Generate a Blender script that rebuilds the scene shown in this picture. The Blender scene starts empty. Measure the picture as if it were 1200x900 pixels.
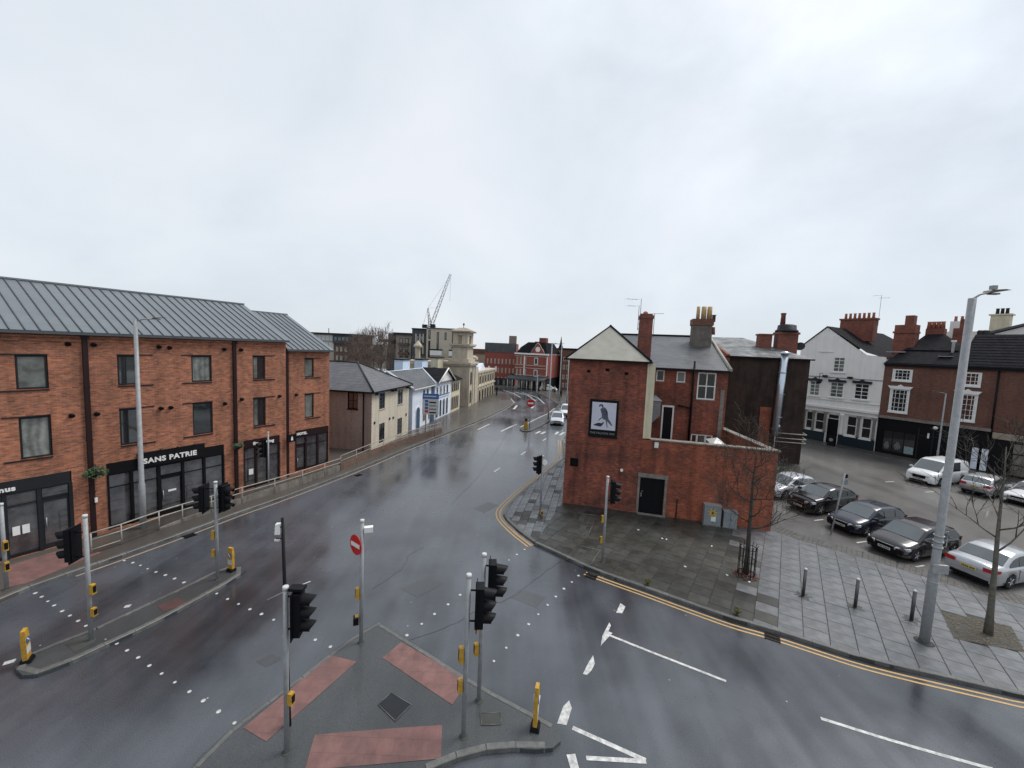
import bpy, bmesh, math, random
from mathutils import Vector, Matrix
R = math.radians
random.seed(7)
sc = bpy.context.scene
# ------------------------------------------------------------------ camera
FPX, PITCH, ROLL, HCAM = 470.0, R(5.0), R(2.45), 9.5
cam_d = bpy.data.cameras.new('camera'); cam = bpy.data.objects.new('camera', cam_d)
sc.collection.objects.link(cam); sc.camera = cam
cam_d.sensor_width = 36; cam_d.lens = 36*FPX/1200; cam_d.clip_end = 5000; cam_d.clip_start = .05
cam.matrix_world = Matrix.Translation((0, 0, HCAM)) @ Matrix.Rotation(R(90)-PITCH, 4, 'X') @ Matrix.Rotation(ROLL, 4, 'Z')
# ------------------------------------------------------------------ sky and sun (overcast, bright to the upper right)
w = bpy.data.worlds.new('World'); sc.world = w; w.use_nodes = True
nt = w.node_tree; N = nt.nodes; L = nt.links; N.clear()
out = N.new('ShaderNodeOutputWorld'); bg = N.new('ShaderNodeBackground'); bg.inputs['Strength'].default_value = .12
SUN_EL, SUN_AZ = R(56), R(66)      # azimuth clockwise from +Y
sky = N.new('ShaderNodeTexSky'); sky.sky_type = 'NISHITA'; sky.sun_disc = False
sky.sun_elevation = SUN_EL; sky.sun_rotation = SUN_AZ
tc = N.new('ShaderNodeTexCoord')
mp = N.new('ShaderNodeMapping'); mp.inputs['Scale'].default_value = (1.0, 1.0, 1.5)
L.new(tc.outputs['Generated'], mp.inputs['Vector'])
n1 = N.new('ShaderNodeTexNoise'); n1.inputs['Scale'].default_value = 1.9; n1.inputs['Detail'].default_value = 7; n1.inputs['Roughness'].default_value = .5; n1.inputs['Distortion'].default_value = .35
L.new(mp.outputs[0], n1.inputs['Vector'])
rp = N.new('ShaderNodeValToRGB'); L.new(n1.outputs['Fac'], rp.inputs[0])
e = rp.color_ramp.elements
K = 1/.12
e[0].position = .33; e[0].color = (.53*K, .58*K, .635*K, 1)
e[1].position = .70; e[1].color = (.69*K, .715*K, .755*K, 1)
m = e.new(.5); m.color = (.61*K, .655*K, .70*K, 1)
# the thinner, brighter cloud where the sun stands behind it
sd = Vector((math.sin(SUN_AZ)*math.cos(SUN_EL), math.cos(SUN_AZ)*math.cos(SUN_EL), math.sin(SUN_EL)))
dt = N.new('ShaderNodeVectorMath'); dt.operation = 'DOT_PRODUCT'; dt.inputs[1].default_value = sd
nrm = N.new('ShaderNodeVectorMath'); nrm.operation = 'NORMALIZE'; L.new(tc.outputs['Generated'], nrm.inputs[0]); L.new(nrm.outputs[0], dt.inputs[0])
mr = N.new('ShaderNodeMapRange'); mr.inputs['From Min'].default_value = .45; mr.inputs['From Max'].default_value = 1.0
mr.inputs['To Min'].default_value = 0; mr.inputs['To Max'].default_value = .22; mr.interpolation_type = 'SMOOTHSTEP'
L.new(dt.outputs['Value'], mr.inputs['Value'])
n2 = N.new('ShaderNodeTexNoise'); n2.inputs['Scale'].default_value = 4.2; n2.inputs['Detail'].default_value = 6; n2.inputs['Roughness'].default_value = .55
L.new(mp.outputs[0], n2.inputs['Vector'])
mr2 = N.new('ShaderNodeMapRange'); mr2.inputs['From Min'].default_value = .36; mr2.inputs['From Max'].default_value = .66; L.new(n2.outputs['Fac'], mr2.inputs['Value'])
mm = N.new('ShaderNodeMath'); mm.operation = 'MULTIPLY_ADD'; mm.inputs[2].default_value = 1.0
L.new(mr.outputs[0], mm.inputs[0]); L.new(mr2.outputs[0], mm.inputs[1])
vs = N.new('ShaderNodeVectorMath'); vs.operation = 'SCALE'; L.new(rp.outputs[0], vs.inputs[0]); L.new(mm.outputs[0], vs.inputs['Scale'])
mx = N.new('ShaderNodeMixRGB'); mx.inputs[0].default_value = .92
L.new(sky.outputs[0], mx.inputs[1]); L.new(vs.outputs[0], mx.inputs[2]); L.new(mx.outputs[0], bg.inputs['Color']); L.new(bg.outputs[0], out.inputs['Surface'])
sun_d = bpy.data.lights.new('sun', 'SUN'); sun_d.energy = 2.1; sun_d.angle = R(25); sun_d.color = (1, .965, .92)
sun = bpy.data.objects.new('sun', sun_d); sc.collection.objects.link(sun)
sun.rotation_euler = (-sd).to_track_quat('-Z', 'Y').to_euler()
sc.view_settings.view_transform = 'Standard'; sc.view_settings.look = 'None'; sc.view_settings.exposure = 0.36; sc.view_settings.gamma = 1
sc.cycles.max_bounces = 6; sc.cycles.diffuse_bounces = 3; sc.cycles.glossy_bounces = 3; sc.cycles.transparent_max_bounces = 6

# ------------------------------------------------------------------ locating helpers (photo pixel -> point of the place)
def ray(u, v):
    a = (u-600)/FPX; b = -(v-450)/FPX
    x = a*math.cos(ROLL)-b*math.sin(ROLL); z = a*math.sin(ROLL)+b*math.cos(ROLL)
    return Vector((x, math.cos(PITCH)+z*math.sin(PITCH), -math.sin(PITCH)+z*math.cos(PITCH)))
def G(u, v, z=0.0):                      # point of height z seen at a pixel
    r = ray(u, v); t = (z-HCAM)/r.z; return Vector((r.x*t, r.y*t, z))
def AT(u, v, Y):                         # point at distance Y seen at a pixel
    r = ray(u, v); t = Y/r.y; return Vector((r.x*t, Y, HCAM+r.z*t))
class Frame:                             # local x along a facade, local y into the building
    def __init__(s, ax, ay, ang):
        s.a = Vector((ax, ay)); s.d = Vector((math.sin(R(ang)), math.cos(R(ang)))); s.n = Vector((-s.d.y, s.d.x))
        s.rz = math.atan2(s.d.y, s.d.x)
    def sz(s, u, v, off=0.0):
        r = ray(u, v); q = Vector((r.x, r.y)); t = (s.a@s.n+off)/(q@s.n); p = q*t
        return (p-s.a)@s.d, HCAM+r.z*t
    def w(s, x, y, z=0.0):
        p = s.a+s.d*x+s.n*y; return Vector((p.x, p.y, z))
    def root(s, name, label, cat, group=None):
        return thing(name, label, cat, (s.a.x, s.a.y, 0), s.rz, group)

# ------------------------------------------------------------------ object helpers
C = sc.collection
def tag(o, label=None, cat=None, group=None, kind=None):
    if label: o['label'] = label
    if cat: o['category'] = cat
    if group: o['group'] = group
    if kind: o['kind'] = kind
    return o
def thing(name, label, cat, loc=(0, 0, 0), rz=0, group=None):
    o = bpy.data.objects.new(name, None); C.objects.link(o); o.empty_display_size = .3
    o.location = loc; o.rotation_euler = (0, 0, rz); return tag(o, label, cat, group)
def link(name, me, mat=None, parent=None, loc=None, rz=0):
    o = bpy.data.objects.new(name, me); C.objects.link(o)
    if mat is not None and not me.materials:
        for m_ in (mat if isinstance(mat, (list, tuple)) else [mat]): me.materials.append(m_)
    if parent: o.parent = parent
    if loc is not None: o.location = loc
    if rz: o.rotation_euler = (0, 0, rz)
    return o
def copy_tree(o, parent=None):
    c = o.copy(); C.objects.link(c); c.parent = parent
    for ch in list(o.children): copy_tree(ch, c)
    return c
class MB:
    def __init__(s): s.v = []; s.f = []; s.mi = []; s.sm = []
    def add(s, vs, fs, mi=0, smooth=False):
        b = len(s.v); s.v += [tuple(p) for p in vs]
        for f in fs: s.f.append([b+i for i in f]); s.mi.append(mi); s.sm.append(smooth)
        return s
    def quad(s, a, b, c, d, mi=0): return s.add([a, b, c, d], [(0, 1, 2, 3)], mi)
    def box(s, x0, x1, y0, y1, z0, z1, mi=0):
        if x0 > x1: x0, x1 = x1, x0
        if y0 > y1: y0, y1 = y1, y0
        if z0 > z1: z0, z1 = z1, z0
        v = [(x0,y0,z0),(x1,y0,z0),(x1,y1,z0),(x0,y1,z0),(x0,y0,z1),(x1,y0,z1),(x1,y1,z1),(x0,y1,z1)]
        return s.add(v, [(0,3,2,1),(4,5,6,7),(0,1,5,4),(1,2,6,5),(2,3,7,6),(3,0,4,7)], mi)
    def cbox(s, cx, cy, z0, sx, sy, sz, rz=0, mi=0, taper=1.0):
        c, sn = math.cos(rz), math.sin(rz); vs = []
        for k, (zz, t) in enumerate(((z0, 1), (z0+sz, taper))):
            for px, py in ((-1,-1),(1,-1),(1,1),(-1,1)):
                x, y = px*sx/2*t, py*sy/2*t; vs.append((cx+x*c-y*sn, cy+x*sn+y*c, zz))
        return s.add(vs, [(0,3,2,1),(4,5,6,7),(0,1,5,4),(1,2,6,5),(2,3,7,6),(3,0,4,7)], mi)
    def prism(s, pts, z0, z1, mi=0):         # plan polygon (any order)
        a = sum(pts[i][0]*pts[(i+1)%len(pts)][1]-pts[(i+1)%len(pts)][0]*pts[i][1] for i in range(len(pts)))
        if a < 0: pts = pts[::-1]
        n = len(pts); vs = [(p[0], p[1], z0) for p in pts]+[(p[0], p[1], z1) for p in pts]
        fs = [tuple(range(n, 2*n)), tuple(range(n-1, -1, -1))]+[(i, (i+1)%n, n+(i+1)%n, n+i) for i in range(n)]
        return s.add(vs, fs, mi)
    def eprism(s, pts, y0, y1, mi=0):        # elevation polygon (x,z) extruded along y
        a = sum(pts[i][0]*pts[(i+1)%len(pts)][1]-pts[(i+1)%len(pts)][0]*pts[i][1] for i in range(len(pts)))
        if a < 0: pts = pts[::-1]
        n = len(pts); vs = [(p[0], y0, p[1]) for p in pts]+[(p[0], y1, p[1]) for p in pts]
        fs = [tuple(range(n)), tuple(range(2*n-1, n-1, -1))]+[(n+i, n+(i+1)%n, (i+1)%n, i) for i in range(n)]
        return s.add(vs, fs, mi)
    def tube(s, pts, rad, seg=8, mi=0, cap=True, smooth=True):
        pts = [Vector(p) for p in pts]; n = len(pts)
        if not isinstance(rad, (list, tuple)): rad = [rad]*n
        vs = []; prev = None
        for i, p in enumerate(pts):
            t = (pts[min(i+1, n-1)]-pts[max(i-1, 0)]).normalized()
            if prev is None:
                u = t.orthogonal().normalized()
            else:
                u = (prev-t*prev.dot(t)).normalized()
            prev = u; v_ = t.cross(u)
            for k in range(seg):
                a = 2*math.pi*k/seg; vs.append(p+(u*math.cos(a)+v_*math.sin(a))*rad[i])
        fs = []
        for i in range(n-1):
            for k in range(seg):
                fs.append((i*seg+k, i*seg+(k+1)%seg, (i+1)*seg+(k+1)%seg, (i+1)*seg+k))
        s.add(vs, fs, mi, smooth)
        if cap:
            b = len(s.v)-n*seg
            s.f.append([b+k for k in range(seg-1, -1, -1)]); s.mi.append(mi); s.sm.append(False)
            s.f.append([b+(n-1)*seg+k for k in range(seg)]); s.mi.append(mi); s.sm.append(False)
        return s
    def lathe(s, prof, cx=0, cy=0, seg=16, mi=0, smooth=True):   # prof (r,z)
        n = len(prof); vs = []
        for r, z in prof:
            for k in range(seg):
                a = 2*math.pi*k/seg; vs.append((cx+r*math.cos(a), cy+r*math.sin(a), z))
        fs = [(i*seg+k, i*seg+(k+1)%seg, (i+1)*seg+(k+1)%seg, (i+1)*seg+k) for i in range(n-1) for k in range(seg)]
        s.add(vs, fs, mi, smooth)
        b = len(s.v)-n*seg
        s.f.append([b+k for k in range(seg-1, -1, -1)]); s.mi.append(mi); s.sm.append(False)
        s.f.append([b+(n-1)*seg+k for k in range(seg)]); s.mi.append(mi); s.sm.append(False)
        return s
    def wall(s, x0, x1, z0, z1, y, holes=(), dep=.12, mi=0):     # facade facing -y with reveals
        xs = sorted({x0, x1, *[h[0] for h in holes], *[h[1] for h in holes]}); zs = sorted({z0, z1, *[h[2] for h in holes], *[h[3] for h in holes]})
        xs = [x for x in xs if x0-1e-6 <= x <= x1+1e-6]; zs = [z for z in zs if z0-1e-6 <= z <= z1+1e-6]
        for i in range(len(xs)-1):
            for j in range(len(zs)-1):
                mx_, mz = (xs[i]+xs[i+1])/2, (zs[j]+zs[j+1])/2
                if any(h[0] < mx_ < h[1] and h[2] < mz < h[3] for h in holes): continue
                s.quad((xs[i], y, zs[j]), (xs[i+1], y, zs[j]), (xs[i+1], y, zs[j+1]), (xs[i], y, zs[j+1]), mi)
        for a, b, c, d in holes:
            e_ = y+dep
            s.quad((a, y, c), (a, y, d), (a, e_, d), (a, e_, c), mi); s.quad((b, y, c), (b, e_, c), (b, e_, d), (b, y, d), mi)
            s.quad((a, y, c), (a, e_, c), (b, e_, c), (b, y, c), mi); s.quad((a, y, d), (b, y, d), (b, e_, d), (a, e_, d), mi)
        return s
    def mesh(s, name):
        me = bpy.data.meshes.new(name); me.from_pydata(s.v, [], s.f)
        for p, m_, k in zip(me.polygons, s.mi, s.sm): p.material_index = m_; p.use_smooth = k
        me.update(); return me
    def build(s, name, mat, parent=None, loc=None, rz=0): return link(name, s.mesh(name), mat, parent, loc, rz)
def B(x0, x1, y0, y1, z0, z1, name, mat, parent=None): return MB().box(x0, x1, y0, y1, z0, z1).build(name, mat, parent)

# ------------------------------------------------------------------ materials
MATS = {}
def mat(name, col, rough=.7, col2=None, scale=3.0, metal=0.0, bump=0.0, bscale=40.0, spec=.5, rnd=0.0, coat=0.0, rough2=None, rscale=.6, streak=0.0, detail=5, ior=1.5):
    m_ = bpy.data.materials.new(name); m_.use_nodes = True; t = m_.node_tree; n = t.nodes; l = t.links
    bs = n['Principled BSDF']; bs.inputs['Roughness'].default_value = rough; bs.inputs['Metallic'].default_value = metal
    bs.inputs['IOR'].default_value = ior; bs.inputs['Specular IOR Level'].default_value = spec; bs.inputs['Coat Weight'].default_value = coat
    tc_ = n.new('ShaderNodeTexCoord')
    base = None
    c2 = col2 or tuple(c*.8 for c in col)
    nz = n.new('ShaderNodeTexNoise'); nz.inputs['Scale'].default_value = scale; nz.inputs['Detail'].default_value = detail; nz.inputs['Roughness'].default_value = .6
    l.new(tc_.outputs['Object'], nz.inputs['Vector'])
    r_ = n.new('ShaderNodeValToRGB'); r_.color_ramp.elements[0].position = .35; r_.color_ramp.elements[1].position = .65
    r_.color_ramp.elements[0].color = (*c2, 1); r_.color_ramp.elements[1].color = (*col, 1)
    l.new(nz.outputs['Fac'], r_.inputs[0]); base = r_.outputs[0]
    if streak:
        mp_ = n.new('ShaderNodeMapping'); mp_.inputs['Scale'].default_value = (2.2, 2.2, .18); l.new(tc_.outputs['Object'], mp_.inputs[0])
        ns = n.new('ShaderNodeTexNoise'); ns.inputs['Scale'].default_value = 1.6; ns.inputs['Detail'].default_value = 6; l.new(mp_.outputs[0], ns.inputs['Vector'])
        rr = n.new('ShaderNodeMapRange'); rr.inputs['From Min'].default_value = .45; rr.inputs['From Max'].default_value = .7; rr.inputs['To Min'].default_value = 1; rr.inputs['To Max'].default_value = 1-streak
        l.new(ns.outputs['Fac'], rr.inputs['Value'])
        sc_ = n.new('ShaderNodeVectorMath'); sc_.operation = 'SCALE'; l.new(base, sc_.inputs[0]); l.new(rr.outputs[0], sc_.inputs['Scale']); base = sc_.outputs[0]
    if rnd:
        oi = n.new('ShaderNodeObjectInfo'); rr = n.new('ShaderNodeMapRange'); rr.inputs['To Min'].default_value = 1-rnd; rr.inputs['To Max'].default_value = 1+rnd
        l.new(oi.outputs['Random'], rr.inputs['Value'])
        sc_ = n.new('ShaderNodeVectorMath'); sc_.operation = 'SCALE'; l.new(base, sc_.inputs[0]); l.new(rr.outputs[0], sc_.inputs['Scale']); base = sc_.outputs[0]
    l.new(base, bs.inputs['Base Color'])
    if rough2 is not None:
        g_ = n.new('ShaderNodeNewGeometry')
        nr = n.new('ShaderNodeTexNoise'); nr.inputs['Scale'].default_value = rscale; nr.inputs['Detail'].default_value = 6; nr.inputs['Roughness'].default_value = .6
        l.new(g_.outputs['Position'], nr.inputs['Vector'])
        rr = n.new('ShaderNodeMapRange'); rr.inputs['From Min'].default_value = .35; rr.inputs['From Max'].default_value = .65; rr.inputs['To Min'].default_value = rough; rr.inputs['To Max'].default_value = rough2
        l.new(nr.outputs['Fac'], rr.inputs['Value']); l.new(rr.outputs[0], bs.inputs['Roughness'])
    if bump:
        nb = n.new('ShaderNodeTexNoise'); nb.inputs['Scale'].default_value = bscale; nb.inputs['Detail'].default_value = 4; l.new(tc_.outputs['Object'], nb.inputs['Vector'])
        bp = n.new('ShaderNodeBump'); bp.inputs['Strength'].default_value = bump; bp.inputs['Distance'].default_value = .02
        l.new(nb.outputs['Fac'], bp.inputs['Height']); l.new(bp.outputs[0], bs.inputs['Normal'])
    MATS[name] = m_; return m_
def brick(name, ca, cb, mortar, bw=.225, rh=.075, dirt=.25, dirtcol=(.03, .025, .022), rough=.75, dscale=.5, msize=.011, blotch=None, vary=.2, plan=False, streak=.15):
    m_ = bpy.data.materials.new(name); m_.use_nodes = True; t = m_.node_tree; n = t.nodes; l = t.links
    bs = n['Principled BSDF']; bs.inputs['Roughness'].default_value = rough; bs.inputs['Specular IOR Level'].default_value = .3
    tc_ = n.new('ShaderNodeTexCoord'); sp = n.new('ShaderNodeSeparateXYZ'); l.new(tc_.outputs['Object'], sp.inputs[0])
    ad = n.new('ShaderNodeMath'); ad.operation = 'ADD'; l.new(sp.outputs[0], ad.inputs[0]); l.new(sp.outputs[1], ad.inputs[1])
    cb_ = n.new('ShaderNodeCombineXYZ'); l.new(sp.outputs[0] if plan else ad.outputs[0], cb_.inputs[0]); l.new(sp.outputs[1] if plan else sp.outputs[2], cb_.inputs[1])
    br = n.new('ShaderNodeTexBrick'); br.inputs['Scale'].default_value = 1; br.inputs['Brick Width'].default_value = bw; br.inputs['Row Height'].default_value = rh
    br.inputs['Mortar Size'].default_value = msize; br.inputs['Mortar Smooth'].default_value = .2; br.inputs['Bias'].default_value = -.1
    br.inputs['Color1'].default_value = (*ca, 1); br.inputs['Color2'].default_value = (*cb, 1); br.inputs['Mortar'].default_value = (*mortar, 1)
    l.new(cb_.outputs[0], br.inputs['Vector'])
    # single odd bricks: coarse value noise stretched to brick shape
    mp_ = n.new('ShaderNodeMapping'); mp_.inputs['Scale'].default_value = (1/bw*.9, 1/rh*.9, 1); l.new(cb_.outputs[0], mp_.inputs[0])
    nz = n.new('ShaderNodeTexNoise'); nz.inputs['Scale'].default_value = 1.0; nz.inputs['Detail'].default_value = 2; l.new(mp_.outputs[0], nz.inputs['Vector'])
    r1 = n.new('ShaderNodeMapRange'); r1.inputs['From Min'].default_value = .3; r1.inputs['From Max'].default_value = .7; r1.inputs['To Min'].default_value = 1-vary; r1.inputs['To Max'].default_value = 1+vary*.95
    l.new(nz.outputs['Fac'], r1.inputs['Value'])
    s1 = n.new('ShaderNodeVectorMath'); s1.operation = 'SCALE'; l.new(br.outputs['Color'], s1.inputs[0]); l.new(r1.outputs[0], s1.inputs['Scale'])
    nd = n.new('ShaderNodeTexNoise'); nd.inputs['Scale'].default_value = dscale; nd.inputs['Detail'].default_value = 8; nd.inputs['Roughness'].default_value = .65; l.new(tc_.outputs['Object'], nd.inputs['Vector'])
    r2 = n.new('ShaderNodeMapRange'); r2.inputs['From Min'].default_value = .42; r2.inputs['From Max'].default_value = .72; r2.inputs['To Min'].default_value = 0; r2.inputs['To Max'].default_value = dirt; l.new(nd.outputs['Fac'], r2.inputs['Value'])
    mxx = n.new('ShaderNodeMixRGB'); mxx.inputs[2].default_value = (*dirtcol, 1); l.new(r2.outputs[0], mxx.inputs[0]); l.new(s1.outputs[0], mxx.inputs[1])
    last = mxx.outputs[0]
    if blotch:                       # patches of paler, spalled brick
        nb_ = n.new('ShaderNodeTexNoise'); nb_.inputs['Scale'].default_value = 2.2; nb_.inputs['Detail'].default_value = 9; nb_.inputs['Roughness'].default_value = .75; l.new(mp_.outputs[0], nb_.inputs['Vector'])
        nb_.inputs['Scale'].default_value = .35
        r3 = n.new('ShaderNodeMapRange'); r3.inputs['From Min'].default_value = .6; r3.inputs['From Max'].default_value = .68; r3.inputs['To Max'].default_value = .55; l.new(nb_.outputs['Fac'], r3.inputs['Value'])
        m3 = n.new('ShaderNodeMixRGB'); m3.inputs[2].default_value = (*blotch, 1); l.new(r3.outputs[0], m3.inputs[0]); l.new(last, m3.inputs[1]); last = m3.outputs[0]
    if streak:
        mq = n.new('ShaderNodeMapping'); mq.inputs['Scale'].default_value = (1.7, 1.7, .12); l.new(tc_.outputs['Object'], mq.inputs[0])
        ns = n.new('ShaderNodeTexNoise'); ns.inputs['Scale'].default_value = 1.5; ns.inputs['Detail'].default_value = 7; l.new(mq.outputs[0], ns.inputs['Vector'])
        rs_ = n.new('ShaderNodeMapRange'); rs_.inputs['From Min'].default_value = .48; rs_.inputs['From Max'].default_value = .68; rs_.inputs['To Min'].default_value = 1; rs_.inputs['To Max'].default_value = 1-streak; l.new(ns.outputs['Fac'], rs_.inputs['Value'])
        ss_ = n.new('ShaderNodeVectorMath'); ss_.operation = 'SCALE'; l.new(last, ss_.inputs[0]); l.new(rs_.outputs[0], ss_.inputs['Scale']); last = ss_.outputs[0]
    l.new(last, bs.inputs['Base Color'])
    bp = n.new('ShaderNodeBump'); bp.inputs['Strength'].default_value = .5; bp.inputs['Distance'].default_value = .008; bp.invert = True
    l.new(br.outputs['Fac'], bp.inputs['Height']); l.new(bp.outputs[0], bs.inputs['Normal'])
    MATS[name] = m_; return m_
def slate(name, ca, cb, rw=.3, rh=.2, rough=.42, lichen=None, axis='y'):
    m_ = brick(name, ca, cb, tuple(c*.35 for c in ca), rw, rh, .35, lichen or (.02, .02, .022), rough, .8, .012)
    m_.node_tree.nodes['Principled BSDF'].inputs['Specular IOR Level'].default_value = .5
    return m_
M_brickA = brick('orange_brick', (.50, .165, .080), (.24, .075, .044), (.30, .205, .15), dirt=.5, vary=.26, blotch=(.46, .24, .15), streak=.22)
M_brickP = brick('pub_red_brick', (.38, .082, .044), (.16, .038, .028), (.19, .12, .09), dirt=.8, dscale=.8, blotch=(.40, .24, .18), streak=.35)
M_brickY = brick('yard_red_brick', (.43, .098, .046), (.26, .055, .032), (.2, .12, .08), dirt=.85, dscale=.7, blotch=(.46, .26, .17), streak=.3)
M_brickR = brick('old_brown_brick', (.19, .072, .05), (.13, .052, .04), (.13, .09, .07), dirt=.4, dscale=.4)
M_brickC = brick('chimney_red_brick', (.29, .07, .04), (.15, .042, .03), (.16, .11, .09), dirt=.4, dscale=1.1)
M_brickD = brick('far_red_brick', (.36, .06, .045), (.28, .05, .04), (.2, .12, .1), dirt=.3)
M_brickBrown = brick('ramp_brown_brick', (.16, .09, .065), (.12, .07, .055), (.2, .16, .13), dirt=.35)
M_brickS = brick('side_buff_brick', (.33, .255, .225), (.28, .215, .19), (.32, .28, .25), dirt=.25, vary=.12)
M_brickCr = brick('cream_brick', (.66, .60, .48), (.60, .54, .43), (.52, .48, .41), dirt=.14, dirtcol=(.22, .18, .14), vary=.1)
M_slateB = slate('grey_slate', (.115, .115, .125), (.09, .09, .10))
M_slateD = slate('dark_slate', (.022, .022, .026), (.015, .015, .018), rough=.85)
M_slateD.node_tree.nodes['Principled BSDF'].inputs['Specular IOR Level'].default_value = .06
M_slateP = slate('pub_slate', (.065, .070, .082), (.045, .050, .060), lichen=(.17, .175, .14))
M_slateW = brick('worn_slate', (.13, .135, .14), (.07, .072, .08), (.03, .03, .03), .3, .2, .75, (.36, .37, .36), .5, 1.1, .012, vary=.6)
M_zinc = mat('zinc_roof', (.185, .205, .22), .42, (.155, .175, .19), 1.2, metal=.35, rnd=.04)
M_zincD = mat('zinc_trim', (.07, .08, .09), .5)
M_dark = mat('dark_grey_paint', (.016, .018, .022), .5, spec=.3)
M_black = mat('black_paint', (.005, .005, .007), .55, spec=.2)
M_brown = mat('brown_downpipe', (.022, .009, .010), .55, spec=.25)
M_glass = mat('window_glass', (.02, .024, .028), .04, (.014, .017, .02), .7, spec=.8, ior=1.9)
M_glassS = mat('shop_glass', (.022, .022, .026), .05, (.10, .096, .10), 1.3, spec=.7, ior=1.9)  # pale noise patches in the base colour stand in for street reflections
M_glassC = mat('curtained_glass', (.20, .21, .19), .12, (.07, .075, .07), 1.6, spec=.6)
def curtain(name, c1, c2):
    m_ = mat(name, c1, .12, c2, 2.0, spec=.6, ior=1.7); t = m_.node_tree; n = t.nodes; l = t.links; bs = n['Principled BSDF']
    src = bs.inputs['Base Color'].links[0].from_socket; w_ = n.new('ShaderNodeTexWave'); w_.inputs['Scale'].default_value = 1.3; w_.inputs['Distortion'].default_value = 4.5; l.new(n['Texture Coordinate'].outputs['Object'], w_.inputs['Vector'])
    q = n.new('ShaderNodeMapRange'); q.inputs['To Min'].default_value = .72; q.inputs['To Max'].default_value = 1.12; l.new(w_.outputs['Fac'], q.inputs['Value'])
    v_ = n.new('ShaderNodeVectorMath'); v_.operation = 'SCALE'; l.new(src, v_.inputs[0]); l.new(q.outputs[0], v_.inputs['Scale']); l.new(v_.outputs[0], bs.inputs['Base Color']); return m_
M_curt = curtain('folded_curtain', (.24, .25, .23), (.10, .11, .10))
M_blind = mat('blind_behind_glass', (.30, .32, .30), .15, (.22, .24, .23), 2.0)
M_white = mat('white_paint', (.78, .78, .76), .45, (.68, .68, .66), 3)
M_render = mat('white_render', (.78, .755, .73), .8, (.72, .695, .67), .8, streak=.07)
M_cream = mat('cream_paint', (.66, .60, .44), .6, (.56, .50, .36), 1.5, streak=.15)
M_lead = mat('pale_felt_roof', (.34, .335, .285), .75, (.29, .285, .245), 1.6, streak=.08)
M_stone = mat('cream_stone', (.52, .46, .36), .85, (.40, .35, .28), .9, bump=.2, bscale=8, streak=.22)
M_stoneD = mat('brown_stone', (.36, .30, .24), .85, (.28, .23, .185), .8, streak=.2)
M_darkr = mat('dark_tarred_render', (.058, .040, .033), .9, (.034, .026, .024), 1.0, bump=.3, bscale=20, streak=.3, spec=.12)
M_steel = mat('galvanised_steel', (.42, .43, .44), .45, (.34, .35, .36), 5, metal=.45)
M_pole = mat('grey_painted_pole', (.30, .31, .325), .5, (.235, .245, .25), 7)
M_flue = mat('shiny_flue_steel', (.55, .60, .66), .28, (.48, .53, .6), 2, metal=.8)
M_yellow = mat('signal_yellow', (.52, .30, .025), .5, (.36, .20, .03), 9)
M_yellowL = mat('yellow_line_paint', (.55, .33, .10), .6, (.40, .27, .13), 9)
M_wline = mat('white_line_paint', (.62, .62, .60), .6, (.30, .30, .30), 7, detail=9)
M_tan = mat('tan_line_paint', (.38, .27, .19), .6, (.26, .2, .16), 9)
M_red = mat('sign_red', (.55, .02, .02), .4)
M_blue = mat('sign_blue', (.03, .12, .38), .4)
M_terr = mat('terracotta_pot', (.40, .15, .08), .8, (.28, .10, .06), 6)
M_buff = mat('buff_clay_pot', (.48, .32, .14), .8, (.36, .24, .12), 6)
M_cement = mat('cement', (.24, .215, .19), .9, (.15, .135, .12), 4)
M_grass = mat('moss', (.07, .09, .035), .95, (.04, .055, .025), 8)
M_leaf = mat('basket_leaf', (.05, .13, .05), .6, (.03, .07, .03), 6, rnd=.2)
M_bark = mat('wet_bark', (.055, .046, .036), .8, (.03, .028, .022), 9, bump=.5, bscale=30)
M_barkP = mat('pale_bark', (.13, .12, .095), .8, (.075, .07, .058), 8, bump=.5, bscale=30)
M_twig = mat('brown_twig', (.15, .105, .085), .9, (.10, .075, .062), 2)
M_shutter = mat('pale_panel', (.55, .56, .56), .6)
M_bluep = mat('pale_blue_render', (.62, .72, .86), .7, (.54, .64, .78), 1.5)
M_bluew = mat('bluish_white_render', (.76, .80, .88), .7, (.58, .64, .72), 1.5)
M_blued = mat('blue_trim', (.035, .075, .14), .6)
M_navy = mat('dark_blue_green_paint', (.010, .022, .032), .4)
M_conc = mat('stained_concrete', (.21, .19, .165), .85, (.12, .105, .09), 1.5, streak=.45)
M_rub = mat('tyre_rubber', (.012, .012, .013), .8)
M_metal = mat('alloy_rim', (.50, .51, .53), .3, metal=.8)
M_carglass = mat('car_glass', (.045, .058, .066), .04, spec=.9, ior=1.75)
M_plateW = mat('white_plate', (.7, .7, .68), .4); M_plateY = mat('yellow_plate', (.65, .52, .12), .4)
M_lamp = mat('headlamp_glass', (.55, .57, .6), .12, (.3, .32, .34), 9); M_tail = mat('tail_lamp', (.42, .02, .02), .15)
M_gtwo = mat('grey_cabinet', (.24, .27, .29), .5, (.2, .225, .24), 3, streak=.12)
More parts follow.
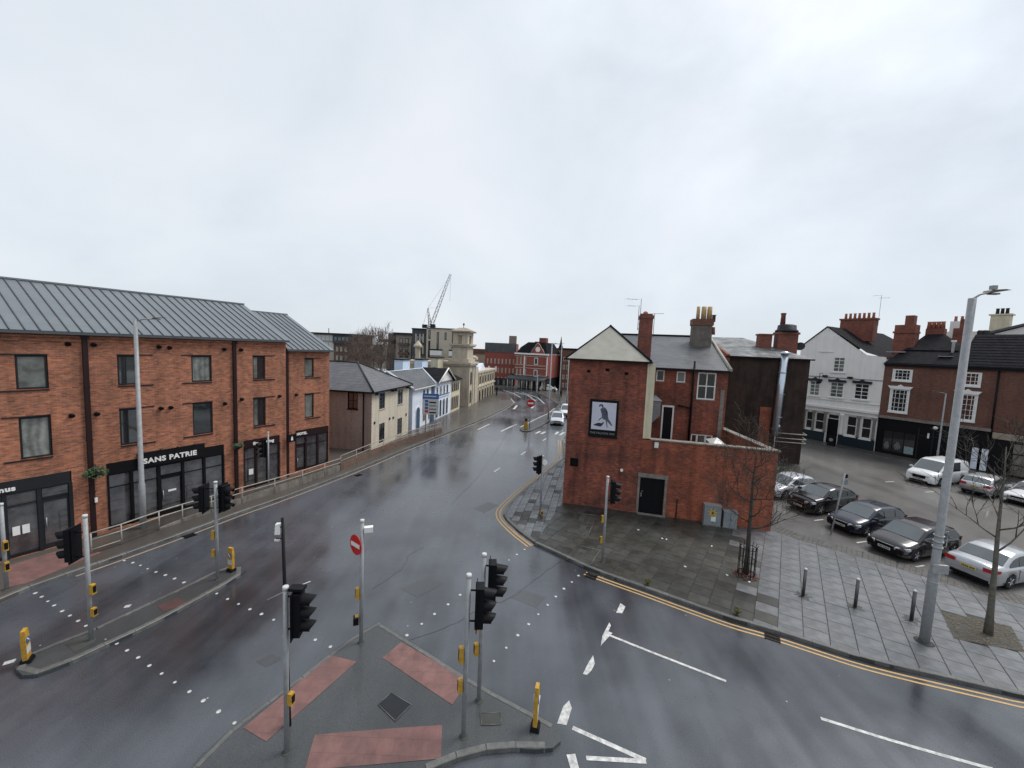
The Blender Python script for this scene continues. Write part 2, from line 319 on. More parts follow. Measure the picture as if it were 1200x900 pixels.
# --- wet asphalt
def asphalt(name, c1, c2, r1, r2):
    m_ = bpy.data.materials.new(name); m_.use_nodes = True; t = m_.node_tree; n = t.nodes; l = t.links
    bs = n['Principled BSDF']; g_ = n.new('ShaderNodeNewGeometry')
    def noise(s, d, stretch=None):
        q = n.new('ShaderNodeTexNoise'); q.inputs['Scale'].default_value = s; q.inputs['Detail'].default_value = d; q.inputs['Roughness'].default_value = .6
        if stretch:
            mp_ = n.new('ShaderNodeMapping'); mp_.inputs['Rotation'].default_value = (0, 0, R(stretch[0])); mp_.inputs['Scale'].default_value = (stretch[1], stretch[2], 1); l.new(g_.outputs['Position'], mp_.inputs[0]); l.new(mp_.outputs[0], q.inputs['Vector'])
        else: l.new(g_.outputs['Position'], q.inputs['Vector'])
        return q.outputs['Fac']
    big = noise(.11, 5); mid = noise(.9, 6); wheel = noise(.5, 3, (20, 1.3, .07)); fine = noise(45, 3)
    def ramp(src, a, b, lo, hi):
        q = n.new('ShaderNodeMapRange'); q.inputs['From Min'].default_value = a; q.inputs['From Max'].default_value = b; q.inputs['To Min'].default_value = lo; q.inputs['To Max'].default_value = hi; l.new(src, q.inputs['Value']); return q.outputs[0]
    def add(a, b, op='ADD'):
        q = n.new('ShaderNodeMath'); q.operation = op
        for i, s_ in enumerate((a, b)):
            if isinstance(s_, (int, float)): q.inputs[i].default_value = s_
            else: l.new(s_, q.inputs[i])
        return q.outputs[0]
    wet = add(add(ramp(big, .40, .60, 0, .6), ramp(wheel, .38, .62, 0, .3)), ramp(mid, .25, .75, 0, .2))
    cr = n.new('ShaderNodeMixRGB'); cr.inputs[1].default_value = (*c1, 1); cr.inputs[2].default_value = (*c2, 1); l.new(wet, cr.inputs[0])
    fr = ramp(fine, .3, .7, .55, 1.45); s_ = n.new('ShaderNodeVectorMath'); s_.operation = 'SCALE'; l.new(cr.outputs[0], s_.inputs[0]); l.new(fr, s_.inputs['Scale']); vo = n.new('ShaderNodeTexVoronoi'); vo.inputs['Scale'].default_value = 1.6; l.new(g_.outputs['Position'], vo.inputs['Vector'])
    fl = ramp(vo.outputs['Distance'], .03, .045, 1, 0); sel = n.new('ShaderNodeSeparateColor'); l.new(vo.outputs['Color'], sel.inputs[0]); fl = add(fl, ramp(sel.outputs[0], .55, .6, 0, .8), 'MULTIPLY')
    mf = n.new('ShaderNodeMixRGB'); mf.inputs[2].default_value = (.42, .42, .40, 1); l.new(fl, mf.inputs[0]); l.new(s_.outputs[0], mf.inputs[1]); l.new(mf.outputs[0], bs.inputs['Base Color'])
    l.new(ramp(wet, .15, .95, r1, r2), bs.inputs['Roughness'])
    bp = n.new('ShaderNodeBump'); bp.inputs['Strength'].default_value = .12; bp.inputs['Distance'].default_value = .01; l.new(fine, bp.inputs['Height']); l.new(bp.outputs[0], bs.inputs['Normal'])
    bs.inputs['Specular IOR Level'].default_value = .5; bs.inputs['Coat Weight'].default_value = .25; bs.inputs['Coat Roughness'].default_value = .12
    return m_
M_road = asphalt('wet_asphalt', (.018, .020, .024), (.090, .097, .113), .11, .37)
M_park = asphalt('wet_car_park_tarmac', (.060, .057, .054), (.095, .091, .086), .35, .55)
M_path = asphalt('wet_path_tarmac', (.055, .048, .042), (.085, .075, .066), .3, .5)
M_isl = asphalt('island_tarmac', (.030, .034, .036), (.058, .062, .066), .4, .6)
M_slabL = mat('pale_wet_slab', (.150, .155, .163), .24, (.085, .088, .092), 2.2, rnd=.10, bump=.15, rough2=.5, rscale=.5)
M_slabD = mat('dark_slab', (.044, .043, .038), .30, (.022, .024, .020), 1.8, rnd=.35, bump=.2, rough2=.6, rscale=.7)  # grime plus the brick pub's dark reflection, both put into the base colour
M_joint = mat('slab_joint', (.05, .052, .05), .85, (.035, .04, .03), 3)
M_kerb = mat('granite_kerb', (.13, .13, .125), .45, (.085, .085, .082), 6, rnd=.15, bump=.15)
M_tact = brick('pink_tactile_paving', (.20, .105, .095), (.18, .094, .088), (.15, .085, .078), .4, .4, .55, (.075, .062, .058), .65, 2.6, .006, vary=.12, plan=True)
M_tactD = mat('maroon_worn_paving', (.085, .04, .038), .5, (.06, .035, .033), 3)
M_sett = mat('stone_setts', (.10, .095, .088), .5, (.06, .058, .054), 4, rnd=.25, bump=.3)
M_ground = mat('town_ground', (.07, .075, .055), .9, (.05, .05, .045), .05)
M_soil = mat('leaf_strewn_soil', (.075, .068, .055), .85, (.045, .042, .036), 5, bump=.5, bscale=25)

# ================================================================== GROUND
def Zf(x0, y0, s): return lambda x, y: (x0+x/s, y0+y/s)
def GP(pts, z=.11, f=None): return [G(*(f(*p) if f else p), z).xy.to_tuple() for p in pts]
ground = MB().quad((-1500, -600, -.06), (1500, -600, -.06), (1500, 2500, -.06), (-1500, 2500, -.06)).build('ground', M_ground); tag(ground, kind='structure', label='open town ground beyond the streets')
road = MB().quad((-70, -20, 0), (90, -20, 0), (90, 150, 0), (-70, 150, 0)).build('road', M_road); tag(road, kind='structure', label='dark wet asphalt carriageway of the junction')

def clip_poly(sub, clip):                 # Sutherland-Hodgman, clip convex ccw
    outp = sub
    for i in range(len(clip)):
        a, b = clip[i], clip[(i+1) % len(clip)]; inp = outp; outp = []
        if not inp: return []
        def side(p): return (b[0]-a[0])*(p[1]-a[1])-(b[1]-a[1])*(p[0]-a[0])
        for j in range(len(inp)):
            p, q = inp[j], inp[(j+1) % len(inp)]; sp_, sq = side(p), side(q)
            if sp_ >= 0: outp.append(p)
            if (sp_ >= 0) != (sq >= 0):
                t = sp_/(sp_-sq); outp.append((p[0]+(q[0]-p[0])*t, p[1]+(q[1]-p[1])*t))
    return outp
def area(p): return abs(sum(p[i][0]*p[(i+1)%len(p)][1]-p[(i+1)%len(p)][0]*p[i][1] for i in range(len(p))))/2
def resample(pts, step):
    o = [Vector(pts[0])]; acc = 0
    for i in range(len(pts)-1):
        a, b = Vector(pts[i]), Vector(pts[i+1]); d = (b-a).length
        if d < 1e-6: continue
        t = step-acc
        while t < d: o.append(a+(b-a)*(t/d)); t += step
        acc = (acc+d) % step
    return o
def smooth(pts, it=2):
    for _ in range(it):
        q = [pts[0]]
        for i in range(len(pts)-1):
            a, b = pts[i], pts[i+1]
            q += [(a[0]*.75+b[0]*.25, a[1]*.75+b[1]*.25), (a[0]*.25+b[0]*.75, a[1]*.25+b[1]*.75)]
        q.append(pts[-1]); pts = q
    return pts
kerb_me = MB().add([(-.452,-.075,0),(.452,-.075,0),(.452,.075,0),(-.452,.075,0),(-.452,-.075,.115),(.452,-.075,.115),(.452,.075,.13),(-.452,.075,.13),(-.452,-.06,.13),(.452,-.06,.13)],
    [(0,3,2,1),(0,1,5,4),(4,5,9,8),(8,9,6,7),(2,3,7,6),(1,2,6,9,5),(0,4,8,7,3)]).mesh('kerb_stone')
kerb_me.materials.append(M_kerb)
def kerbs(pts, parent, step=.915, maxd=60):   # kerb face to the right-hand side of travel
    r = resample(pts, step); far = MB(); n_ = 0
    for a, b in zip(r, r[1:]):
        m_ = (a+b)/2; d = b-a; rz = math.atan2(d.y, d.x); nn = Vector((-d.y, d.x)).normalized()
        c = m_+nn*.07
        if m_.length < maxd and m_.y > -1:
            o = link('kerb_stone', kerb_me, None, parent, (c.x, c.y, random.uniform(-.004, .003)), rz); o.scale = (d.length/.915, 1, 1); n_ += 1
        else:
            far.cbox(c.x, c.y, 0, d.length*.99, .15, .127, rz)
    if far.v:
        o = far.build('kerb_line', M_kerb, parent); tag(o, kind='stuff')
def sheet(poly, z, name, m_, parent=None):
    a = sum(poly[i][0]*poly[(i+1)%len(poly)][1]-poly[(i+1)%len(poly)][0]*poly[i][1] for i in range(len(poly)))
    if a < 0: poly = poly[::-1]
    bm = bmesh.new(); vs = [bm.verts.new((p[0], p[1], z)) for p in poly]; f = bm.faces.new(vs); bmesh.ops.triangulate(bm, faces=[f]); me = bpy.data.meshes.new(name); bm.to_mesh(me); bm.free()
    return link(name, me, m_, parent)
def pav(poly, name, m_, z=.11, label=None):
    o = MB().prism(poly, -.03, z).build(name, m_)
    me = o.data; bm = bmesh.new(); bm.from_mesh(me); bmesh.ops.triangulate(bm, faces=[f for f in bm.faces if len(f.verts) > 4]); bm.to_mesh(me); bm.free()
    return tag(o, kind='structure', label=label)

# --- left pavement
kl = GP([(0,703),(31,689),(85,670),(138,652),(200,630),(251,611),(280,600),(327.8,584),(400,557),(440,541),(470,528),(493,519),(526,506),(560,493),(580,484),(592,478),(598,474),(600,470),(598,465),(593,461),(584,457.5),(570,455)])
kl = [(-26.5, 1.5)]+kl+[(-12, 108), (-40, 116)]
left = pav(kl+[(-60, 118), (-60, 1)], 'left_pavement', M_path, .11, 'wet brown tarmac pavement along the left side of the road')
kerbs(kl, left)
# pink blister paving at the crossing by the left shops
sheet(GP([(6,664),(100,636),(118,648),(60,672),(30,684),(10,688)]), .116, 'tactile_patch', M_tact, left)
# --- plaza pavement (right) and corner pavement (by the pub)
kr = GP([(660,651),(690,665.5),(722,677),(757,689),(790,701),(824,713),(860,725.5),(900,736),(950,752),(1000,768),(1044,779),(1087,789),(1140,801),(1200,815)])
d_ = (Vector(kr[-1])-Vector(kr[-2])).normalized()
kr = kr+[(kr[-1][0]+6, kr[-1][1]-1.0), (kr[-1][0]+16, kr[-1][1]-1.5)]
PUB = Frame(3.452, 24.238, 104.34)
pubb = [PUB.w(0, 0).xy.to_tuple(), PUB.w(11.55, -.0).xy.to_tuple()]
slab_edge = [(14.65,21.5),(15.45,20.4),(16.41,19.5),(17.41,18.64),(18.3,17.8),(19.6,16.3),(20.6,15.6),(23,14.0),(26,12.6),(34,9.5)]
tip = GP([(627,636)])[0]
plaza_poly = [tip]+kr[:]+slab_edge[::-1]+[PUB.w(11.5, .3).xy.to_tuple(), PUB.w(0, .3).xy.to_tuple()]
plaza = pav(plaza_poly, 'plaza_pavement', M_joint, .10, 'large flagstone pavement in front of the brick yard wall')
kc_px = [(661,536),(640,553),(613,574),(597,589),(590,597),(590,603),(594,609),(608,622),(627,636)]
kc = GP(kc_px)
kc = [(9.3, 62), (8.4, 54), (5.6, 42)]+kc
corner_poly = kc+[PUB.w(0, .3).xy.to_tuple(), PUB.w(.3, 30).xy.to_tuple(), (14, 60)]
corner = pav(corner_poly, 'corner_pavement', M_joint, .10, 'wet narrow flagged corner pavement left of the brick pub gable')
kerbs(kc[::-1][:0] or kc, corner); kerbs([tip]+kr, plaza)
def flags(poly, parent, ang, sx, sy, mfun, name, limit=290, skip=None, top=.118):
    c, s_ = math.cos(ang), math.sin(ang); inv = [(p[0]*c+p[1]*s_, -p[0]*s_+p[1]*c) for p in poly]
    a = sum(inv[i][0]*inv[(i+1)%len(inv)][1]-inv[(i+1)%len(inv)][0]*inv[i][1] for i in range(len(inv)))
    if a < 0: inv = inv[::-1]
    x0, x1 = min(p[0] for p in inv), max(p[0] for p in inv); y0, y1 = min(p[1] for p in inv), max(p[1] for p in inv)
    cells = []; j = 0; y = y0
    g_ = .008
    while y < y1:
        x = x0-(sx*.5 if j % 2 else 0)
        while x < x1:
            q = [(x+g_, y+g_), (x+sx-g_, y+g_), (x+sx-g_, y+sy-g_), (x+g_, y+sy-g_)]
            p = clip_poly(inv, q)
            if p and area(p) > .05*sx*sy:
                cx, cy = x+sx/2, y+sy/2; wx, wy = cx*c-cy*s_, cx*s_+cy*c
                cells.append((math.hypot(wx, wy), x, y, p, area(p) > .985*(sx-2*g_)*(sy-2*g_), wx, wy))
            x += sx
        y += sy; j += 1
    cells.sort(key=lambda q: q[0])
    hx, hy = sx/2-g_, sy/2-g_; b_ = .008
    full = {}
    rest = {}
    def fullmesh(m_):
        if m_.name not in full:
            me = MB().add([(-hx,-hy,-.03),(hx,-hy,-.03),(hx,hy,-.03),(-hx,hy,-.03),(-hx,-hy,-b_),(hx,-hy,-b_),(hx,hy,-b_),(-hx,hy,-b_),(-hx+b_,-hy+b_,0),(hx-b_,-hy+b_,0),(hx-b_,hy-b_,0),(-hx+b_,hy-b_,0)],
                [(0,1,5,4),(1,2,6,5),(2,3,7,6),(3,0,4,7),(4,5,9,8),(5,6,10,9),(6,7,11,10),(7,4,8,11),(8,9,10,11)]).mesh(name)
            me.materials.append(m_); full[m_.name] = me
        return full[m_.name]
    n_ = 0
    for d, x, y, p, isf, wx, wy in cells:
        if skip and skip(wx, wy): continue
        m_ = mfun(wx, wy); zt = top+random.uniform(-.003, .004)
        if isf and n_ < limit:
            o = link(name, fullmesh(m_), None, parent, (wx, wy, zt), ang); o.rotation_euler[0] = random.uniform(-.004, .004); o.rotation_euler[1] = random.uniform(-.004, .004); n_ += 1
        else:
            pw = [(q[0]*c-q[1]*s_, q[0]*s_+q[1]*c) for q in p]
            if n_ < limit and area(p) > .3*sx*sy:
                MB().prism([(q[0]-wx, q[1]-wy) for q in pw], -.03, 0).build(name, m_, parent, (wx, wy, zt)); n_ += 1
            else: rest.setdefault(m_.name, (m_, MB()))[1].prism(pw, .08, zt)
    for k, (m_, mb) in rest.items():
        o = mb.build(name+'_field', m_, parent); tag(o, kind='stuff')
PIT = [(15.76,13.2),(16.92,14.75),(18.74,14.0),(17.55,12.65)]
def inpoly(x, y, P):
    r = False
    for i in range(len(P)):
        a, b = P[i], P[(i+1) % len(P)]
        if (a[1] > y) != (b[1] > y) and x < (b[0]-a[0])*(y-a[1])/(b[1]-a[1])+a[0]: r = not r
    return r
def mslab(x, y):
    # darker flags: grime and the pub's reflection in the colour; paler ones hold window glare
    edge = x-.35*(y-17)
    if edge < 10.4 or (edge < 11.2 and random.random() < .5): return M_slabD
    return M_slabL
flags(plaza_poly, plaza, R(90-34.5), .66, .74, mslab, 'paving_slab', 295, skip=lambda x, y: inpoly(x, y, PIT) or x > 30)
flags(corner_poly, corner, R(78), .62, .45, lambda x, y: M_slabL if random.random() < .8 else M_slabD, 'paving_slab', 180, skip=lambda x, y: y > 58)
pit = sheet(PIT, .122, 'tree_pit', M_soil, plaza)
# patterned inset panels by the signal post near the door
for q in ([(676,601),(699,604),(689,628),(664,623)], [(676,639),(703,645),(692,662),(664,654)]):
    P4 = GP(q, .12); mb = MB(); a, b, c, d = [Vector(p) for p in P4]
    panel = MB().prism([tuple(p) for p in (a, b, c, d)], .09, .121).build('inset_panel', M_joint, plaza)
    for i in range(4):
        for j in range(5):
            if random.random() < .12: continue
            def bl(u, v): return (a*(1-u)*(1-v)+b*u*(1-v)+c*u*v+d*(1-u)*v).to_tuple()
            u0, u1, v0, v1 = (i+.08)/4, (i+.92)/4, (j+.08)/5, (j+.92)/5
            mb.prism([bl(u0, v0), bl(u1, v0), bl(u1, v1), bl(u0, v1)], .1, .126)
    tag(mb.build('inset_blocks', M_slabD, panel), kind='stuff')
    r_ = MB()
    for s0, s1 in ((a, b), (b, c), (c, d)):
        r_.tube([(s0.x, s0.y, .125), (s1.x, s1.y, .125)], .018, 4)
    r_.build('panel_rim', M_kerb, panel)
# --- car park, sett strip and the far footway on the right
park_poly = [(14.9,21.6),(15.9,20.4),(17.6,19.0),(19.2,17.4),(20.8,16.3),(23.2,14.8),(26.2,13.4),(34,10.3),(70,-5),(75,30),(45,60),(30,62),(20,50),(14.5,30)]
park = sheet(park_poly, .012, 'car_park', M_park); tag(park, kind='structure', label='wet grey tarmac parking area beyond the pavement')
MBs = MB(); sp_a = slab_edge; 
def offs(pts, d):
    o = []
    for i, p in enumerate(pts):
        a = Vector(pts[max(i-1, 0)]); b = Vector(pts[min(i+1, len(pts)-1)]); t = (b-a).normalized(); o.append((p[0]-t.y*d, p[1]+t.x*d))
    return o
strip_out = offs(slab_edge, 1.15)
strip = pav(slab_edge+strip_out[::-1], 'sett_strip', M_joint, .05, 'strip of small stone setts between the flagstones and the parked cars')
ra = resample(slab_edge, .2); setts = MB(); cnt = 0
for i in range(len(ra)-1):
    a, b = ra[i], ra[i+1]; t = (b-a).normalized(); nn = Vector((-t.y, t.x))
    for k in range(9):
        c_ = a+nn*(.02+.125*k+.05); setts.cbox(c_.x+random.uniform(-.006,.006), c_.y, .03, .185, .112, .033+random.uniform(0, .008), math.atan2(t.y, t.x))
tag(setts.build('stone_sett', M_sett, strip), kind='stuff')
PW = Frame(39.866, 42.634, 150)
fw = [PW.w(-14, -2.4).xy.to_tuple(), PW.w(24, -2.4).xy.to_tuple(), PW.w(24, .2).xy.to_tuple(), PW.w(-14, .2).xy.to_tuple()]
foot = pav(fw, 'right_footway', M_path, .11, 'narrow footway in front of the white pub')
kerbs([PW.w(24-i, -2.4).xy.to_tuple() for i in range(38)][::-1][::-1], foot, maxd=0)
# --- traffic islands
def island(poly, kerbline, label, step=.7, z=.105):
    o = pav(poly, 'traffic_island', M_isl, z, label); kerbs(kerbline, o, step); return o
z8 = Zf(0, 660, 3.75)
il = GP([(282,664),(288,667.5),(283,672),(266.7,683),(235,700),(195,722),(144,747),(112,761),(85,774),(61,784),(44,790),(26.7,791),(18.5,784),(17,778),(24,771),(48,760),(80,748),(112,736),(150,718),(213,689),(256,667.5),(272,663)])
isl1 = island(il, il[::-1]+[il[-1]], 'long narrow kerbed refuge between the two left crossings')
zt_ = Zf(440, 640, 900/260)
ir = GP([(444,729),(470,745),(500,763.5),(530,782),(555.6,799),(590,817),(620,833),(648,848),(657,858),(657,868),(648,876),(628,878),(600,876),(570,879),(545,885),(518,894),(500,903)])
ir2 = [( -1.2, 7.0), (-3.4, 6.2), (-6.6, 6.6)]
irl = GP([(222,905),(232,888),(262,861),(300,831),(342.7,800),(392.4,761),(425,738)])
ci = ir+ir2+irl
isl2 = island(ci, ir[-7:][::-1], 'broad triangular centre island with pink tactile patches')
for ln in (ir[:8][::-1], [(-6.4, 6.6)]+irl+ir[:1]):      # dropped kerbs along the crossings
    rr_ = resample(ln if ln[0] != (-6.4, 6.6) else ln[::-1], .915)
    for a, b in zip(rr_, rr_[1:]):
        m_ = (a+b)/2; d = b-a; nn = Vector((-d.y, d.x)).normalized(); c = m_+nn*.07
        o = link('dropped_kerb', kerb_me, None, isl2, (c.x, c.y, -.016), math.atan2(d.y, d.x)); o.scale = (d.length/.915, .8, 1)
for q in ([(388,768),(418,775.5),(312,869),(285,853)], [(470,752.5),(448,771),(530,826),(549,797)], [(369,861),(440,855),(518,849.5),(517,889),(357,903)]):
    sheet(GP(q, .11), .113, 'tactile_patch', M_tact, isl2)
for q in ([(443,826),(458,812),(482,826),(463,845)], [(563,836),(587,835),(587,849),(564,850)]):
    P4 = GP(q, .11); MB().prism(P4, .09, .117).build('access_cover', M_dark if q[0][0] < 500 else M_joint, isl2)
    r_ = MB()
    for i in range(4): r_.tube([(*P4[i], .118), (*P4[(i+1)%4], .118)], .012, 4)
    r_.build('cover_frame', M_kerb, isl2)
sheet(GP([(184,710.6),(208,700),(221,706.6),(192,717)], .11), .112, 'tactile_patch', M_tactD, isl1)
sheet(GP([(77,755),(96,746),(112,752),(88,765)], .11), .112, 'worn_patch', M_joint, isl1)
z9 = Zf(580, 430, 9)
i3 = GP([(609,502.5),(612,505),(622,504.5),(642,494.5),(650,488),(659,478),(664,470),(660,468),(655,474),(650,480),(642,486),(626,493.5)])
isl3 = island(i3, i3[:1]+i3[::-1] if False else i3+[i3[0]], 'distant narrow island carrying the no entry sign')
# far corner pavement on the outside of the bend
fo = GP([(570,452.5),(604,455),(626,459),(640,464),(655,473.5),(662,469),(668,464)])
farp = pav(fo+[(16, 75), (20, 110), (-12, 125)], 'far_pavement', M_path, .11, 'pale distant pavement below the red corner building')
kerbs(fo[::-1], farp, maxd=0)

M_channel = mat('pale_channel', (.26, .225, .195), .5, (.19, .165, .145), 4)
# --- road markings and studs (all children of the road)
def ribbon(pts, wdt, m_, name='painted_line', z=.006, parent=road, dash=None, smoothit=0):
    if smoothit: pts = smooth(pts, smoothit)
    P = [Vector(p) for p in pts]; mb = MB(); vs = []
    for i, p in enumerate(P):
        t = (P[min(i+1, len(P)-1)]-P[max(i-1, 0)]).normalized(); n_ = Vector((-t.y, t.x))
        j = random.uniform(.9, 1.08)
        vs += [(p.x-n_.x*wdt/2*j, p.y-n_.y*wdt/2*j, z), (p.x+n_.x*wdt/2*j, p.y+n_.y*wdt/2*j, z)]
    mb.add(vs, [(2*i, 2*i+2, 2*i+3, 2*i+1) for i in range(len(P)-1)]); return mb.build(name, m_, parent)
def GL(pts): return GP(pts, 0.0)
for off in (.22, .42):
    a = offs(kr, -off); ribbon(a[1:], .075, M_yellowL, smoothit=2)
    a = offs(kc, -off); ribbon(smooth(a[2:], 1), .075, M_yellowL)
a = offs(kl, -.28); ribbon(a[3:-6], .10, M_tan, smoothit=1)
ribbon(GL([(714,744.5),(760,763),(851,798.5)]), .10, M_wline, z=.0075); ribbon(GL([(962,842),(1030,863.5),(1100,884),(1165,902)]), .10, M_wline)
ribbon(GL([(671,853),(757,891.5)]), .11, M_wline); ribbon(GL([(687,888.5),(757,892.5)]), .11, M_wline, z=.0072); ribbon(GL([(669,884),(674,902)]), .2, M_wline)
def blob(pts, m_=M_wline, z=.006):
    return sheet(GL(pts), z, 'painted_dash', m_, road)
blob([(722,718),(727,707),(733,711),(729,719)]); blob([(706,745),(714,729.5),(716,733),(713,740),(718,742),(711,749),(704,757)])
blob([(683,790),(690,776),(695,768),(697,778),(693,786),(688,791)]); blob([(653,848),(660,828),(667,821),(670,830),(664,850)])
for a, b in (((4,778),(18,774)), ((146,711),(153,710))): ribbon(GL([a, b]), .16, M_wline)
for a, b in (((579,553),(586,548.3)), ((610.5,533.2),(616,529.3)), ((636,516.5),(640,514))): ribbon(GL([a, b]), .14, M_wline)
ribbon(GL([(587,505.6),(600,499.5)]), .22, M_wline); ribbon(GL([(600,499.5),(606,497)]), .12, M_wline); ribbon(GL([(560,503.5),(573.5,497)]), .18, M_wline)
ribbon(offs(kc, .05), .42, M_channel, 'gutter_channel', .0045)
ribbon(GL([(602,479.5),(606,475)]), .35, M_wline)
for a, b in (((628,508),(633,505.5)), ((634,508.5),(639,506)), ((651,509),(654,506)), ((656,510),(661,506.5)), ((623,478.5),(625,476)), ((662,486),(664,484))): ribbon(GL([a, b]), .3, M_wline)
ribbon(GL([(610,500.5),(626,492),(642,484.8),(650,478.5)]), .16, M_wline, z=.0075)
far_l = [[(586,459),(596,464),(603,472)], [(590,457.5),(602,461),(610,466)], [(604,459.5),(618,463),(628,470)], [(612,460),(630,466),(638,473)]]
for l_ in far_l: ribbon(GL(l_), .18, M_wline)
stud_me = MB().lathe([(.062, 0), (.058, .010), (.035, .015)], seg=12).mesh('crossing_stud'); stud_me.materials.append(M_wline)
z3 = Zf(0, 480, 4.5); zt2 = Zf(300, 580, 2.8125); zb8 = Zf(560, 520, 5.625)
studs = [z3(*p) for p in [(655,797),(700,808),(740,822),(778,840),(822,857),(872,873)]]+[z8(*p) for p in [(767,68),(808,85),(130,112),(155,132),(183,148),(210,168),(238,186),(273,211),(307,231),(343,254),(377,276),(513,354),(558,384),(607,415),(656,451),(710,486),(768,524),(832,565),(893,605),(960,653),(1030,703),(952,134),(1000,158),(1048,180),(1098,203)]]
studs += [zt2(*p) for p in [(18,393),(58,412),(195,478),(245,501)]]+[zt_(*p) for p in [(343,198),(294,237),(239,276),(187,316),(127,362),(507,80),(541,57),(573,34),(604,14),(480,467),(530,413),(577,362),(621,317),(660,277),(698,239),(731,205),(764,173),(796,146),(823,120)]]+[zb8(*p) for p in [(258,730),(308,697)]]
for p in studs:
    q = G(*p, .0); o = link('crossing_stud', stud_me, None, road, (q.x, q.y, .003)); s_ = random.uniform(.7, 1.05); o.scale = (s_, s_, 1)
# sealed cracks / trench reinstatement
M_crack = mat('crack_sealant', (.016, .016, .017), .35)
for l_ in ([(440,762),(520,738),(560,715),(600,700),(632,676),(660,655)], [(438,690),(470,668),(480,650),(500,640)], [(600,500),(560,560),(520,600)]):
    pts = []
    for a, b in zip(GL(l_), GL(l_)[1:]):
        for k in range(6): pts.append((a[0]+(b[0]-a[0])*k/6+random.uniform(-.06,.06), a[1]+(b[1]-a[1])*k/6+random.uniform(-.06,.06)))
    ribbon(pts, .018, M_crack, 'road_crack', z=.0045)
M_patch = asphalt('patched_asphalt', (.028, .029, .032), (.07, .073, .08), .3, .5)
for q in ([(470, 690), (500, 676), (520, 684), (489, 700)], [(610, 690), (640, 700), (628, 712), (598, 700)], [(556, 596), (572, 588), (584, 592), (567, 601)], [(300, 775), (318, 766), (330, 772), (312, 782)], [(780, 760), (800, 764), (792, 775), (770, 770)]):
    sheet(GL(q), .0042, 'asphalt_patch', M_patch, road)
grate_me = MB()
for k in range(6): grate_me.box(-.2, .2, -.19+k*.068, -.19+k*.068+.035, 0, .012)
grate_me.box(-.23, -.2, -.22, .22, 0, .014).box(.2, .23, -.22, .22, 0, .014)
gm = grate_me.mesh('drain_grate'); gm.materials.append(M_black)
for (u, v, k) in ((693, 675.5, 0), (905, 747, 0), (222, 628, 1), (420, 557, 1)):
    q = G(u, v, 0); link('drain_grate', gm, None, road, (q.x, q.y, .008), R(-30 if not k else 62))
# litter on the flagstones
lit = MB()
for u, v in [(748,621),(776,631),(781,632),(803,664),(834,640),(852,674),(878,682),(882,679)]:
    q = G(u, v, .13); lit.cbox(q.x, q.y, .122, .10, .06, .02, random.random()*3)
tag(lit.build('litter_scraps', M_white), 'small pale scraps of litter lying on the dark flagstones', 'litter', kind='stuff')

# ================================================================== BUILDING HELPERS
def window(par, x0, x1, z0, z1, y, fm, pm, fw=.05, vx=(), hz=(), dep=.05, bar=None, panes='each'):
    """frame mesh with its panes as sub-parts; y is the outer face of the frame"""
    bar = bar or fw*.7; mb = MB()
    mb.box(x0, x0+fw, y, y+dep, z0, z1); mb.box(x1-fw, x1, y, y+dep, z0, z1)
    mb.box(x0+fw, x1-fw, y+.001, y+dep, z0, z0+fw); mb.box(x0+fw, x1-fw, y+.001, y+dep, z1-fw, z1)
    for x in vx: mb.box(x-bar/2, x+bar/2, y+.004, y+dep, z0+fw, z1-fw)
    for z in hz: mb.box(x0+fw, x1-fw, y+.007, y+dep-.003, z-bar/2, z+bar/2)
    f = mb.build('window', fm, par)
    X = [x0+fw*.5]+sorted(vx)+[x1-fw*.5]; Z = [z0+fw*.5]+sorted(hz)+[z1-fw*.5]
    if panes == 'each':
        k = 0
        for i in range(len(X)-1):
            for j in range(len(Z)-1):
                p = pm[k % len(pm)] if isinstance(pm, (list, tuple)) else pm; k += 1
                MB().box(X[i], X[i+1], y+dep*.55, y+dep*.9, Z[j], Z[j+1]).build('pane', p, f)
    else:
        MB().box(X[0], X[-1], y+dep*.55, y+dep*.9, Z[0], Z[-1]).build('pane', pm[0] if isinstance(pm, (list, tuple)) else pm, f)
    return f
def text(par, s, x, z, y, size, m_, name='lettering', ext=.02, align='LEFT', bold=.012, rot=None, sx=1.0):
    cu = bpy.data.curves.new(name, 'FONT'); cu.body = s; cu.size = size; cu.extrude = ext; cu.align_x = align; cu.offset = bold; cu.space_character = 1.08; cu.resolution_u = 3
    to = bpy.data.objects.new(name, cu); C.objects.link(to); bpy.context.view_layer.update()
    me = bpy.data.meshes.new_from_object(to); bpy.data.objects.remove(to)
    me.transform(Matrix.Translation((x, y, z)) @ Matrix.Rotation(R(90), 4, 'X') @ Matrix.Diagonal((sx, 1, 1, 1)))
    me.name = name; me.materials.clear()
    return link(name, me, m_, par)
def bodybox(par, x0, x1, y0, y1, z0, z1, m_, name='side_wall', front=False, top=False):
    mb = MB()
    mb.quad((x1, y0, z0), (x1, y1, z0), (x1, y1, z1), (x1, y0, z1)); mb.quad((x0, y1, z0), (x0, y0, z0), (x0, y0, z1), (x0, y1, z1)); mb.quad((x1, y1, z0), (x0, y1, z0), (x0, y1, z1), (x1, y1, z1))
    if front: mb.quad((x0, y0, z0), (x1, y0, z0), (x1, y0, z1), (x0, y0, z1))
    if top: mb.quad((x0, y0, z1), (x1, y0, z1), (x1, y1, z1), (x0, y1, z1))
    return mb.build(name, m_, par)

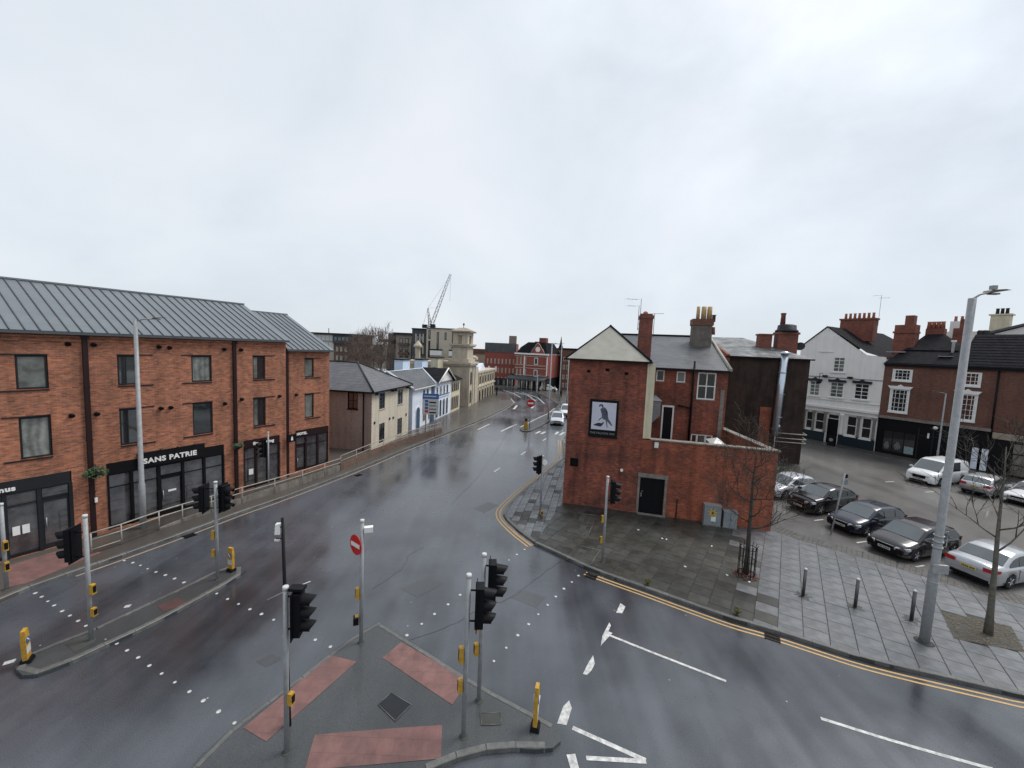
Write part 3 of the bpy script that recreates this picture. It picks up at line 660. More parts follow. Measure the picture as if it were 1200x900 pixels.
# ================================================================== A: orange brick apartments over shops (left)
FA = Frame(-18.87, 17.65, 29)
A = FA.root('apartment_building', 'long orange brick three storey block with grey standing seam roof and dark shopfronts', 'building')
XL = -13.0
wins = []   # x0,x1,z0,z1
for (a, b) in ((-1.98, -1.10), (1.05, 1.78), (3.96, 4.90), (7.04, 7.77)):
    wins.append((a, b, 7.02, 8.42)); wins.append((a, b, 4.15, 5.88))
for (a, b) in ((-5.0, -4.1), (-7.9, -7.0), (-10.9, -10.0)): wins += [(a, b, 7.02, 8.42), (a, b, 4.15, 5.88)]
shops = [(-12.4, -6.4, .12, 3.36), (-5.9, -.60, .12, 3.36), (.52, 5.42, .22, 3.40), (6.46, 8.62, .40, 3.40)]
MB().wall(XL, 9.05, 0, 9.42, 0, wins+shops, .14).build('brick_wall', M_brickA, A)
W2y = .30
w2 = [(10.53, 11.20, 6.98, 8.26), (10.53, 11.20, 4.18, 5.84)]; sh2 = [(9.86, 12.34, .62, 3.42)]
MB().wall(9.05, 12.42, 0, 8.85, W2y, w2+sh2, .14).build('brick_wall', M_brickA, A)
mb = MB(); D1, RZ = 10.1, 11.78
mb.add([(9.05, 0, 0), (9.05, D1, 0), (9.05, D1, 9.42), (9.05, D1/2, RZ-.06), (9.05, 0, 9.42)], [(0, 1, 2, 3, 4)])
mb.quad((XL, D1, 0), (XL, 0, 0), (XL, 0, 9.4), (XL, D1, 9.4)); mb.quad((9.05, D1, 0), (XL, D1, 0), (XL, D1, 9.4), (9.05, D1, 9.4))
mb.add([(12.42, W2y, 0), (12.42, 10.6, 0), (12.42, 10.6, 8.85), (12.42, 5.6, 11.3), (12.42, W2y, 8.85)], [(0, 1, 2, 3, 4)])
mb.build('gable_wall', M_brickA, A)
# corbelled cornice courses
mb = MB()
mb.box(XL, 9.07, -.05, .02, 9.0, 9.07); mb.box(XL, 9.09, -.09, .02, 9.17, 9.25); mb.box(XL, 9.11, -.14, .02, 9.32, 9.42)
mb.box(9.12, 12.44, W2y-.03, W2y+.01, 8.52, 8.58); mb.box(9.12, 12.46, W2y-.06, W2y+.01, 8.68, 8.85)
mb.build('cornice', M_brickA, A)
# backing behind shopfronts and windows
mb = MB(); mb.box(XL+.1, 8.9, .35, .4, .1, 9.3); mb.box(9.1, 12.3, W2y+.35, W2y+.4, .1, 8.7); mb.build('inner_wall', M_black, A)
# roof panels with standing seams
def seam_roof(x0, x1, pitch, y0, z0, y1, z1, parent):
    n = int(round((x1-x0)/pitch)); p = (x1-x0)/n; L_ = math.hypot(y1-y0, z1-z0); ny, nz = -(z1-z0)/L_, (y1-y0)/L_
    def P(x, t, h): return (x, y0+(y1-y0)*t+ny*h, z0+(z1-z0)*t+nz*h)
    me = None
    for i in range(n):
        if me is None:
            mb = MB()
            v = []
            prof = [(0, -.04), (0, .045), (.028, .045), (.028, .0), (p-.004, 0), (p-.004, -.04)]
            for t in (0, 1): v += [P(x, t, h) for x, h in prof]
            for i_ in range(6): mb.add([], [], 0); mb.f.append([i_, 6+i_, 6+(i_+1) % 6, (i_+1) % 6]); mb.mi.append(1 if i_ < 3 else 0); mb.sm.append(False)
            b0 = len(mb.v); mb.v += [tuple(q) for q in v]; mb.f += [[0, 1, 2, 3, 4, 5], [11, 10, 9, 8, 7, 6]]; mb.mi += [0, 0]; mb.sm += [False, False]
            me = mb.mesh('roof_panel'); me.materials.append(M_zinc); me.materials.append(M_zincD)
        o = link('roof_panel', me, None, parent, (x0+i*p, 0, 0))
sb = MB(); sb.add([(XL, -.22, 9.38), (9.15, -.22, 9.38), (9.15, D1/2, RZ-.04), (XL, D1/2, RZ-.04), (XL, D1+.2, 9.3), (9.15, D1+.2, 9.3)], [(0, 1, 2, 3), (3, 2, 5, 4)])
sb.add([(9.12, .02, 8.83), (12.55, .02, 8.83), (12.55, 5.6, 11.38), (9.12, 5.6, 11.38), (9.12, 10.7, 8.9), (12.55, 10.7, 8.9)], [(0, 1, 2, 3), (3, 2, 5, 4)])
sb.build('roof_deck', M_zincD, A)
seam_roof(XL, 9.16, .405, -.24, 9.43, D1/2, RZ, A)
seam_roof(9.14, 12.58, .40, .0, 8.87, 5.6, 11.42, A)
mb = MB(); mb.box(XL, 9.18, D1/2-.12, D1/2+.12, RZ-.02, RZ+.06); mb.box(9.14, 12.6, 5.5, 5.72, 11.38, 11.46); mb.build('ridge_cap', M_zinc, A)
mb = MB(); mb.box(XL, 9.14, -.3, -.2, 9.30, 9.40); mb.box(9.16, 12.58, -.06, .04, 8.74, 8.84); mb.build('gutter', M_zincD, A)
# windows
bl = [M_glass, M_glassC, M_blind, M_glass]
kinds = {(-1.98, 0): M_glassC, (-1.98, 1): M_curt, (1.05, 0): M_glass, (1.05, 1): M_glass, (3.96, 0): M_curt, (3.96, 1): M_glass, (7.04, 0): M_curt, (7.04, 1): M_glassC}
for i, (a, b, c, d) in enumerate(wins):
    pm = kinds.get((a, i % 2), M_glass)
    vx = [(a+b)/2-.05] if (a == 7.04 or a == 1.05) else []
    window(A, a+.02, b-.02, c+.02, d-.02, .05, M_dark, [pm, M_glass], .055, vx)
    ext = (b, b+.58) if a in (1.05, 7.04) else ((a-.44, a) if a in (-1.98, 3.96, -5.0, -7.9, -10.9) else (b, b+.5))
    B(min(a, ext[0]), max(b, ext[1]), -.035, .03, c-.075, c-.015, 'sill', M_dark, A)
    B(min(a, ext[0]), max(b, ext[1]), -.03, .03, d+.005, d+.05, 'lintel', M_dark, A)
for (a, b, c, d) in w2:
    window(A, a+.02, b-.02, c+.02, d-.02, W2y+.05, M_dark, [M_glassC, M_glass], .05)
    B(a, b+.52, W2y-.035, W2y+.03, c-.07, c-.015, 'sill', M_dark, A); B(a, b+.52, W2y-.03, W2y+.03, d+.005, d+.045, 'lintel', M_dark, A)
# round vents
vent_me = MB().tube([(0, .02, 0), (0, -.08, 0)], .085, 12).tube([(0, -.08, .0), (0, -.12, -.03)], .10, 12).mesh('vent'); vent_me.materials.append(M_black)
for x, z in ((-.51, 8.91), (.28, 8.9), (2.6, 8.86), (3.02, 8.83), (-.51, 5.8), (.28, 5.78), (2.6, 5.78), (3.0, 5.78), (5.5, 8.8), (6.38, 8.78), (5.49, 5.74), (6.37, 5.9), (8.6, 5.9), (-3.5, 8.9), (-3.5, 5.8)): link('vent', vent_me, None, A, (x, 0, z))
link('vent', vent_me, None, A, (9.9, W2y, 5.85))
for x, y, z1 in ((0, -.07, 9.2), (6.02, -.07, 9.15), (9.2, .12, 8.7), (-6.15, -.07, 9.2)):
    d = MB().box(x-.085, x+.085, y-.05, y+.06, .15, z1).box(x-.13, x+.13, y-.08, y+.06, z1-.02, z1+.2)
    for zz in (2.2, 4.6, 7.0): d.box(x-.105, x+.105, y-.06, y+.06, zz, zz+.05)
    d.build('downpipe', M_brown, A)
B(.05, .14, -.2, -.12, 1.75, 1.95, 'notice', M_white, A)
# --- shopfronts
def shopfront(x0, x1, z0, z1, y, fascia, cols, door, fm, trz=2.2, glass=M_glassS, kick=.1):
    B(x0, x1, y-.05, y+.12, fascia, z1, 'fascia', fm, A)
    xs = [x0]+cols+[x1]
    for i in range(len(xs)-1):
        a, b = xs[i], xs[i+1]
        if i == door:
            d = MB(); d.box(a, b, y+.02, y+.1, trz+.02, fascia); d_ = d.build('fanlight_panel', fm, A)
            MB().box(a+.09, b-.09, y+.0, y+.03, trz+.12, fascia-.06).build('pane', glass, d_)
            dm = MB(); dm.box(a+.03, a+.12, y+.03, y+.08, z0, trz); dm.box(b-.12, b-.03, y+.03, y+.08, z0, trz); dm.box(a+.12, b-.12, y+.03, y+.08, z0, z0+.22); dm.box(a+.12, b-.12, y+.03, y+.08, trz-.12, trz)
            dr = dm.build('door', fm, A); MB().box(a+.1, b-.1, y+.05, y+.07, z0+.2, trz-.1).build('pane', glass, dr)
            MB().tube([(a+.17, y, 1.0), (a+.17, y, 1.5)], .018, 6).build('handle', M_steel, dr)
        else:
            window(A, a+.01, b-.01, z0+kick, fascia, y, fm, glass, .06, hz=[trz], dep=.09)
            if kick > .01: B(a, b, y+.02, y+.1, z0, z0+kick, 'stall_riser', fm, A)
    for x in xs: B(x-.06, x+.06, y-.03, y+.1, z0, fascia, 'pilaster', fm, A)
shopfront(-5.9, -.64, .12, 3.36, .03, 2.84, [-4.4, -2.48, -1.56], 3, M_dark, 2.3)
shopfront(-12.3, -6.44, .12, 3.36, .03, 2.84, [-10.5, -9, -8], 1, M_dark, 2.3)
text(A, 'nus', -2.62, 2.96, -.045, .26, M_white, sx=1.15)
for x in (-2.32, -2.06): B(x, x+.20, .035, .028, 1.05, 1.42, 'poster', M_white, A)
shopfront(.54, 5.40, .22, 3.40, .03, 2.86, [1.40, 2.44, 3.46, 4.44], 2, M_black, 2.22)
B(1.62, 4.42, -.14, .0, 2.96, 3.66, 'sign_board', M_black, A)
text(A, 'SANS PATRIE', 1.80, 3.13, -.15, .34, M_white, sx=1.06)
for x in (1.75, 2.45, 3.15, 3.9): MB().tube([(x, -.14, 3.66), (x, -.3, 3.74), (x, -.36, 3.68)], .025, 6).build('sign_lamp', M_black, A)
B(2.82, 3.16, .045, .055, 1.38, 1.48, 'poster', M_white, A)
shopfront(6.48, 8.60, .40, 3.40, .03, 2.93, [7.18, 7.88], 9, M_brown, 2.25)
text(A, 'fine dining', 6.98, 3.06, -.03, .24, M_white, sx=1.15)
B(6.75, 7.0, .02, .028, 1.25, 1.6, 'poster', M_white, A)
_k = W2y+.03
shopfront(9.86, 12.34, .62, 3.42, _k, 2.98, [10.62, 11.52], 0, M_brown, 2.36)
text(A, '\u25A0\u25A0\u25A0\u25A0\u25A0' if False else 'HOTEL', 9.93, 3.1, W2y-.03, .22, M_white)
# --- hanging baskets of greenery and the black lantern sign
def clump(r, n, m_, name, par, loc, flat=.6, leaf=.05):
    mb = MB()
    for i in range(n):
        while True:
            p = Vector((random.uniform(-1, 1), random.uniform(-1, 1), random.uniform(-1, 1)))
            if p.length < 1: break
        p = Vector((p.x*r, p.y*r*.55, p.z*r*flat)); a = Vector((random.uniform(-1, 1), random.uniform(-1, 1), random.uniform(-1, 1))).normalized(); b = a.orthogonal().normalized()
        s_ = leaf*random.uniform(.6, 1.3)
        mb.add([p-a*s_, p+b*s_*.5, p+a*s_, p-b*s_*.5], [(0, 1, 2, 3)])
    return mb.build(name, m_, par, loc)
for x, z, r, lab in ((.08, 3.16, .44, 'trailing green hanging basket between the two left shopfronts'), (5.98, 3.24, .3, 'small green hanging basket right of the large black shop sign')):
    q = FA.w(x, -.35, z); t = thing('hanging_basket', lab, 'hanging basket', q, FA.rz, 'green hanging baskets on the brick wall')
    clump(r, 420, M_leaf, 'foliage', t, (0, 0, 0)); MB().lathe([(.05, -.2), (.2, -.08), (.24, .02)], seg=10).build('basket', M_brown, t)
    MB().tube([(0, .35, .35), (0, 0, .38), (0, 0, .05)], .012, 5).build('bracket', M_black, t)
q = FA.w(9.28, -.2, 3.1); t = thing('projecting_sign', 'small black projecting sign with a pale figure beside the downpipe', 'sign', q, FA.rz)
B(-.27, .27, -.04, .04, -.24, .24, 'board', M_black, t); MB().eprism([(-.07, -.14), (.07, -.14), (.05, .06), (0, .14), (-.05, .06)], -.06, -.041).build('emblem', M_white, t)
MB().tube([(0, 0, .24), (0, 0, .34), (0, .32, .34)], .015, 5).build('bracket', M_black, t)

# ================================================================== ramp, retaining wall and railing by the left shops
rail_px = [(143,638.4),(158,634),(186.7,620.7),(214,611.5),(248,601),(283.7,589.7),(322,578),(354.5,567.3),(380.5,558),(399.3,551.4)]
rp = GP(rail_px, .11); rp[0] = (-17.45, 16.2); rp[1] = (-17.05, 17.1); 
seg2 = [rp[-1], G(440, 533, .11).xy.to_tuple(), G(478, 518.5, .11).xy.to_tuple(), G(518, 506, .11).xy.to_tuple()]
def th(i): return .13+max(0, min(1, (i-2)/4))*.36
ter = MB(); back = [FA.w(x, .05).xy.to_tuple() for x in (-.6, .3, 2.0, 3.6, 5.3, 7.1, 8.9, 10.6, 12.0, 13.2)]
vs = []
for i, (a, b) in enumerate(zip(rp, back)): vs += [(*a, .1), (*a, th(i)), (*b, .1+(th(i)-.1)*1.0), (*b, .1)]
n_ = len(rp)
ter.add(vs, [(4*i+1, 4*i+5, 4*i+6, 4*i+2) for i in range(n_-1)]+[(4*(n_-1), 4*(n_-1)+3, 4*(n_-1)+2, 4*(n_-1)+1)])
tr = ter.build('ramp', M_path); tag(tr, kind='structure', label='raised paved ramp in front of the left shops')
def wallrun(pts, hts, name, m_, label, thick=.14, par=None, cop=None):
    mb = MB()
    for i in range(len(pts)-1):
        a, b = Vector(pts[i]), Vector(pts[i+1]); d = (b-a).normalized(); n2_ = Vector((-d.y, d.x))*thick
        p = [a, b, b+n2_, a+n2_]; vs = [(q.x, q.y, .05) for q in p]+[(a.x, a.y, hts[i]), (b.x, b.y, hts[i+1]), (p[2].x, p[2].y, hts[i+1]), (p[3].x, p[3].y, hts[i])]
        mb.add(vs, [(0,3,2,1),(4,5,6,7),(0,1,5,4),(1,2,6,5),(2,3,7,6),(3,0,4,7)])
    return mb.build(name, m_, par)
rw = wallrun(rp[2:], [th(i)+.03 for i in range(2, n_)], 'retaining_wall', M_conc, ''); tag(rw, 'low stained concrete retaining wall under the pale railing', 'wall')
bw = wallrun(seg2, [.62, .62, .6, .55], 'brick_parapet', M_brickBrown, ''); tag(bw, 'low brown brick parapet wall running on past the cream building', 'wall')
rt = thing('handrail', 'pale grey tubular railing along the ramp beside the shops', 'railing', (0, 0, 0))
def rail(pts, z0s, h, par, mid=.55, r=.03):
    top = [(p[0], p[1], z+h) for p, z in zip(pts, z0s)]; md = [(p[0], p[1], z+h*mid) for p, z in zip(pts, z0s)]
    MB().tube(top, r, 6).build('top_rail', M_steel2, par); MB().tube(md, r*.85, 6).build('lower_rail', M_steel2, par)
    for p, z in zip(pts, z0s): MB().tube([(p[0], p[1], .1), (p[0], p[1], z+h)], r, 6).build('post', M_steel2, par)
M_steel2 = mat('pale_weathered_rail', (.36, .335, .30), .55, (.24, .22, .19), 5)
rail(rp, [.1]*len(rp), .92, rt, .68)
MB().tube([(*rp[0], .3), (*rp[1], .3)], .022, 6).build('lower_rail', M_steel2, rt)
rt2 = thing('handrail', 'distant continuation of the pale railing on top of the brown brick parapet', 'railing', (0, 0, 0))
pp = [tuple(q) for q in resample([Vector(s) for s in seg2], 1.9)]
rail(pp, [.25]*len(pp), .95, rt2, .6)

# ================================================================== B: cream brick building with hipped slate roof
FB = Frame(-12.02, 34.29, 8.5)
Bd = FB.root('cream_brick_building', 'two storey cream brick building with hipped grey slate roof and buff side wall', 'building')
EZ = 5.36; LB = 7.9; DB = 8.2
bw_ = [(1.36, 2.46, 3.56, 5.02), (5.2, 6.36, 3.50, 4.96), (1.40, 2.48, .42, 2.22), (5.2, 6.30, .36, 2.06)]
MB().wall(0, LB, 0, EZ, 0, bw_, .12).build('front_wall', M_cream_b if False else M_brickCr, Bd)
mb = MB(); sw = (1.30, 2.24, 3.70, 5.14)   # side wall in the x=0 plane, opening along y
ys = [0, sw[0], sw[1], DB]; zs = [0, sw[2], sw[3], EZ]
for i in range(3):
    for j in range(3):
        if i == 1 and j == 1: continue
        mb.quad((0, ys[i+1], zs[j]), (0, ys[i], zs[j]), (0, ys[i], zs[j+1]), (0, ys[i+1], zs[j+1]))
mb.build('side_wall', M_brickS, Bd)
mb = MB(); mb.quad((LB, 0, 0), (LB, DB, 0), (LB, DB, EZ), (LB, 0, EZ)); mb.quad((LB, DB, 0), (0, DB, 0), (0, DB, EZ), (LB, DB, EZ)); mb.build('back_wall', M_brickCr, Bd)
f = MB(); f.box(.05, .11, sw[0], sw[1], sw[2], sw[2]+.08); f.box(.05, .11, sw[0], sw[1], sw[3]-.08, sw[3]); f.box(.05, .11, sw[0], sw[0]+.08, sw[2]+.08, sw[3]-.08); f.box(.05, .11, sw[1]-.08, sw[1], sw[2]+.08, sw[3]-.08)
f.box(.054, .11, (sw[0]+sw[1])/2-.025, (sw[0]+sw[1])/2+.025, sw[2]+.08, sw[3]-.08); f.box(.057, .11, sw[0]+.08, sw[1]-.08, 4.4, 4.45); fo_ = f.build('window', M_brown, Bd)
MB().box(.085, .10, sw[0], sw[1], sw[2], sw[3]).build('pane', M_glass, fo_)
B(-.06, .06, sw[0]-.08, sw[1]+.08, sw[2]-.08, sw[2], 'sill', M_brown, Bd)
for (a, b, c, d) in bw_:
    window(Bd, a, b, c, d, .04, M_dark, M_glass, .07, [(a+b)/2], [c+(d-c)*.25, c+(d-c)*.5, c+(d-c)*.75], panes='one'); B(a-.06, b+.06, -.05, .05, c-.09, c-.002, 'sill', M_stone, Bd)
RX = LB/2; RZB = 7.55; HD = 3.6; o_ = .3
MB().add([(-o_, -o_, EZ-.05), (LB+o_, -o_, EZ-.05), (RX, HD, RZB), (RX, DB+o_, RZB), (-o_, DB+o_, EZ-.05), (LB+o_, DB+o_, EZ-.05)], [(0, 1, 2), (4, 0, 2, 3), (1, 5, 3, 2), (5, 4, 3)]).build('roof', M_slateB, Bd)
MB().tube([(-o_, -o_, EZ), (RX, HD, RZB+.03)], .08, 6).tube([(LB+o_, -o_, EZ), (RX, HD, RZB+.03)], .06, 6).tube([(RX, HD, RZB+.03), (RX, DB+o_, RZB+.03)], .07, 6).build('hip_tiles', M_dark, Bd)
mb = MB(); mb.box(-o_-.06, LB+.1, -o_-.1, -o_+.04, EZ-.17, EZ-.04); mb.box(-o_-.1, -o_+.04, -o_+.05, DB+.3, EZ-.171, EZ-.04); mb.build('gutter', M_black, Bd)
for x in (.6, 3.7, 4.3, 7.2): MB().box(x-.06, x+.06, -.3, 0, EZ-.4, EZ-.17).build('gutter_bracket', M_black, Bd)
MB().tube([(-.08, .72, .1), (-.08, .72, EZ-.1)], .06, 8).build('downpipe', M_black, Bd)
tie = MB().tube([(0, .01, 0), (0, -.06, 0)], .12, 10).mesh('wall_tie'); tie.materials.append(M_black)
for x, z in ((.5, 2.52), (3.43, 2.4), (4.2, 2.36), (7.25, 2.2)): link('wall_tie', tie, None, Bd, (x, 0, z))

# ================================================================== C: white and blue painted row, and its cream end bay
FC = Frame(-10.75, 43.3, 9.4)
Cd = FC.root('painted_row_building', 'bluish white painted two storey row with arched windows and slate gables', 'building')
LC = 13.2; EC = 4.75
def sC(u, v): return FC.sz(u, v)
MB().wall(0, LC, 0, EC, 0, [], .1).build('front_wall', M_bluew, Cd)
bodybox(Cd, -.02, LC, 0, 7.5, 0, EC, M_bluep)
# set back grey end bay next to the cream brick building
B(-1.4, -.02, .9, 6, 0, 4.4, 'end_bay', M_gtwo, Cd); B(-1.4, -.05, .6, .9, 0, 1.9, 'porch', M_brickBrown, Cd)
def arch_poly(xc, w_, z0, z1, n=7):
    r = w_/2; pts = [(xc-r, z0), (xc+r, z0), (xc+r, z1-r)]
    pts += [(xc+r*math.cos(math.pi*k/n), z1-r+r*math.sin(math.pi*k/n)) for k in range(1, n)]+[(xc-r, z1-r)]
    return pts
def arch_window(par, xc, w_, z0, z1, fm, pm, y=0.0, door=False):
    f = MB().eprism(arch_poly(xc, w_+.24, z0-.05, z1+.12), y-.05, y+.02).build('door' if door else 'window', fm, par)
    MB().eprism(arch_poly(xc, w_, z0, z1), y-.075, y-.051).build('pane', pm, f); return f
B(-.3, 6.3, -.36, -.01, EC-.16, EC-.04, 'gutter', M_white, Cd)
arch_window(Cd, 1.5, 1.0, .12, 2.5, M_bluew, M_blued, door=True)
for x in (4.3, 5.4, 6.5): 
    B(x-.16, x+.16, -.06, .0, .1, 2.2, 'pilaster', M_blued if x == 5.4 else M_white, Cd)
for x in (3.2, 3.75, 4.85, 5.9): arch_window(Cd, x, .42, .7, 2.25, M_white, M_glass)
for x in (3.0, 4.1): window(Cd, x, x+.55, 3.1, 4.3, -.03, M_blued, M_glass, .05, panes='one')
B(5.6, 6.6, -.08, .0, .1, EC-.15, 'blue_panel', M_blued, Cd)
for x in (7.6, 8.9, 10.2, 11.5):
    arch_window(Cd, x, .62, .35, 2.5, M_bluew, M_navy); arch_window(Cd, x, .5, 3.2, 4.3, M_bluew, M_glass)
B(6.8, 12.4, -.12, 0, 2.85, 3.0, 'string_course', M_bluep, Cd); B(6.9, 12.4, -.1, 0, 3.0, 3.12, 'string_course', M_blued, Cd)
mb = MB()   # main pitched roof and its lead edge
mb.add([(-.6, -.35, EC-.02), (6.3, -.35, EC+.02), (9.9, 3.0, 6.42), (0, 3.0, 6.42), (-.6, 6.6, 4.8), (9.9, 6.6, 4.8)], [(0, 1, 2, 3), (3, 2, 5, 4), (4, 0, 3)])
mb.add([(6.3, -.33, EC), (LC+.1, -.33, EC), (LC+.1, 3.0, 6.36), (9.9, 3.0, 6.36), (LC+.1, 6.6, 4.8), (9.9, 6.6, 4.8)], [(0, 1, 2, 3), (3, 2, 4, 5), (1, 4, 2)])
mb.build('roof', M_slateP, Cd)
mb = MB().tube([(6.3, -.36, EC+.06), (9.9, 3.0, 6.45)], .1, 5).tube([(-.6, -.36, EC+.05), (0, 3.0, 6.46)], .12, 5).tube([(-.6, 6.6, 4.85), (0, 3, 6.46)], .1, 5).tube([(0, 3, 6.44), (9.9, 3, 6.44)], .06, 5); mb.build('verge_flashing', M_bluew, Cd)
MB().add([(-.02, 0, EC-.1), (-.02, 6.4, EC-.1), (-.02, 3.0, 6.3)], [(0, 1, 2)]).build('side_gable', M_gtwo, Cd)
# dormer gable over the four arched windows
gb = MB().eprism([(7.3, EC), (13.7, EC), (10.7, 6.4)], -.12, -.02).build('gable', M_render, Cd)
MB().add([(7.1, -.4, EC-.05), (10.7, -.4, 6.52), (10.7, 3.2, 6.52), (7.6, 3.0, 5.4), (14.0, -.4, EC-.05), (13.6, 3.0, 5.4)], [(0, 1, 2, 3), (1, 4, 5, 2)]).build('gable_roof', M_slateD, Cd)
MB().tube([(7.1, -.42, EC), (10.7, -.42, 6.56), (14.0, -.42, EC)], .1, 5).build('bargeboard', M_white, Cd)
for (ua, ub, vt, vb, y, m_) in ((464.5, 478, 421.5, 438, 3.9, M_bluep), (488, 499, 421.5, 432, 3.9, M_bluep), (507, 517.5, 419.5, 433, 3.6, M_cream)):
    (xa_, z1), (xb_, z1b) = FC.sz(ua, vt, y), FC.sz(ub, vt, y); z1 = (z1+z1b)/2; x, s1, z0 = (xa_+xb_)/2, (xb_-xa_)*.62, 5.8
    c_ = MB().cbox(x, y, z0, s1, 1.1, z1-z0).build('chimney', m_, Cd); MB().cbox(x, y, z1, s1+.3, 1.35, .16).build('chimney_cap', M_dark, c_)
# cream bay beyond
FC2 = Frame(*FC.w(LC, 0).xy, 9.4)
C2 = FC2.root('cream_end_building', 'narrow cream two storey building between the blue row and the stone tower', 'building')
MB().wall(.02, 4.4, 0, 4.75, 0, [], .1).build('front_wall', M_cream, C2); bodybox(C2, .02, 4.4, 0, 7, 0, 4.75, M_stoneD)
for x in (.6, 1.5, 2.4, 3.3):
    arch_window(C2, x, .5, 3.1, 4.2, M_stone, M_glass); arch_window(C2, x, .5, .5, 2.3, M_stone, M_glass)
MB().add([(0, -.3, 4.72), (4.5, -.3, 4.72), (4.5, 3.5, 6.3), (0, 3.5, 6.3), (0, 7, 4.8), (4.5, 7, 4.8)], [(0, 1, 2, 3), (3, 2, 5, 4), (1, 5, 2), (4, 0, 3)]).build('roof', M_slateD, C2)
B(0, 4.45, -.38, -.28, 4.6, 4.76, 'gutter', M_black, C2)

# ================================================================== E: stone clock tower station
FT = Frame(-6.83, 62.43, 8.3)
T = FT.root('stone_tower', 'tall cream stone station tower with open belfry and finial', 'tower')
def stage(mb, x0, x1, y0, y1, z0, z1): mb.box(x0, x1, y0, y1, z0, z1)
stage(MB(), 0, 1, 0, 1, 0, 1)
MB().box(0, 4.6, 0, 4.9, 0, 6.5).build('tower_base', M_stone, T)
c_ = MB(); c_.box(-.25, 4.85, -.25, 5.1, 6.5, 6.75); c_.box(-.4, 5.0, -.4, 5.3, 6.76, 7.1); c_.build('cornice', M_stone, T)
c_ = MB(); c_.box(.1, 4.4, .1, 3.4, 7.11, 7.6); c_.box(.4, 4.0, .4, 2.9, 7.6, 9.5); c_.build('tower_stage', M_stone, T)
c_ = MB(); c_.box(.1, 4.3, .1, 3.2, 9.5, 9.7); c_.box(-.05, 4.45, -.05, 3.35, 9.71, 9.95); c_.build('cornice', M_stone, T)
bel = MB()
for (x0, x1, y0, y1) in ((.4, 1.0, .4, 1.0), (3.2, 3.8, .4, 1.0), (.4, 1.0, 2.2, 2.8), (3.2, 3.8, 2.2, 2.8)): bel.box(x0, x1, y0, y1, 9.96, 11.6)
bel.box(.38, 3.82, .38, 2.82, 11.3, 11.75)
for (x0, x1, y0, y1) in ((1.0, 1.45, .45, .85), (2.75, 3.2, .45, .85), (.45, .85, 1.0, 1.25), (.45, .85, 1.95, 2.2)): bel.box(x0, x1, y0, y1, 9.96, 11.3)
bel.build('belfry', M_stone, T)
c_ = MB(); c_.box(.0, 4.2, .0, 3.2, 11.76, 11.95); c_.add([(-.05, -.05, 11.96), (4.25, -.05, 11.96), (4.25, 3.25, 11.96), (-.05, 3.25, 11.96), (1.4, 1.1, 12.5), (2.8, 1.1, 12.5), (2.8, 2.1, 12.5), (1.4, 2.1, 12.5)], [(0, 1, 5, 4), (1, 2, 6, 5), (2, 3, 7, 6), (3, 0, 4, 7), (4, 5, 6, 7)]); c_.build('belfry_roof', M_stoneD, T)
MB().tube([(2.1, 1.6, 12.4), (2.1, 1.6, 12.9)], .05, 6).lathe([(.02, 12.85), (.14, 12.98), (.16, 13.1), (.02, 13.3)], 2.1, 1.6, 8).build('finial', M_dark, T)
for z0, z1 in ((.6, 2.6), (3.6, 5.6)):
    arch_window(T, 1.5, .7, z0, z1, M_stoneD, M_glass); 
for x in (.25, 2.7, 4.2): B(x-.18, x+.18, -.12, 0, .1, 6.4, 'pilaster', M_stone, T)
# side wall stretching back from the tower
B(-.1, 4.0, 4.9, 11.5, 0, 6.4, 'nave_wall', M_stone, T); B(-.3, 4.2, 4.9, 11.8, 6.4, 7.0, 'parapet', M_stone, T)
mb = MB()
mb.lathe([(.45, 7.0), (.42, 9.0), (.75, 9.15), (.75, 9.4), (.3, 9.9), (.08, 10.2)], .6, 8.6, 8, smooth=False); mb.build('turret', M_stone, T)
MB().lathe([(.5, 5.5), (.45, 7.3), (.75, 7.45), (.7, 7.8), (.2, 8.1)], 5.6, .6, 8, smooth=False).box(4.61, 6.6, .0, 4, 0, 6.2).build('corner_pier', M_stone, T)
# further wing
FT2 = Frame(*FT.w(8.6, 0.2).xy, 9)
T2 = FT2.root('stone_wing', 'low cream stone wing with arched openings beyond the tower', 'building')
MB().wall(-1.9, 13, 0, 5.0, 0, [], .1).build('front_wall', M_cream, T2); bodybox(T2, -1.9, 13, 0, 6, 0, 5.0, M_stone, top=True)
B(-2, 13.2, -.2, 0, 2.5, 2.75, 'string_course', M_stone, T2); B(-2, 13.2, -.25, 6.1, 5.0, 5.35, 'parapet', M_stone, T2)
for i in range(6): arch_window(T2, .2+i*2.2, .9, 3.1, 4.5, M_stone, M_glass); arch_window(T2, .2+i*2.2, 1.0, .1, 2.0, M_stone, M_black)
for i in range(7): B(-.95+i*2.2, -.75+i*2.2, -.12, 0, .1, 5.0, 'pilaster', M_stone, T2)
MB().eprism([(2.5, 5.35), (6.5, 5.35), (4.5, 6.6)], .5, 5).build('roof_lantern', M_bluew, T2)

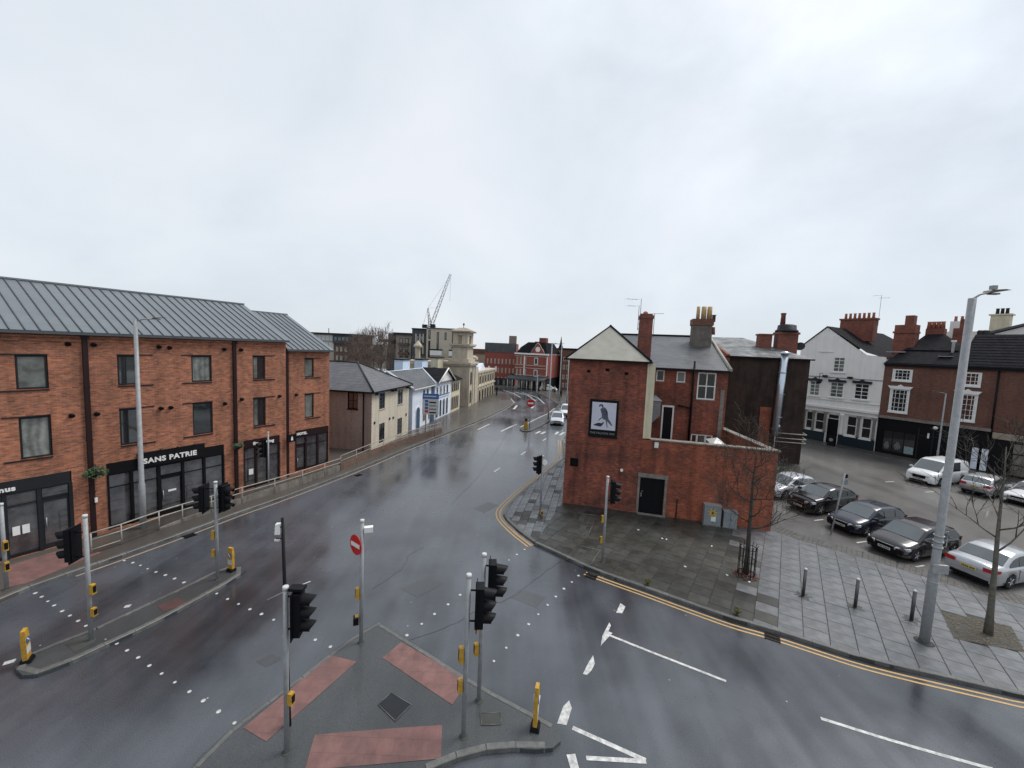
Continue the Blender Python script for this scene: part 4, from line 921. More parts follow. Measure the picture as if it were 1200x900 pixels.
# ================================================================== PUB: brick gable block, yard wall, rear wing
Pb = PUB.root('brick_pub', 'dark red brick pub with blank gable, falcon sign board and walled yard', 'pub')
GH = 9.12
ph = [(1.02, 1.24, 8.28, 8.44), (2.10, 2.32, 8.42, 8.58), (3.20, 3.42, 8.26, 8.42), (.32, .82, 2.45, 3.0)]
mb = MB().wall(0, 4.45, 0, GH, 0, ph, .2); mb.build('gable_wall', M_brickP, Pb)
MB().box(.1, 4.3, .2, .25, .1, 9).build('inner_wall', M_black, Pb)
mb = MB(); mb.quad((0, 14, 0), (0, 0, 0), (0, 0, GH), (0, 14, GH)); mb.quad((4.45, 0, 0), (4.45, 14, 0), (4.45, 14, GH), (4.45, 0, GH)); mb.quad((4.45, 14, 0), (0, 14, 0), (0, 14, GH), (4.45, 14, GH)); mb.build('side_wall', M_brickP, Pb)
B(-.03, 4.48, -.04, 0, 4.02, 4.1, 'string_course', M_brickP, Pb); B(-.03, 4.48, -.035, 0, GH-.14, GH-.02, 'string_course', M_brickP, Pb)
AP = (2.2, 2.2, 11.22)
MB().add([(-.22, -.25, GH-.02), (4.62, -.25, GH-.02), AP], [(0, 1, 2)]).build('hip_roof', M_lead, Pb)
MB().add([(4.62, -.25, GH-.02), (4.62, 14, GH-.02), (2.2, 13, 11.22), AP, (-.22, 14, GH-.02), (-.22, -.25, GH-.02)], [(0, 1, 2, 3), (4, 5, 3, 2), (1, 4, 2)]).build('roof', M_slateP, Pb)
MB().tube([(-.22, -.25, GH), AP], .05, 5).tube([(4.62, -.25, GH), AP], .07, 5).tube([AP, (2.2, 13, 11.24)], .09, 6).build('hip_tiles', M_slateD, Pb)
MB().box(-.3, 4.7, -.34, -.22, GH-.12, GH-.03).box(-.34, -.2, -.2, 12, GH-.121, GH-.03).box(4.6, 4.72, -.2, 12, GH-.121, GH-.03).build('gutter', M_black, Pb)
MB().box(4.46, 4.60, -.02, .1, 4.62, GH-.1).box(4.60, 4.9, .02, .1, 4.62, GH-.15).build('cream_corner_strip', M_cream, Pb)
# chimney with aerials
ch = MB().box(3.96, 4.74, 2.2, 3.3, 8.8, 11.75).box(3.92, 4.78, 2.16, 3.34, 11.75, 11.95).box(3.99, 4.7, 2.24, 3.26, 11.95, 12.05).build('chimney', M_brickC, Pb)
MB().lathe([(.16, 12.0), (.14, 12.18), (.05, 12.24)], 4.3, 2.75, 10).build('chimney_pot', M_terr, ch)
def aerial(par, x, y, z0, z1, L_, rz, n=6, name='aerial'):
    m_ = MB().tube([(x, y, z0), (x, y, z1)], .018, 5); dx, dy = math.cos(rz), math.sin(rz)
    m_.tube([(x-dx*.2, y-dy*.2, z1-.05), (x+dx*L_, y+dy*L_, z1-.02)], .014, 4)
    for k in range(n):
        t = -.1+(L_)*k/(n-1); m_.tube([(x+dx*t-dy*.16, y+dy*t+dx*.16, z1-.04), (x+dx*t+dy*.16, y+dy*t-dx*.16, z1-.04)], .008, 4)
    return m_.build(name, M_cement, par)
aerial(ch, 3.86, 2.3, 11.0, 12.55, -.7, 0, 4); aerial(ch, 3.98, 2.6, 11.7, 13.0, -.9, .1, 5); aerial(ch, 4.82, 2.4, 10.6, 12.1, .55, -.1, 5)
MB().tube([(3.86, 2.3, 11.1), (4.0, 2.3, 11.1)], .02, 5).tube([(3.86, 2.3, 11.4), (4.0, 2.3, 11.4)], .02, 5).build('aerial_bracket', M_cement, ch)
# sign board (falcon)
sg = PUB.root('pub_sign', 'black framed sign board with a falcon picture on the brick gable', 'sign')
B(1.33, 3.0, -.10, -.005, 4.45, 6.72, 'board', M_black, sg)
pic = B(1.47, 2.87, -.115, -.10, 4.93, 6.57, 'picture_panel', mat('pale_lilac_print', (.60, .60, .68), .5, (.52, .53, .62), 2), sg)
M_ink = mat('grey_ink', (.11, .11, .16), .6, (.05, .05, .09), 12); M_ink2 = mat('dark_ink', (.02, .02, .05), .6)
def pz(x, y): return (1.47+(x-195)/440*1.40, 6.57-(y-155)/(500)*1.64)
def flat(pts, name, m_, k, par=pic): return MB().eprism([pz(*p) for p in pts], -.116-.0015*k, -.1155, 0).build(name, m_, par)
flat([(345,285),(380,245),(420,240),(460,275),(485,330),(492,400),(505,450),(540,495),(580,560),(565,572),(520,530),(480,490),(495,600),(485,615),(465,520),(450,470),(415,465),(385,430),(372,360)], 'falcon_body', M_ink, 1)
flat([(320,215),(340,190),(375,190),(400,215),(395,240),(372,240),(362,215),(350,212),(338,240),(322,240)], 'falcon_head', M_ink2, 2)
flat([(440,300),(462,295),(482,345),(486,395),(470,380),(455,340)], 'falcon_wing', M_ink2, 3)
flat([(390,420),(400,435),(350,470),(330,500),(318,490),(345,450)], 'falcon_leg', M_ink, 2)
flat([(230,575),(290,545),(330,530),(390,535),(415,500),(425,530),(405,565),(370,600),(310,595),(270,588)], 'branch', M_ink2, 1)
for i in range(5): flat([(400+i*8, 310+i*30), (440+i*6, 300+i*32), (442+i*6, 308+i*32), (402+i*8, 319+i*30)], 'feather_bar', M_ink2, 2)
text(sg, 'THE FALCON INN', 1.42, 4.66, -.10, .165, mat('faded_gilt', (.24, .25, .22), .5), ext=.006, bold=.002, sx=1.0)
# yard wall with doorway
yh = [(4.50, 5.86, .02, 2.30)]
YH = 4.55
mb = MB().wall(4.451, 11.5, 0, YH, -.01, yh, .3); mb.quad((11.5, -.01, 0), (11.5, .34, 0), (11.5, .34, YH), (11.5, -.01, YH)); mb.quad((11.5, .34, 0), (4.46, .34, 0), (4.46, .34, YH), (11.5, .34, YH))
mb.build('yard_wall', M_brickY, Pb)
mb = MB(); a = Vector((11.49, .1)); b = Vector((10.3, 6.6)); t_ = (b-a).normalized(); n2_ = Vector((-t_.y, t_.x))*.3
mb.prism([tuple(a), tuple(b), tuple(b+n2_), tuple(a+n2_)], 0, YH-.01); mb.build('yard_side_wall', M_brickY, Pb)
mb = MB(); x = 4.9
while x < 11.5: mb.box(x, min(x+.58, 11.6), -.07, .40, YH, YH+.07); x += .59
mb.build('coping', M_cement, Pb)
c_ = MB(); a2 = a-n2_*.2; b2 = b-n2_*.2; c_.prism([tuple(a2), tuple(b2), tuple(b2+n2_*1.4), tuple(a2+n2_*1.4)], YH+.002, YH+.075); c_.build('coping', M_cement, Pb)
MB().box(4.36, 6.02, -.06, .0, 2.32, 2.56).box(4.36, 4.49, -.05, .0, .05, 2.31).box(5.87, 6.0, -.05, .0, .05, 2.31).build('door_surround', M_cement, Pb)
dr = MB(); 
for i in range(8): dr.box(4.50+i*.17, 4.50+i*.17+.165, .12, .16, .06, 2.29)
dr = dr.build('door', M_black, Pb); MB().box(4.58, 4.63, .09, .12, 1.1, 1.35).tube([(4.6, .12, 1.45), (4.6, .06, 1.45), (4.7, .06, 1.45)], .015, 6).build('handle', M_steel, dr)
B(4.46, 6.0, -.2, .0, .08, .16, 'door_step', M_cement, Pb)
B(5.14, 5.36, -.04, -.011, 4.14, 4.46, 'notice', M_white, Pb)
MB().tube([(3.4, -.02, 2.6), (3.4, -.16, 2.62)], .09, 10).build('flood_lamp', M_white, Pb)
MB().tube([(6.6, -.03, .15), (6.6, -.03, 1.25)], .03, 6).build('pipe', M_brown, Pb)
# rear wing
WY = 5.8
rwin = [(8.24, 9.42, 6.56, 8.44), (6.86, 7.44, 7.66, 8.42), (5.50, 6.06, 7.66, 8.46), (8.1, 9.5, 3.2, 4.1)]
rdoor = (6.06, 6.86, 3.4, 5.98)
MB().wall(4.46, 10.15, 0, 8.70, WY, rwin+[rdoor], .12).build('wing_wall', M_brickP, Pb)
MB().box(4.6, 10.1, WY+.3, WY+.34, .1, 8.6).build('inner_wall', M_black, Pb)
MB().quad((10.15, WY, 0), (10.15, 19, 0), (10.15, 19, 8.7), (10.15, WY, 8.7)).add([(10.15, WY, 8.7), (10.15, 20, 8.7), (10.15, 12.9, 11.1)], [(0, 1, 2)]).build('wing_side_wall', M_brickP, Pb)
MB().add([(4.5, WY-.22, 8.64), (10.25, WY-.22, 8.64), (10.25, 12.9, 11.18), (2.0, 12.9, 11.18), (10.25, 20, 8.7), (2, 20, 8.7)], [(0, 1, 2, 3), (3, 2, 4, 5)]).build('wing_roof', M_slateP, Pb)
MB().tube([(10.22, WY-.24, 8.68), (10.22, 12.9, 11.22)], .12, 5).build('verge_flashing', M_lead, Pb); MB().tube([(2, 12.9, 11.2), (10.2, 12.9, 11.22)], .1, 6).build('ridge_tiles', M_slateD, Pb)
B(4.9, 10.2, WY-.34, WY-.22, 8.50, 8.62, 'gutter', M_black, Pb)
window(Pb, 8.24, 9.42, 6.56, 8.44, WY+.03, M_white, M_glass, .09, [8.83], [7.5], bar=.07)
window(Pb, 6.86, 7.44, 7.66, 8.42, WY+.03, M_white, M_glassC, .08); window(Pb, 5.50, 6.06, 7.66, 8.46, WY+.03, M_white, M_glass, .08)
window(Pb, 8.1, 9.5, 3.2, 4.1, WY+.03, M_white, M_glass, .08, [8.5, 9.05], bar=.13)
for a_, b_, z_ in ((8.2, 9.46, 6.5), (6.82, 7.48, 7.6), (8.06, 9.54, 3.14)): B(a_, b_, WY-.06, WY+.02, z_, z_+.055, 'sill', M_cement, Pb)
df = MB(); df.box(6.06, 6.16, WY-.03, WY+.08, 3.4, 5.98); df.box(6.76, 6.86, WY-.03, WY+.08, 3.4, 5.98); df.box(6.16, 6.76, WY-.03, WY+.08, 5.86, 5.98); df = df.build('door_frame', M_white, Pb)
MB().box(6.16, 6.76, WY+.03, WY+.07, 3.4, 5.86).build('door', M_black, df)
MB().tube([(7.95, WY-.1, 3.2), (7.95, WY-.1, 9.2)], .07, 8).tube([(7.95, WY-.1, 5.9), (7.1, WY-.1, 6.05)], .05, 6).build('soil_pipe', M_black, Pb)
MB().box(9.75, 10.0, WY-.05, WY, 3.4, 7.3).build('buff_render_strip', M_cement, Pb)
dk = MB(); dk.box(5.18, 5.84, WY-1.0, WY, 5.35, 6.35); dk.add([(5.1, WY-1.08, 6.36), (5.92, WY-1.08, 6.36), (5.92, WY, 6.36), (5.1, WY, 6.36), (5.5, WY-.6, 6.72)], [(0, 1, 4), (1, 2, 4), (2, 3, 4), (3, 0, 4)])
dk.add([(5.18, WY-1, 5.35), (5.84, WY-1, 5.35), (5.84, WY, 5.35), (5.18, WY, 5.35), (4.95, WY-1.0, 4.75), (5.3, WY-1.0, 4.75), (5.3, WY, 4.75), (4.95, WY, 4.75)], [(0, 1, 5, 4), (1, 2, 6, 5), (2, 3, 7, 6), (3, 0, 4, 7), (4, 5, 6, 7)]); dk.build('kitchen_duct', M_gtwo, Pb)
MB().add([(8.9, 3.0, 3.95), (9.9, 3.0, 3.9), (9.8, 4.6, 4.0), (8.8, 4.6, 4.05), (9.3, 3.8, 4.35)], [(0, 1, 4), (1, 2, 4), (2, 3, 4), (3, 0, 4)]).box(8.9, 9.8, 3.2, 4.5, 2.2, 3.9).build('covered_store', M_white, Pb)
c2 = MB().box(8.45, 9.85, 10.4, 11.6, 9.6, 12.0).build('chimney', mat('sooty_stack_render', (.17, .145, .125), .9, (.11, .095, .085), 3, streak=.3), Pb); MB().box(8.38, 9.92, 10.33, 11.67, 12.0, 12.5).build('chimney_band', M_brickR, c2)
for x_, r__ in ((8.8, .14), (9.22, .2), (9.64, .2)): MB().lathe([(r__, 12.5), (r__*.9, 13.5)], x_, 10.85, 10).build('chimney_pot', M_buff, c2)
MB().lathe([(.13, 12.3), (.13, 12.8), (.2, 12.85)], 9.95, 10.7, 8).build('chimney_cowl', M_brickP, c2); MB().lathe([(.14, 11.3), (.1, 11.9)], 10.0, 10.7, 8).build('chimney_cowl', M_brickP, c2)
# utility cabinets by the yard wall
for (x0, x1, z1, lab, fl) in ((8.0, 8.86, 1.25, 'grey utility cabinet with a yellow flower sticker against the yard wall', 1), (9.0, 9.68, 1.02, 'smaller blue grey utility cabinet right of the flower stickered one', 0)):
    t = PUB.root('utility_cabinet', lab, 'utility cabinet')
    B(x0, x1, -.46, -.06, .12, z1, 'cabinet_body', M_gtwo, t); B(x0-.02, x1+.02, -.48, -.04, z1, z1+.04, 'cabinet_lid', M_pole, t); B(x0-.03, x1+.03, -.49, -.05, .1, .16, 'plinth', M_cement, t)
    B((x0+x1)/2-.006, (x0+x1)/2+.006, -.466, -.46, .18, z1-.04, 'door_seam', M_black, t); MB().tube([((x0+x1)/2+.06, -.46, z1*.6), ((x0+x1)/2+.06, -.49, z1*.6)], .02, 6).build('lock', M_black, t)
    if fl:
        mb = MB(); cx_, cz_ = x0+.42, .86
        for k in range(7):
            a = k*2*math.pi/7+.2; mb.eprism([(cx_+.03*math.cos(a-.6), cz_+.03*math.sin(a-.6)), (cx_+.2*math.cos(a-.22), cz_+.2*math.sin(a-.22)), (cx_+.27*math.cos(a), cz_+.27*math.sin(a)), (cx_+.2*math.cos(a+.25), cz_+.2*math.sin(a+.25)), (cx_+.03*math.cos(a+.6), cz_+.03*math.sin(a+.6))], -.468-.001*k, -.461)
        s_ = mb.build('flower_sticker', mat('sticker_yellow', (.62, .42, .06), .5, (.5, .3, .04), 9), t); MB().eprism([(cx_+.06*math.cos(k), cz_+.06*math.sin(k)) for k in range(6)], -.48, -.476).build('flower_centre', M_brown, s_)
        B(x0+.36, x0+.60, -.47, -.461, .38, .66, 'notice', M_white, t)
# --- dark tarred block behind
Dk = PUB.root('dark_rendered_building', 'tall blackish rendered building with worn slate roof and shiny flue behind the yard', 'building')
DY, DZ = 17.6, 9.75
MB().box(12.8, 19.68, DY, 27, 0, DZ).build('dark_wall', M_darkr, Dk)
B(12.25, 12.9, DY-.12, DY-.002, 3, 9.5, 'brick_pier', M_brickP, Dk); B(16.02, 16.95, DY-.04, DY-.002, 1.5, 5.1, 'brick_patch', M_brickY, Dk)
MB().add([(12.8, DY-.25, DZ), (19.85, DY-.25, DZ-.04), (15.9, 24.6, 11.78), (12.0, 24.9, 11.75), (19.85, 30, DZ), (12.2, 30, DZ)], [(0, 1, 2, 3), (1, 4, 2), (3, 2, 4, 5)]).build('roof', M_slateW, Dk)
MB().add([(12.75, DY-.27, DZ-1.6), (12.75, DY-.27, DZ+.12), (11.95, 24.9, 11.9), (11.95, 24.9, 8), (13.0, DY-.27, DZ-1.6), (13.0, DY-.27, DZ+.12), (12.2, 24.9, 11.9), (12.2, 24.9, 8)], [(3, 2, 1, 0), (5, 4, 7, 6), (1, 2, 6, 5), (0, 1, 5, 4)]).build('verge_wall', M_brickP, Dk)
B(12.6, 19.9, DY-.36, DY-.24, DZ-.16, DZ-.03, 'gutter', M_black, Dk)
MB().tube([(17.15, DY-.3, 3.0), (17.55, DY-.3, 3.6)], .26, 14).tube([(17.32, DY-.3, 2.6), (17.50, DY-.3, 10.1)], .30, 16).lathe([(.42, 10.08), (.44, 10.2), (.1, 10.35)], 17.5, DY-.3, 14).build('flue', M_flue, Dk)
for z in (8.4, 6.4, 4.3): MB().tube([(17.45, DY-.3, z-.03), (17.45, DY-.3, z+.03)], .34, 16).build('flue_bracket', M_steel, Dk)
c3 = MB().box(17.9, 19.6, 20.4, 21.6, 9.4, 12.3).box(17.8, 19.7, 20.3, 21.7, 12.05, 12.25).build('chimney', M_brickC, Dk)
MB().lathe([(.98, 12.3), (.98, 12.45), (.82, 12.55), (.78, 12.95), (.5, 13.05)], 18.75, 21, 14).build('chimney_cap', M_dark, c3); MB().lathe([(.24, 13.0), (.2, 13.9), (.26, 14.1), (.2, 14.15)], 18.35, 21, 10).build('chimney_pot', M_brickP, c3)
MB().box(16.3, 17.4, 20.5, 21.5, 10.4, 12.0).box(16.22, 17.48, 20.4, 21.6, 11.9, 12.05).build('chimney', M_brickC, Dk)
MB().lathe([(.02, 0), (.3, .03), (.42, .12)], seg=14).build('satellite_dish', M_dark, Dk, (19.9, 20.6, 10.9)).rotation_euler = (R(70), 0, R(-30))
MB().tube([(16.9, DY-1.6, .1), (16.9, DY-1.6, 3.0)], .04, 6).build('rail_post', M_steel2, Dk)
r4 = MB()
for z in (2.05, 2.4, 2.85): r4.tube([(16.9, DY-1.6, z), (17.3, DY-.5, z), (19.8, DY-.5, z), (19.95, DY+.6, z)], .045, 6)
r4.build('handrail', M_steel2, Dk)
clump(1.0, 500, M_leaf, 'shrub', None, PUB.w(15.6, 10.5, .6), .7, .08)
tag(bpy.data.objects['shrub'], 'small green shrub at the foot of the dark building by the parked cars', 'shrub')

# ================================================================== white pub on the right
Wp = PW.root('white_pub', 'white rendered gabled pub with dark green sash surrounds and navy plinth', 'pub')
wl, wr = -8.55, -.38
uw = [(-7.15, -6.1, 5.45, 7.2), (-5.05, -3.75, 5.5, 7.25), (-2.75, -1.45, 5.55, 7.3), (-5.0, -3.9, 8.45, 10.2)]
gw = [(-8.3, -7.45, 1.4, 3.5), (-7.2, -6.45, 1.4, 3.5) , (-6.2, -5.25, 1.4, 3.55), (-3.1, -2.15, 1.35, 3.6), (-1.75, -.85, 1.3, 3.6)]
gd = (-4.95, -3.85, .1, 3.5)
MB().wall(wl, wr, 4.2, 10.07, 0, uw, .14).build('rendered_wall', M_render, Wp)
MB().eprism([(wl, 10.07), (wr, 10.07), (wr, 10.3), (-2.1, 10.5), (-5.96, 13.6), (wl, 11.25)], 0, .2).build('gable', M_render, Wp)
MB().wall(wl, wr, 0, 4.2, -.04, gw+[gd], .18).build('ground_floor_wall', M_cream2 if False else M_render, Wp)
bodybox(Wp, wl, wr, 0, 11, 0, 10.1, M_render)
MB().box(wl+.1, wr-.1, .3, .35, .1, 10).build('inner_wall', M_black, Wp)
MB().box(wl, gd[0]-.15, -.12, -.04, .1, 1.3).box(gd[1]+.1, wr-.05, -.12, -.04, .1, 1.25).build('plinth', M_navy, Wp)
MB().box(wl, wr, -.3, 0, 4.15, 4.38).box(wl, wr, -.16, 0, 3.72, 3.86).build('cornice', M_render, Wp); B(wl, wr, -.06, 0, 7.75, 7.82, 'string_course', M_cement, Wp)
B(wl, wr, -.08, 0, 5.1, 5.2, 'string_course', M_render, Wp)
for (a, b, c, d) in uw:
    window(Wp, a, b, c, d, .04, M_white, M_glass if a > -5 else M_glassC, .09, [(a+b)/2], [(c+d)/2, c+(d-c)*.27, c+(d-c)*.75], bar=.06, panes='one')
    B(a-.15, b+.15, -.14, .02, c-.14, c-.003, 'sill', M_white, Wp)
    if c < 6: MB().eprism([(a-.2, d+.02), (b+.2, d+.02), (b+.2, d+.3), ((a+b)/2+.25, d+.3), ((a+b)/2, d+.5), ((a+b)/2-.25, d+.3), (a-.2, d+.3)], -.2, -.001).build('hood_mould', M_navy, Wp)
for (a, b, c, d) in gw:
    window(Wp, a, b, c, d, .02, M_white, M_glass, .1, [], [(c+d)/2], bar=.08, panes='one'); B(a-.12, b+.12, -.2, .0, c-.16, c-.003, 'sill', M_white, Wp)
for x in (-7.3, -6.32, -5.12, -3.5, -1.95, -.6):
    MB().lathe([(.16, 1.3), (.13, 1.5), (.12, 3.3), (.2, 3.5), (.22, 3.7)], x, -.2, 10).build('column', M_cement if x != -3.5 else M_render, Wp)
MB().box(gd[0], gd[1], .1, .15, .1, 2.9).build('door', M_black, Wp); window(Wp, gd[0], gd[1], 2.95, 3.5, .05, M_white, M_glass, .07, panes='one')
B(-6.5, -5.2, -.03, 0, 10.8, 12.6, 'blind_window', M_render, Wp); B(-6.55, -5.15, -.1, 0, 10.72, 10.8, 'sill', M_render, Wp)
for x in (-5.6, -3.2): MB().box(x-.2, x+.2, -.4, -.02, 7.75, 8.0).build('flood_lamp', M_dark, Wp)
MB().tube([(-5.95, 0, 8.2), (-5.95, -.7, 8.2), (-5.95, -.7, 7.3)], .03, 6).lathe([(.22, 7.0), (.22, 7.3)], -5.95, -.7, 10).build('hanging_sign_bracket', M_black, Wp)
MB().add([(-5.96, -.15, 13.75), (-5.96, 16, 13.75), (.6, 16, 9.6), (.2, 1.4, 9.9), (-2.0, -.15, 10.75), (wl-.2, -.15, 11.2), (wl-.2, 16, 11.2)], [(0, 4, 3, 2, 1), (0, 1, 6, 5)]).build('roof', M_slateD, Wp)
B(-2.3, -.38, 1.2, 1.5, 9.5, 10.45, 'rear_parapet', M_brickC, Wp)
def pots(par, xs, y, z, h=.7, r=.16, m_=M_terr):
    for x in xs: MB().lathe([(r, z), (r*.8, z+h*.8), (r, z+h)], x, y, 8).build('chimney_pot', m_, par)
c_ = MB().box(-6.5, -3.2, 4.4, 5.6, 12.2, 14.75).box(-6.6, -3.1, 4.3, 5.7, 14.75, 14.95).build('chimney', M_brickC, Wp); pots(c_, [-6.2+i*.45 for i in range(7)], 5, 14.9, .7)
aerial(c_, -3.0, 5.0, 14, 17.6, -.7, 0, 5); aerial(c_, -3.0, 5.0, 16, 17.3, .8, .6, 5)
# ================================================================== brown brick building to the right of it
Rb = PW.root('brown_brick_building', 'brown brick building with white sash windows, dark slate roof and black shopfront', 'building')
rl, rr = -.36, 22
bwn = [(.43, 1.78, 7.95, 9.12), (.42, 1.76, 4.65, 7.05), (5.3, 6.46, 7.9, 9.15), (5.25, 6.42, 4.6, 7.1)]
MB().wall(rl, rr, 3.9, 9.45, 0, bwn, .14).build('brick_wall', M_brickR, Rb)
MB().wall(rl, rr, 0, 3.9, -.02, [(.15, 2.75, .35, 2.65), (6.55, 7.65, .1, 2.3)], .2).build('shop_wall', M_black, Rb)
for x_ in (2.85, 3.9, 5.2, 6.4): B(x_, x_+.09, -.07, -.02, .1, 3.3, 'shop_pilaster', M_dark, Rb)
B(2.95, 6.4, -.05, -.02, 2.55, 2.62, 'shop_rail', M_dark, Rb)
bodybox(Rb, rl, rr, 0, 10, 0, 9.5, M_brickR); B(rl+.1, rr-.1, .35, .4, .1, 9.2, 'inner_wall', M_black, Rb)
B(rl, 7.6, -.22, -.0, 3.86, 4.12, 'fascia_cornice', M_cement, Rb); B(rl, rr, -.25, 0, 9.42, 9.75, 'eaves_board', M_black, Rb); B(7.7, rr, -.12, -.0, 3.3, 3.86, 'fascia_cornice', M_stoneD, Rb)
for (a, b, c, d) in bwn:
    nz_ = 3 if d-c < 1.5 else 5
    window(Rb, a, b, c, d, .0, M_white, M_glass, .13, [a+(b-a)*k/4 for k in (1, 2, 3)], [c+(d-c)*k/nz_ for k in range(1, nz_)], bar=.034, panes='one')
    B(a-.12, b+.12, -.14, -.002, c-.14, c-.003, 'sill', M_white, Rb)
    if d-c > 1.5: MB().eprism([(a-.1, d), (b+.1, d), (b+.32, d+.3), ((a+b)/2+.25, d+.3), ((a+b)/2, d+.48), ((a+b)/2-.25, d+.3), (a-.32, d+.3)], -.16, -.001).build('keystone_lintel', M_white, Rb)
    B(a-.1, a-.001, -.05, 0, c, d, 'window_surround', M_white, Rb); B(b+.001, b+.1, -.05, 0, c, d, 'window_surround', M_white, Rb)
sf = window(Rb, .15, 2.75, .35, 2.65, .02, M_black, [M_glass, M_glass], .08, [.95, 1.85], [], panes='each')
text(sf, 'CAFE BAR', .75, 2.0, -.02, .32, M_pole, name='window_lettering', ext=.005, bold=0) if False else None
for (x0, z0, w_, h_, m_) in ((.3, .5, .5, 1.0, M_pole), (1.1, .55, .6, 1.05, M_pole), (1.95, .45, .7, .75, M_bluep)):
    pts = [(x0+w_*(.5+.5*math.cos(a)*random.uniform(.6, 1)), z0+h_*(.5+.5*math.sin(a)*random.uniform(.6, 1))) for a in [k*.63 for k in range(10)]] if m_ is M_pole else [(x0, z0), (x0+w_, z0), (x0+w_, z0+h_), (x0, z0+h_)]
    MB().eprism(pts, .0, .012).build('window_graphic', mat('faded_graphic', (.22, .23, .22), .5, (.05, .05, .055), 9) if m_ is M_pole else mat('pale_poster', (.35, .42, .42), .5, (.12, .2, .2), 6), sf)
MB().tube([(4.1, -.02, 3.55), (4.1, -.3, 3.55)], .05, 6).lathe([(.02, 3.38), (.17, 3.45), (.19, 3.58), (.1, 3.7)], 4.1, -.35, 10).build('globe_lamp', M_white, Rb); MB().box(3.55, 3.68, -.1, -.02, 2.4, 2.9).build('wall_lamp', M_white, Rb)
B(6.6, 7.0, -.01, .05, .2, 2.2, 'door_panel', M_bluew, Rb); B(7.2, 7.6, -.01, .05, .2, 2.2, 'door_panel', M_bluew, Rb)
mb = MB()
for i in range(9):
    for j in range(3): mb.box(9.0+i*1.2+.03*(j % 2), 9.0+i*1.2+1.1, -.07, -.03, .3+j*.95, .3+j*.95+.85)
mb.build('stone_panelling', M_conc, Rb)
MB().tube([(7.62, -.12, 3.0), (7.55, -.12, 9.6)], .07, 8).build('downpipe', M_black, Rb)
MB().add([(rl-.1, -.35, 9.62), (4.9, -.35, 9.62), (4.9, 3.4, 11.75), (.5, 3.4, 11.75), (4.9, 7.4, 9.6), (rl, 7.4, 9.6)], [(0, 1, 2, 3), (3, 2, 4, 5), (0, 3, 5)]).build('roof', M_slateD, Rb)
MB().add([(4.9, -.35, 9.62), (rr, -.35, 9.62), (rr, 4.5, 12.9), (4.9, 4.5, 12.9), (rr, 9.5, 9.6), (4.9, 9.5, 9.6)], [(0, 1, 2, 3), (3, 2, 4, 5), (0, 3, 5)]).build('roof', M_slateD, Rb)
mb = MB()      # visible slate courses as thin battens on the near slopes
for k in range(12):
    t0 = k/12; mb.box(4.92, rr, -.36+4.85*t0, -.36+4.85*t0+.02, 9.63+3.28*t0, 9.66+3.28*t0)
mb.build('slate_course', M_slateD, Rb)
MB().add([(.4, 2.2, 11.2), (4.4, 2.2, 11.2), (2.6, 5, 13.0), (1.2, 5, 13.0), (.4, 9, 11), (4.4, 9, 11)], [(0, 1, 2, 3), (1, 5, 2), (4, 0, 3), (3, 2, 5, 4)]).build('rear_roof', M_slateD, Rb)
c_ = MB().box(-.75, .95, 2.6, 3.9, 10.6, 13.9).box(-.85, 1.0, 2.5, 4.0, 13.0, 13.2).build('chimney', M_brickC, Rb); MB().box(.0, .7, 2.7, 3.6, 13.9, 14.9).build('chimney_stack', M_brickC, Rb)
c_ = MB().box(1.1, 2.5, 5.0, 6.0, 12.0, 13.6).build('chimney', M_brickC, Rb); pots(c_, [1.3, 1.65, 2.0, 2.35], 5.2, 13.6, .75, .2)
c_ = MB().lathe([(.12, 11.0), (.12, 12.0), (.2, 12.05), (.2, 12.2)], 4.0, 2.1, 8).build('roof_vent', M_white, Rb); B(3.3, 4.3, .95, 1.3, 10.55, 10.62, 'flashing', M_pole, Rb)
B(-.9, .6, 1.5, 1.9, 10.9, 11.0, 'flashing', M_pole, Rb)
# red and white stack plus white houses behind
Hb = PW.root('white_rear_building', 'white rendered building with tall cream chimney showing above the dark slate roof', 'building')
def px(u, v, off): return PW.sz(u, v, off)
(xa_, za_), (xb_, zb_) = px(1104, 384, 14), px(1172, 388, 14); MB().box(xa_, xb_+8, 14, 22, 0, min(za_, zb_)).build('wall', M_render, Hb)
(xa_, za_), (xb_, zb_) = px(1162, 370, 13.5), px(1185, 370, 13.5); c_ = MB().box(xa_, xb_, 13.2, 14.4, 11, za_).box(xa_-.15, xb_+.15, 13.1, 14.5, za_, za_+.15).build('chimney', M_cream, Hb); pots(c_, [xa_+(xb_-xa_)*k for k in (.25, .5, .75)], 13.8, za_+.1, .7, .16, M_dark)
(x1_, z1_), (x2_, z2_), (x3_, z3_) = px(1166, 391, 12), px(1205, 378, 12), px(1205, 395, 12); MB().eprism([(x1_, z1_), (x2_+8, z2_+2.6), (x3_+8, z3_-2), (x1_, z3_-1)], 12, 16).build('gable', M_render, Hb)
MB().eprism([(x1_-.6, z1_-.1), (x2_+8, z2_+2.65), (x2_+8, z2_+2.9), (x1_-.6, z1_+.15)], 11.8, 16).build('verge', M_slateB, Hb)
(xa_, za_), (xb_, zb_) = px(1115.5, 377, 12), px(1127, 377, 12); c_ = MB().box(xa_, xb_, 11.5, 12.6, 10, za_).build('chimney', M_render, Hb); pots(c_, [xa_+.3, xa_+.8, xa_+1.3], 12, za_, .6, .15)
(xa_, za_), (xb_, zb_) = px(1119, 385, 9.5), px(1133, 385, 9.5); MB().box(xa_, xb_, 9, 10.2, 9, za_).box(xa_+(xb_-xa_)*.45, xb_, 9.2, 10.0, za_, za_+1.0).build('chimney', M_brickC, Hb)
(xa_, za_), (xb_, zb_) = px(1150, 387, 10), px(1156, 387, 10)
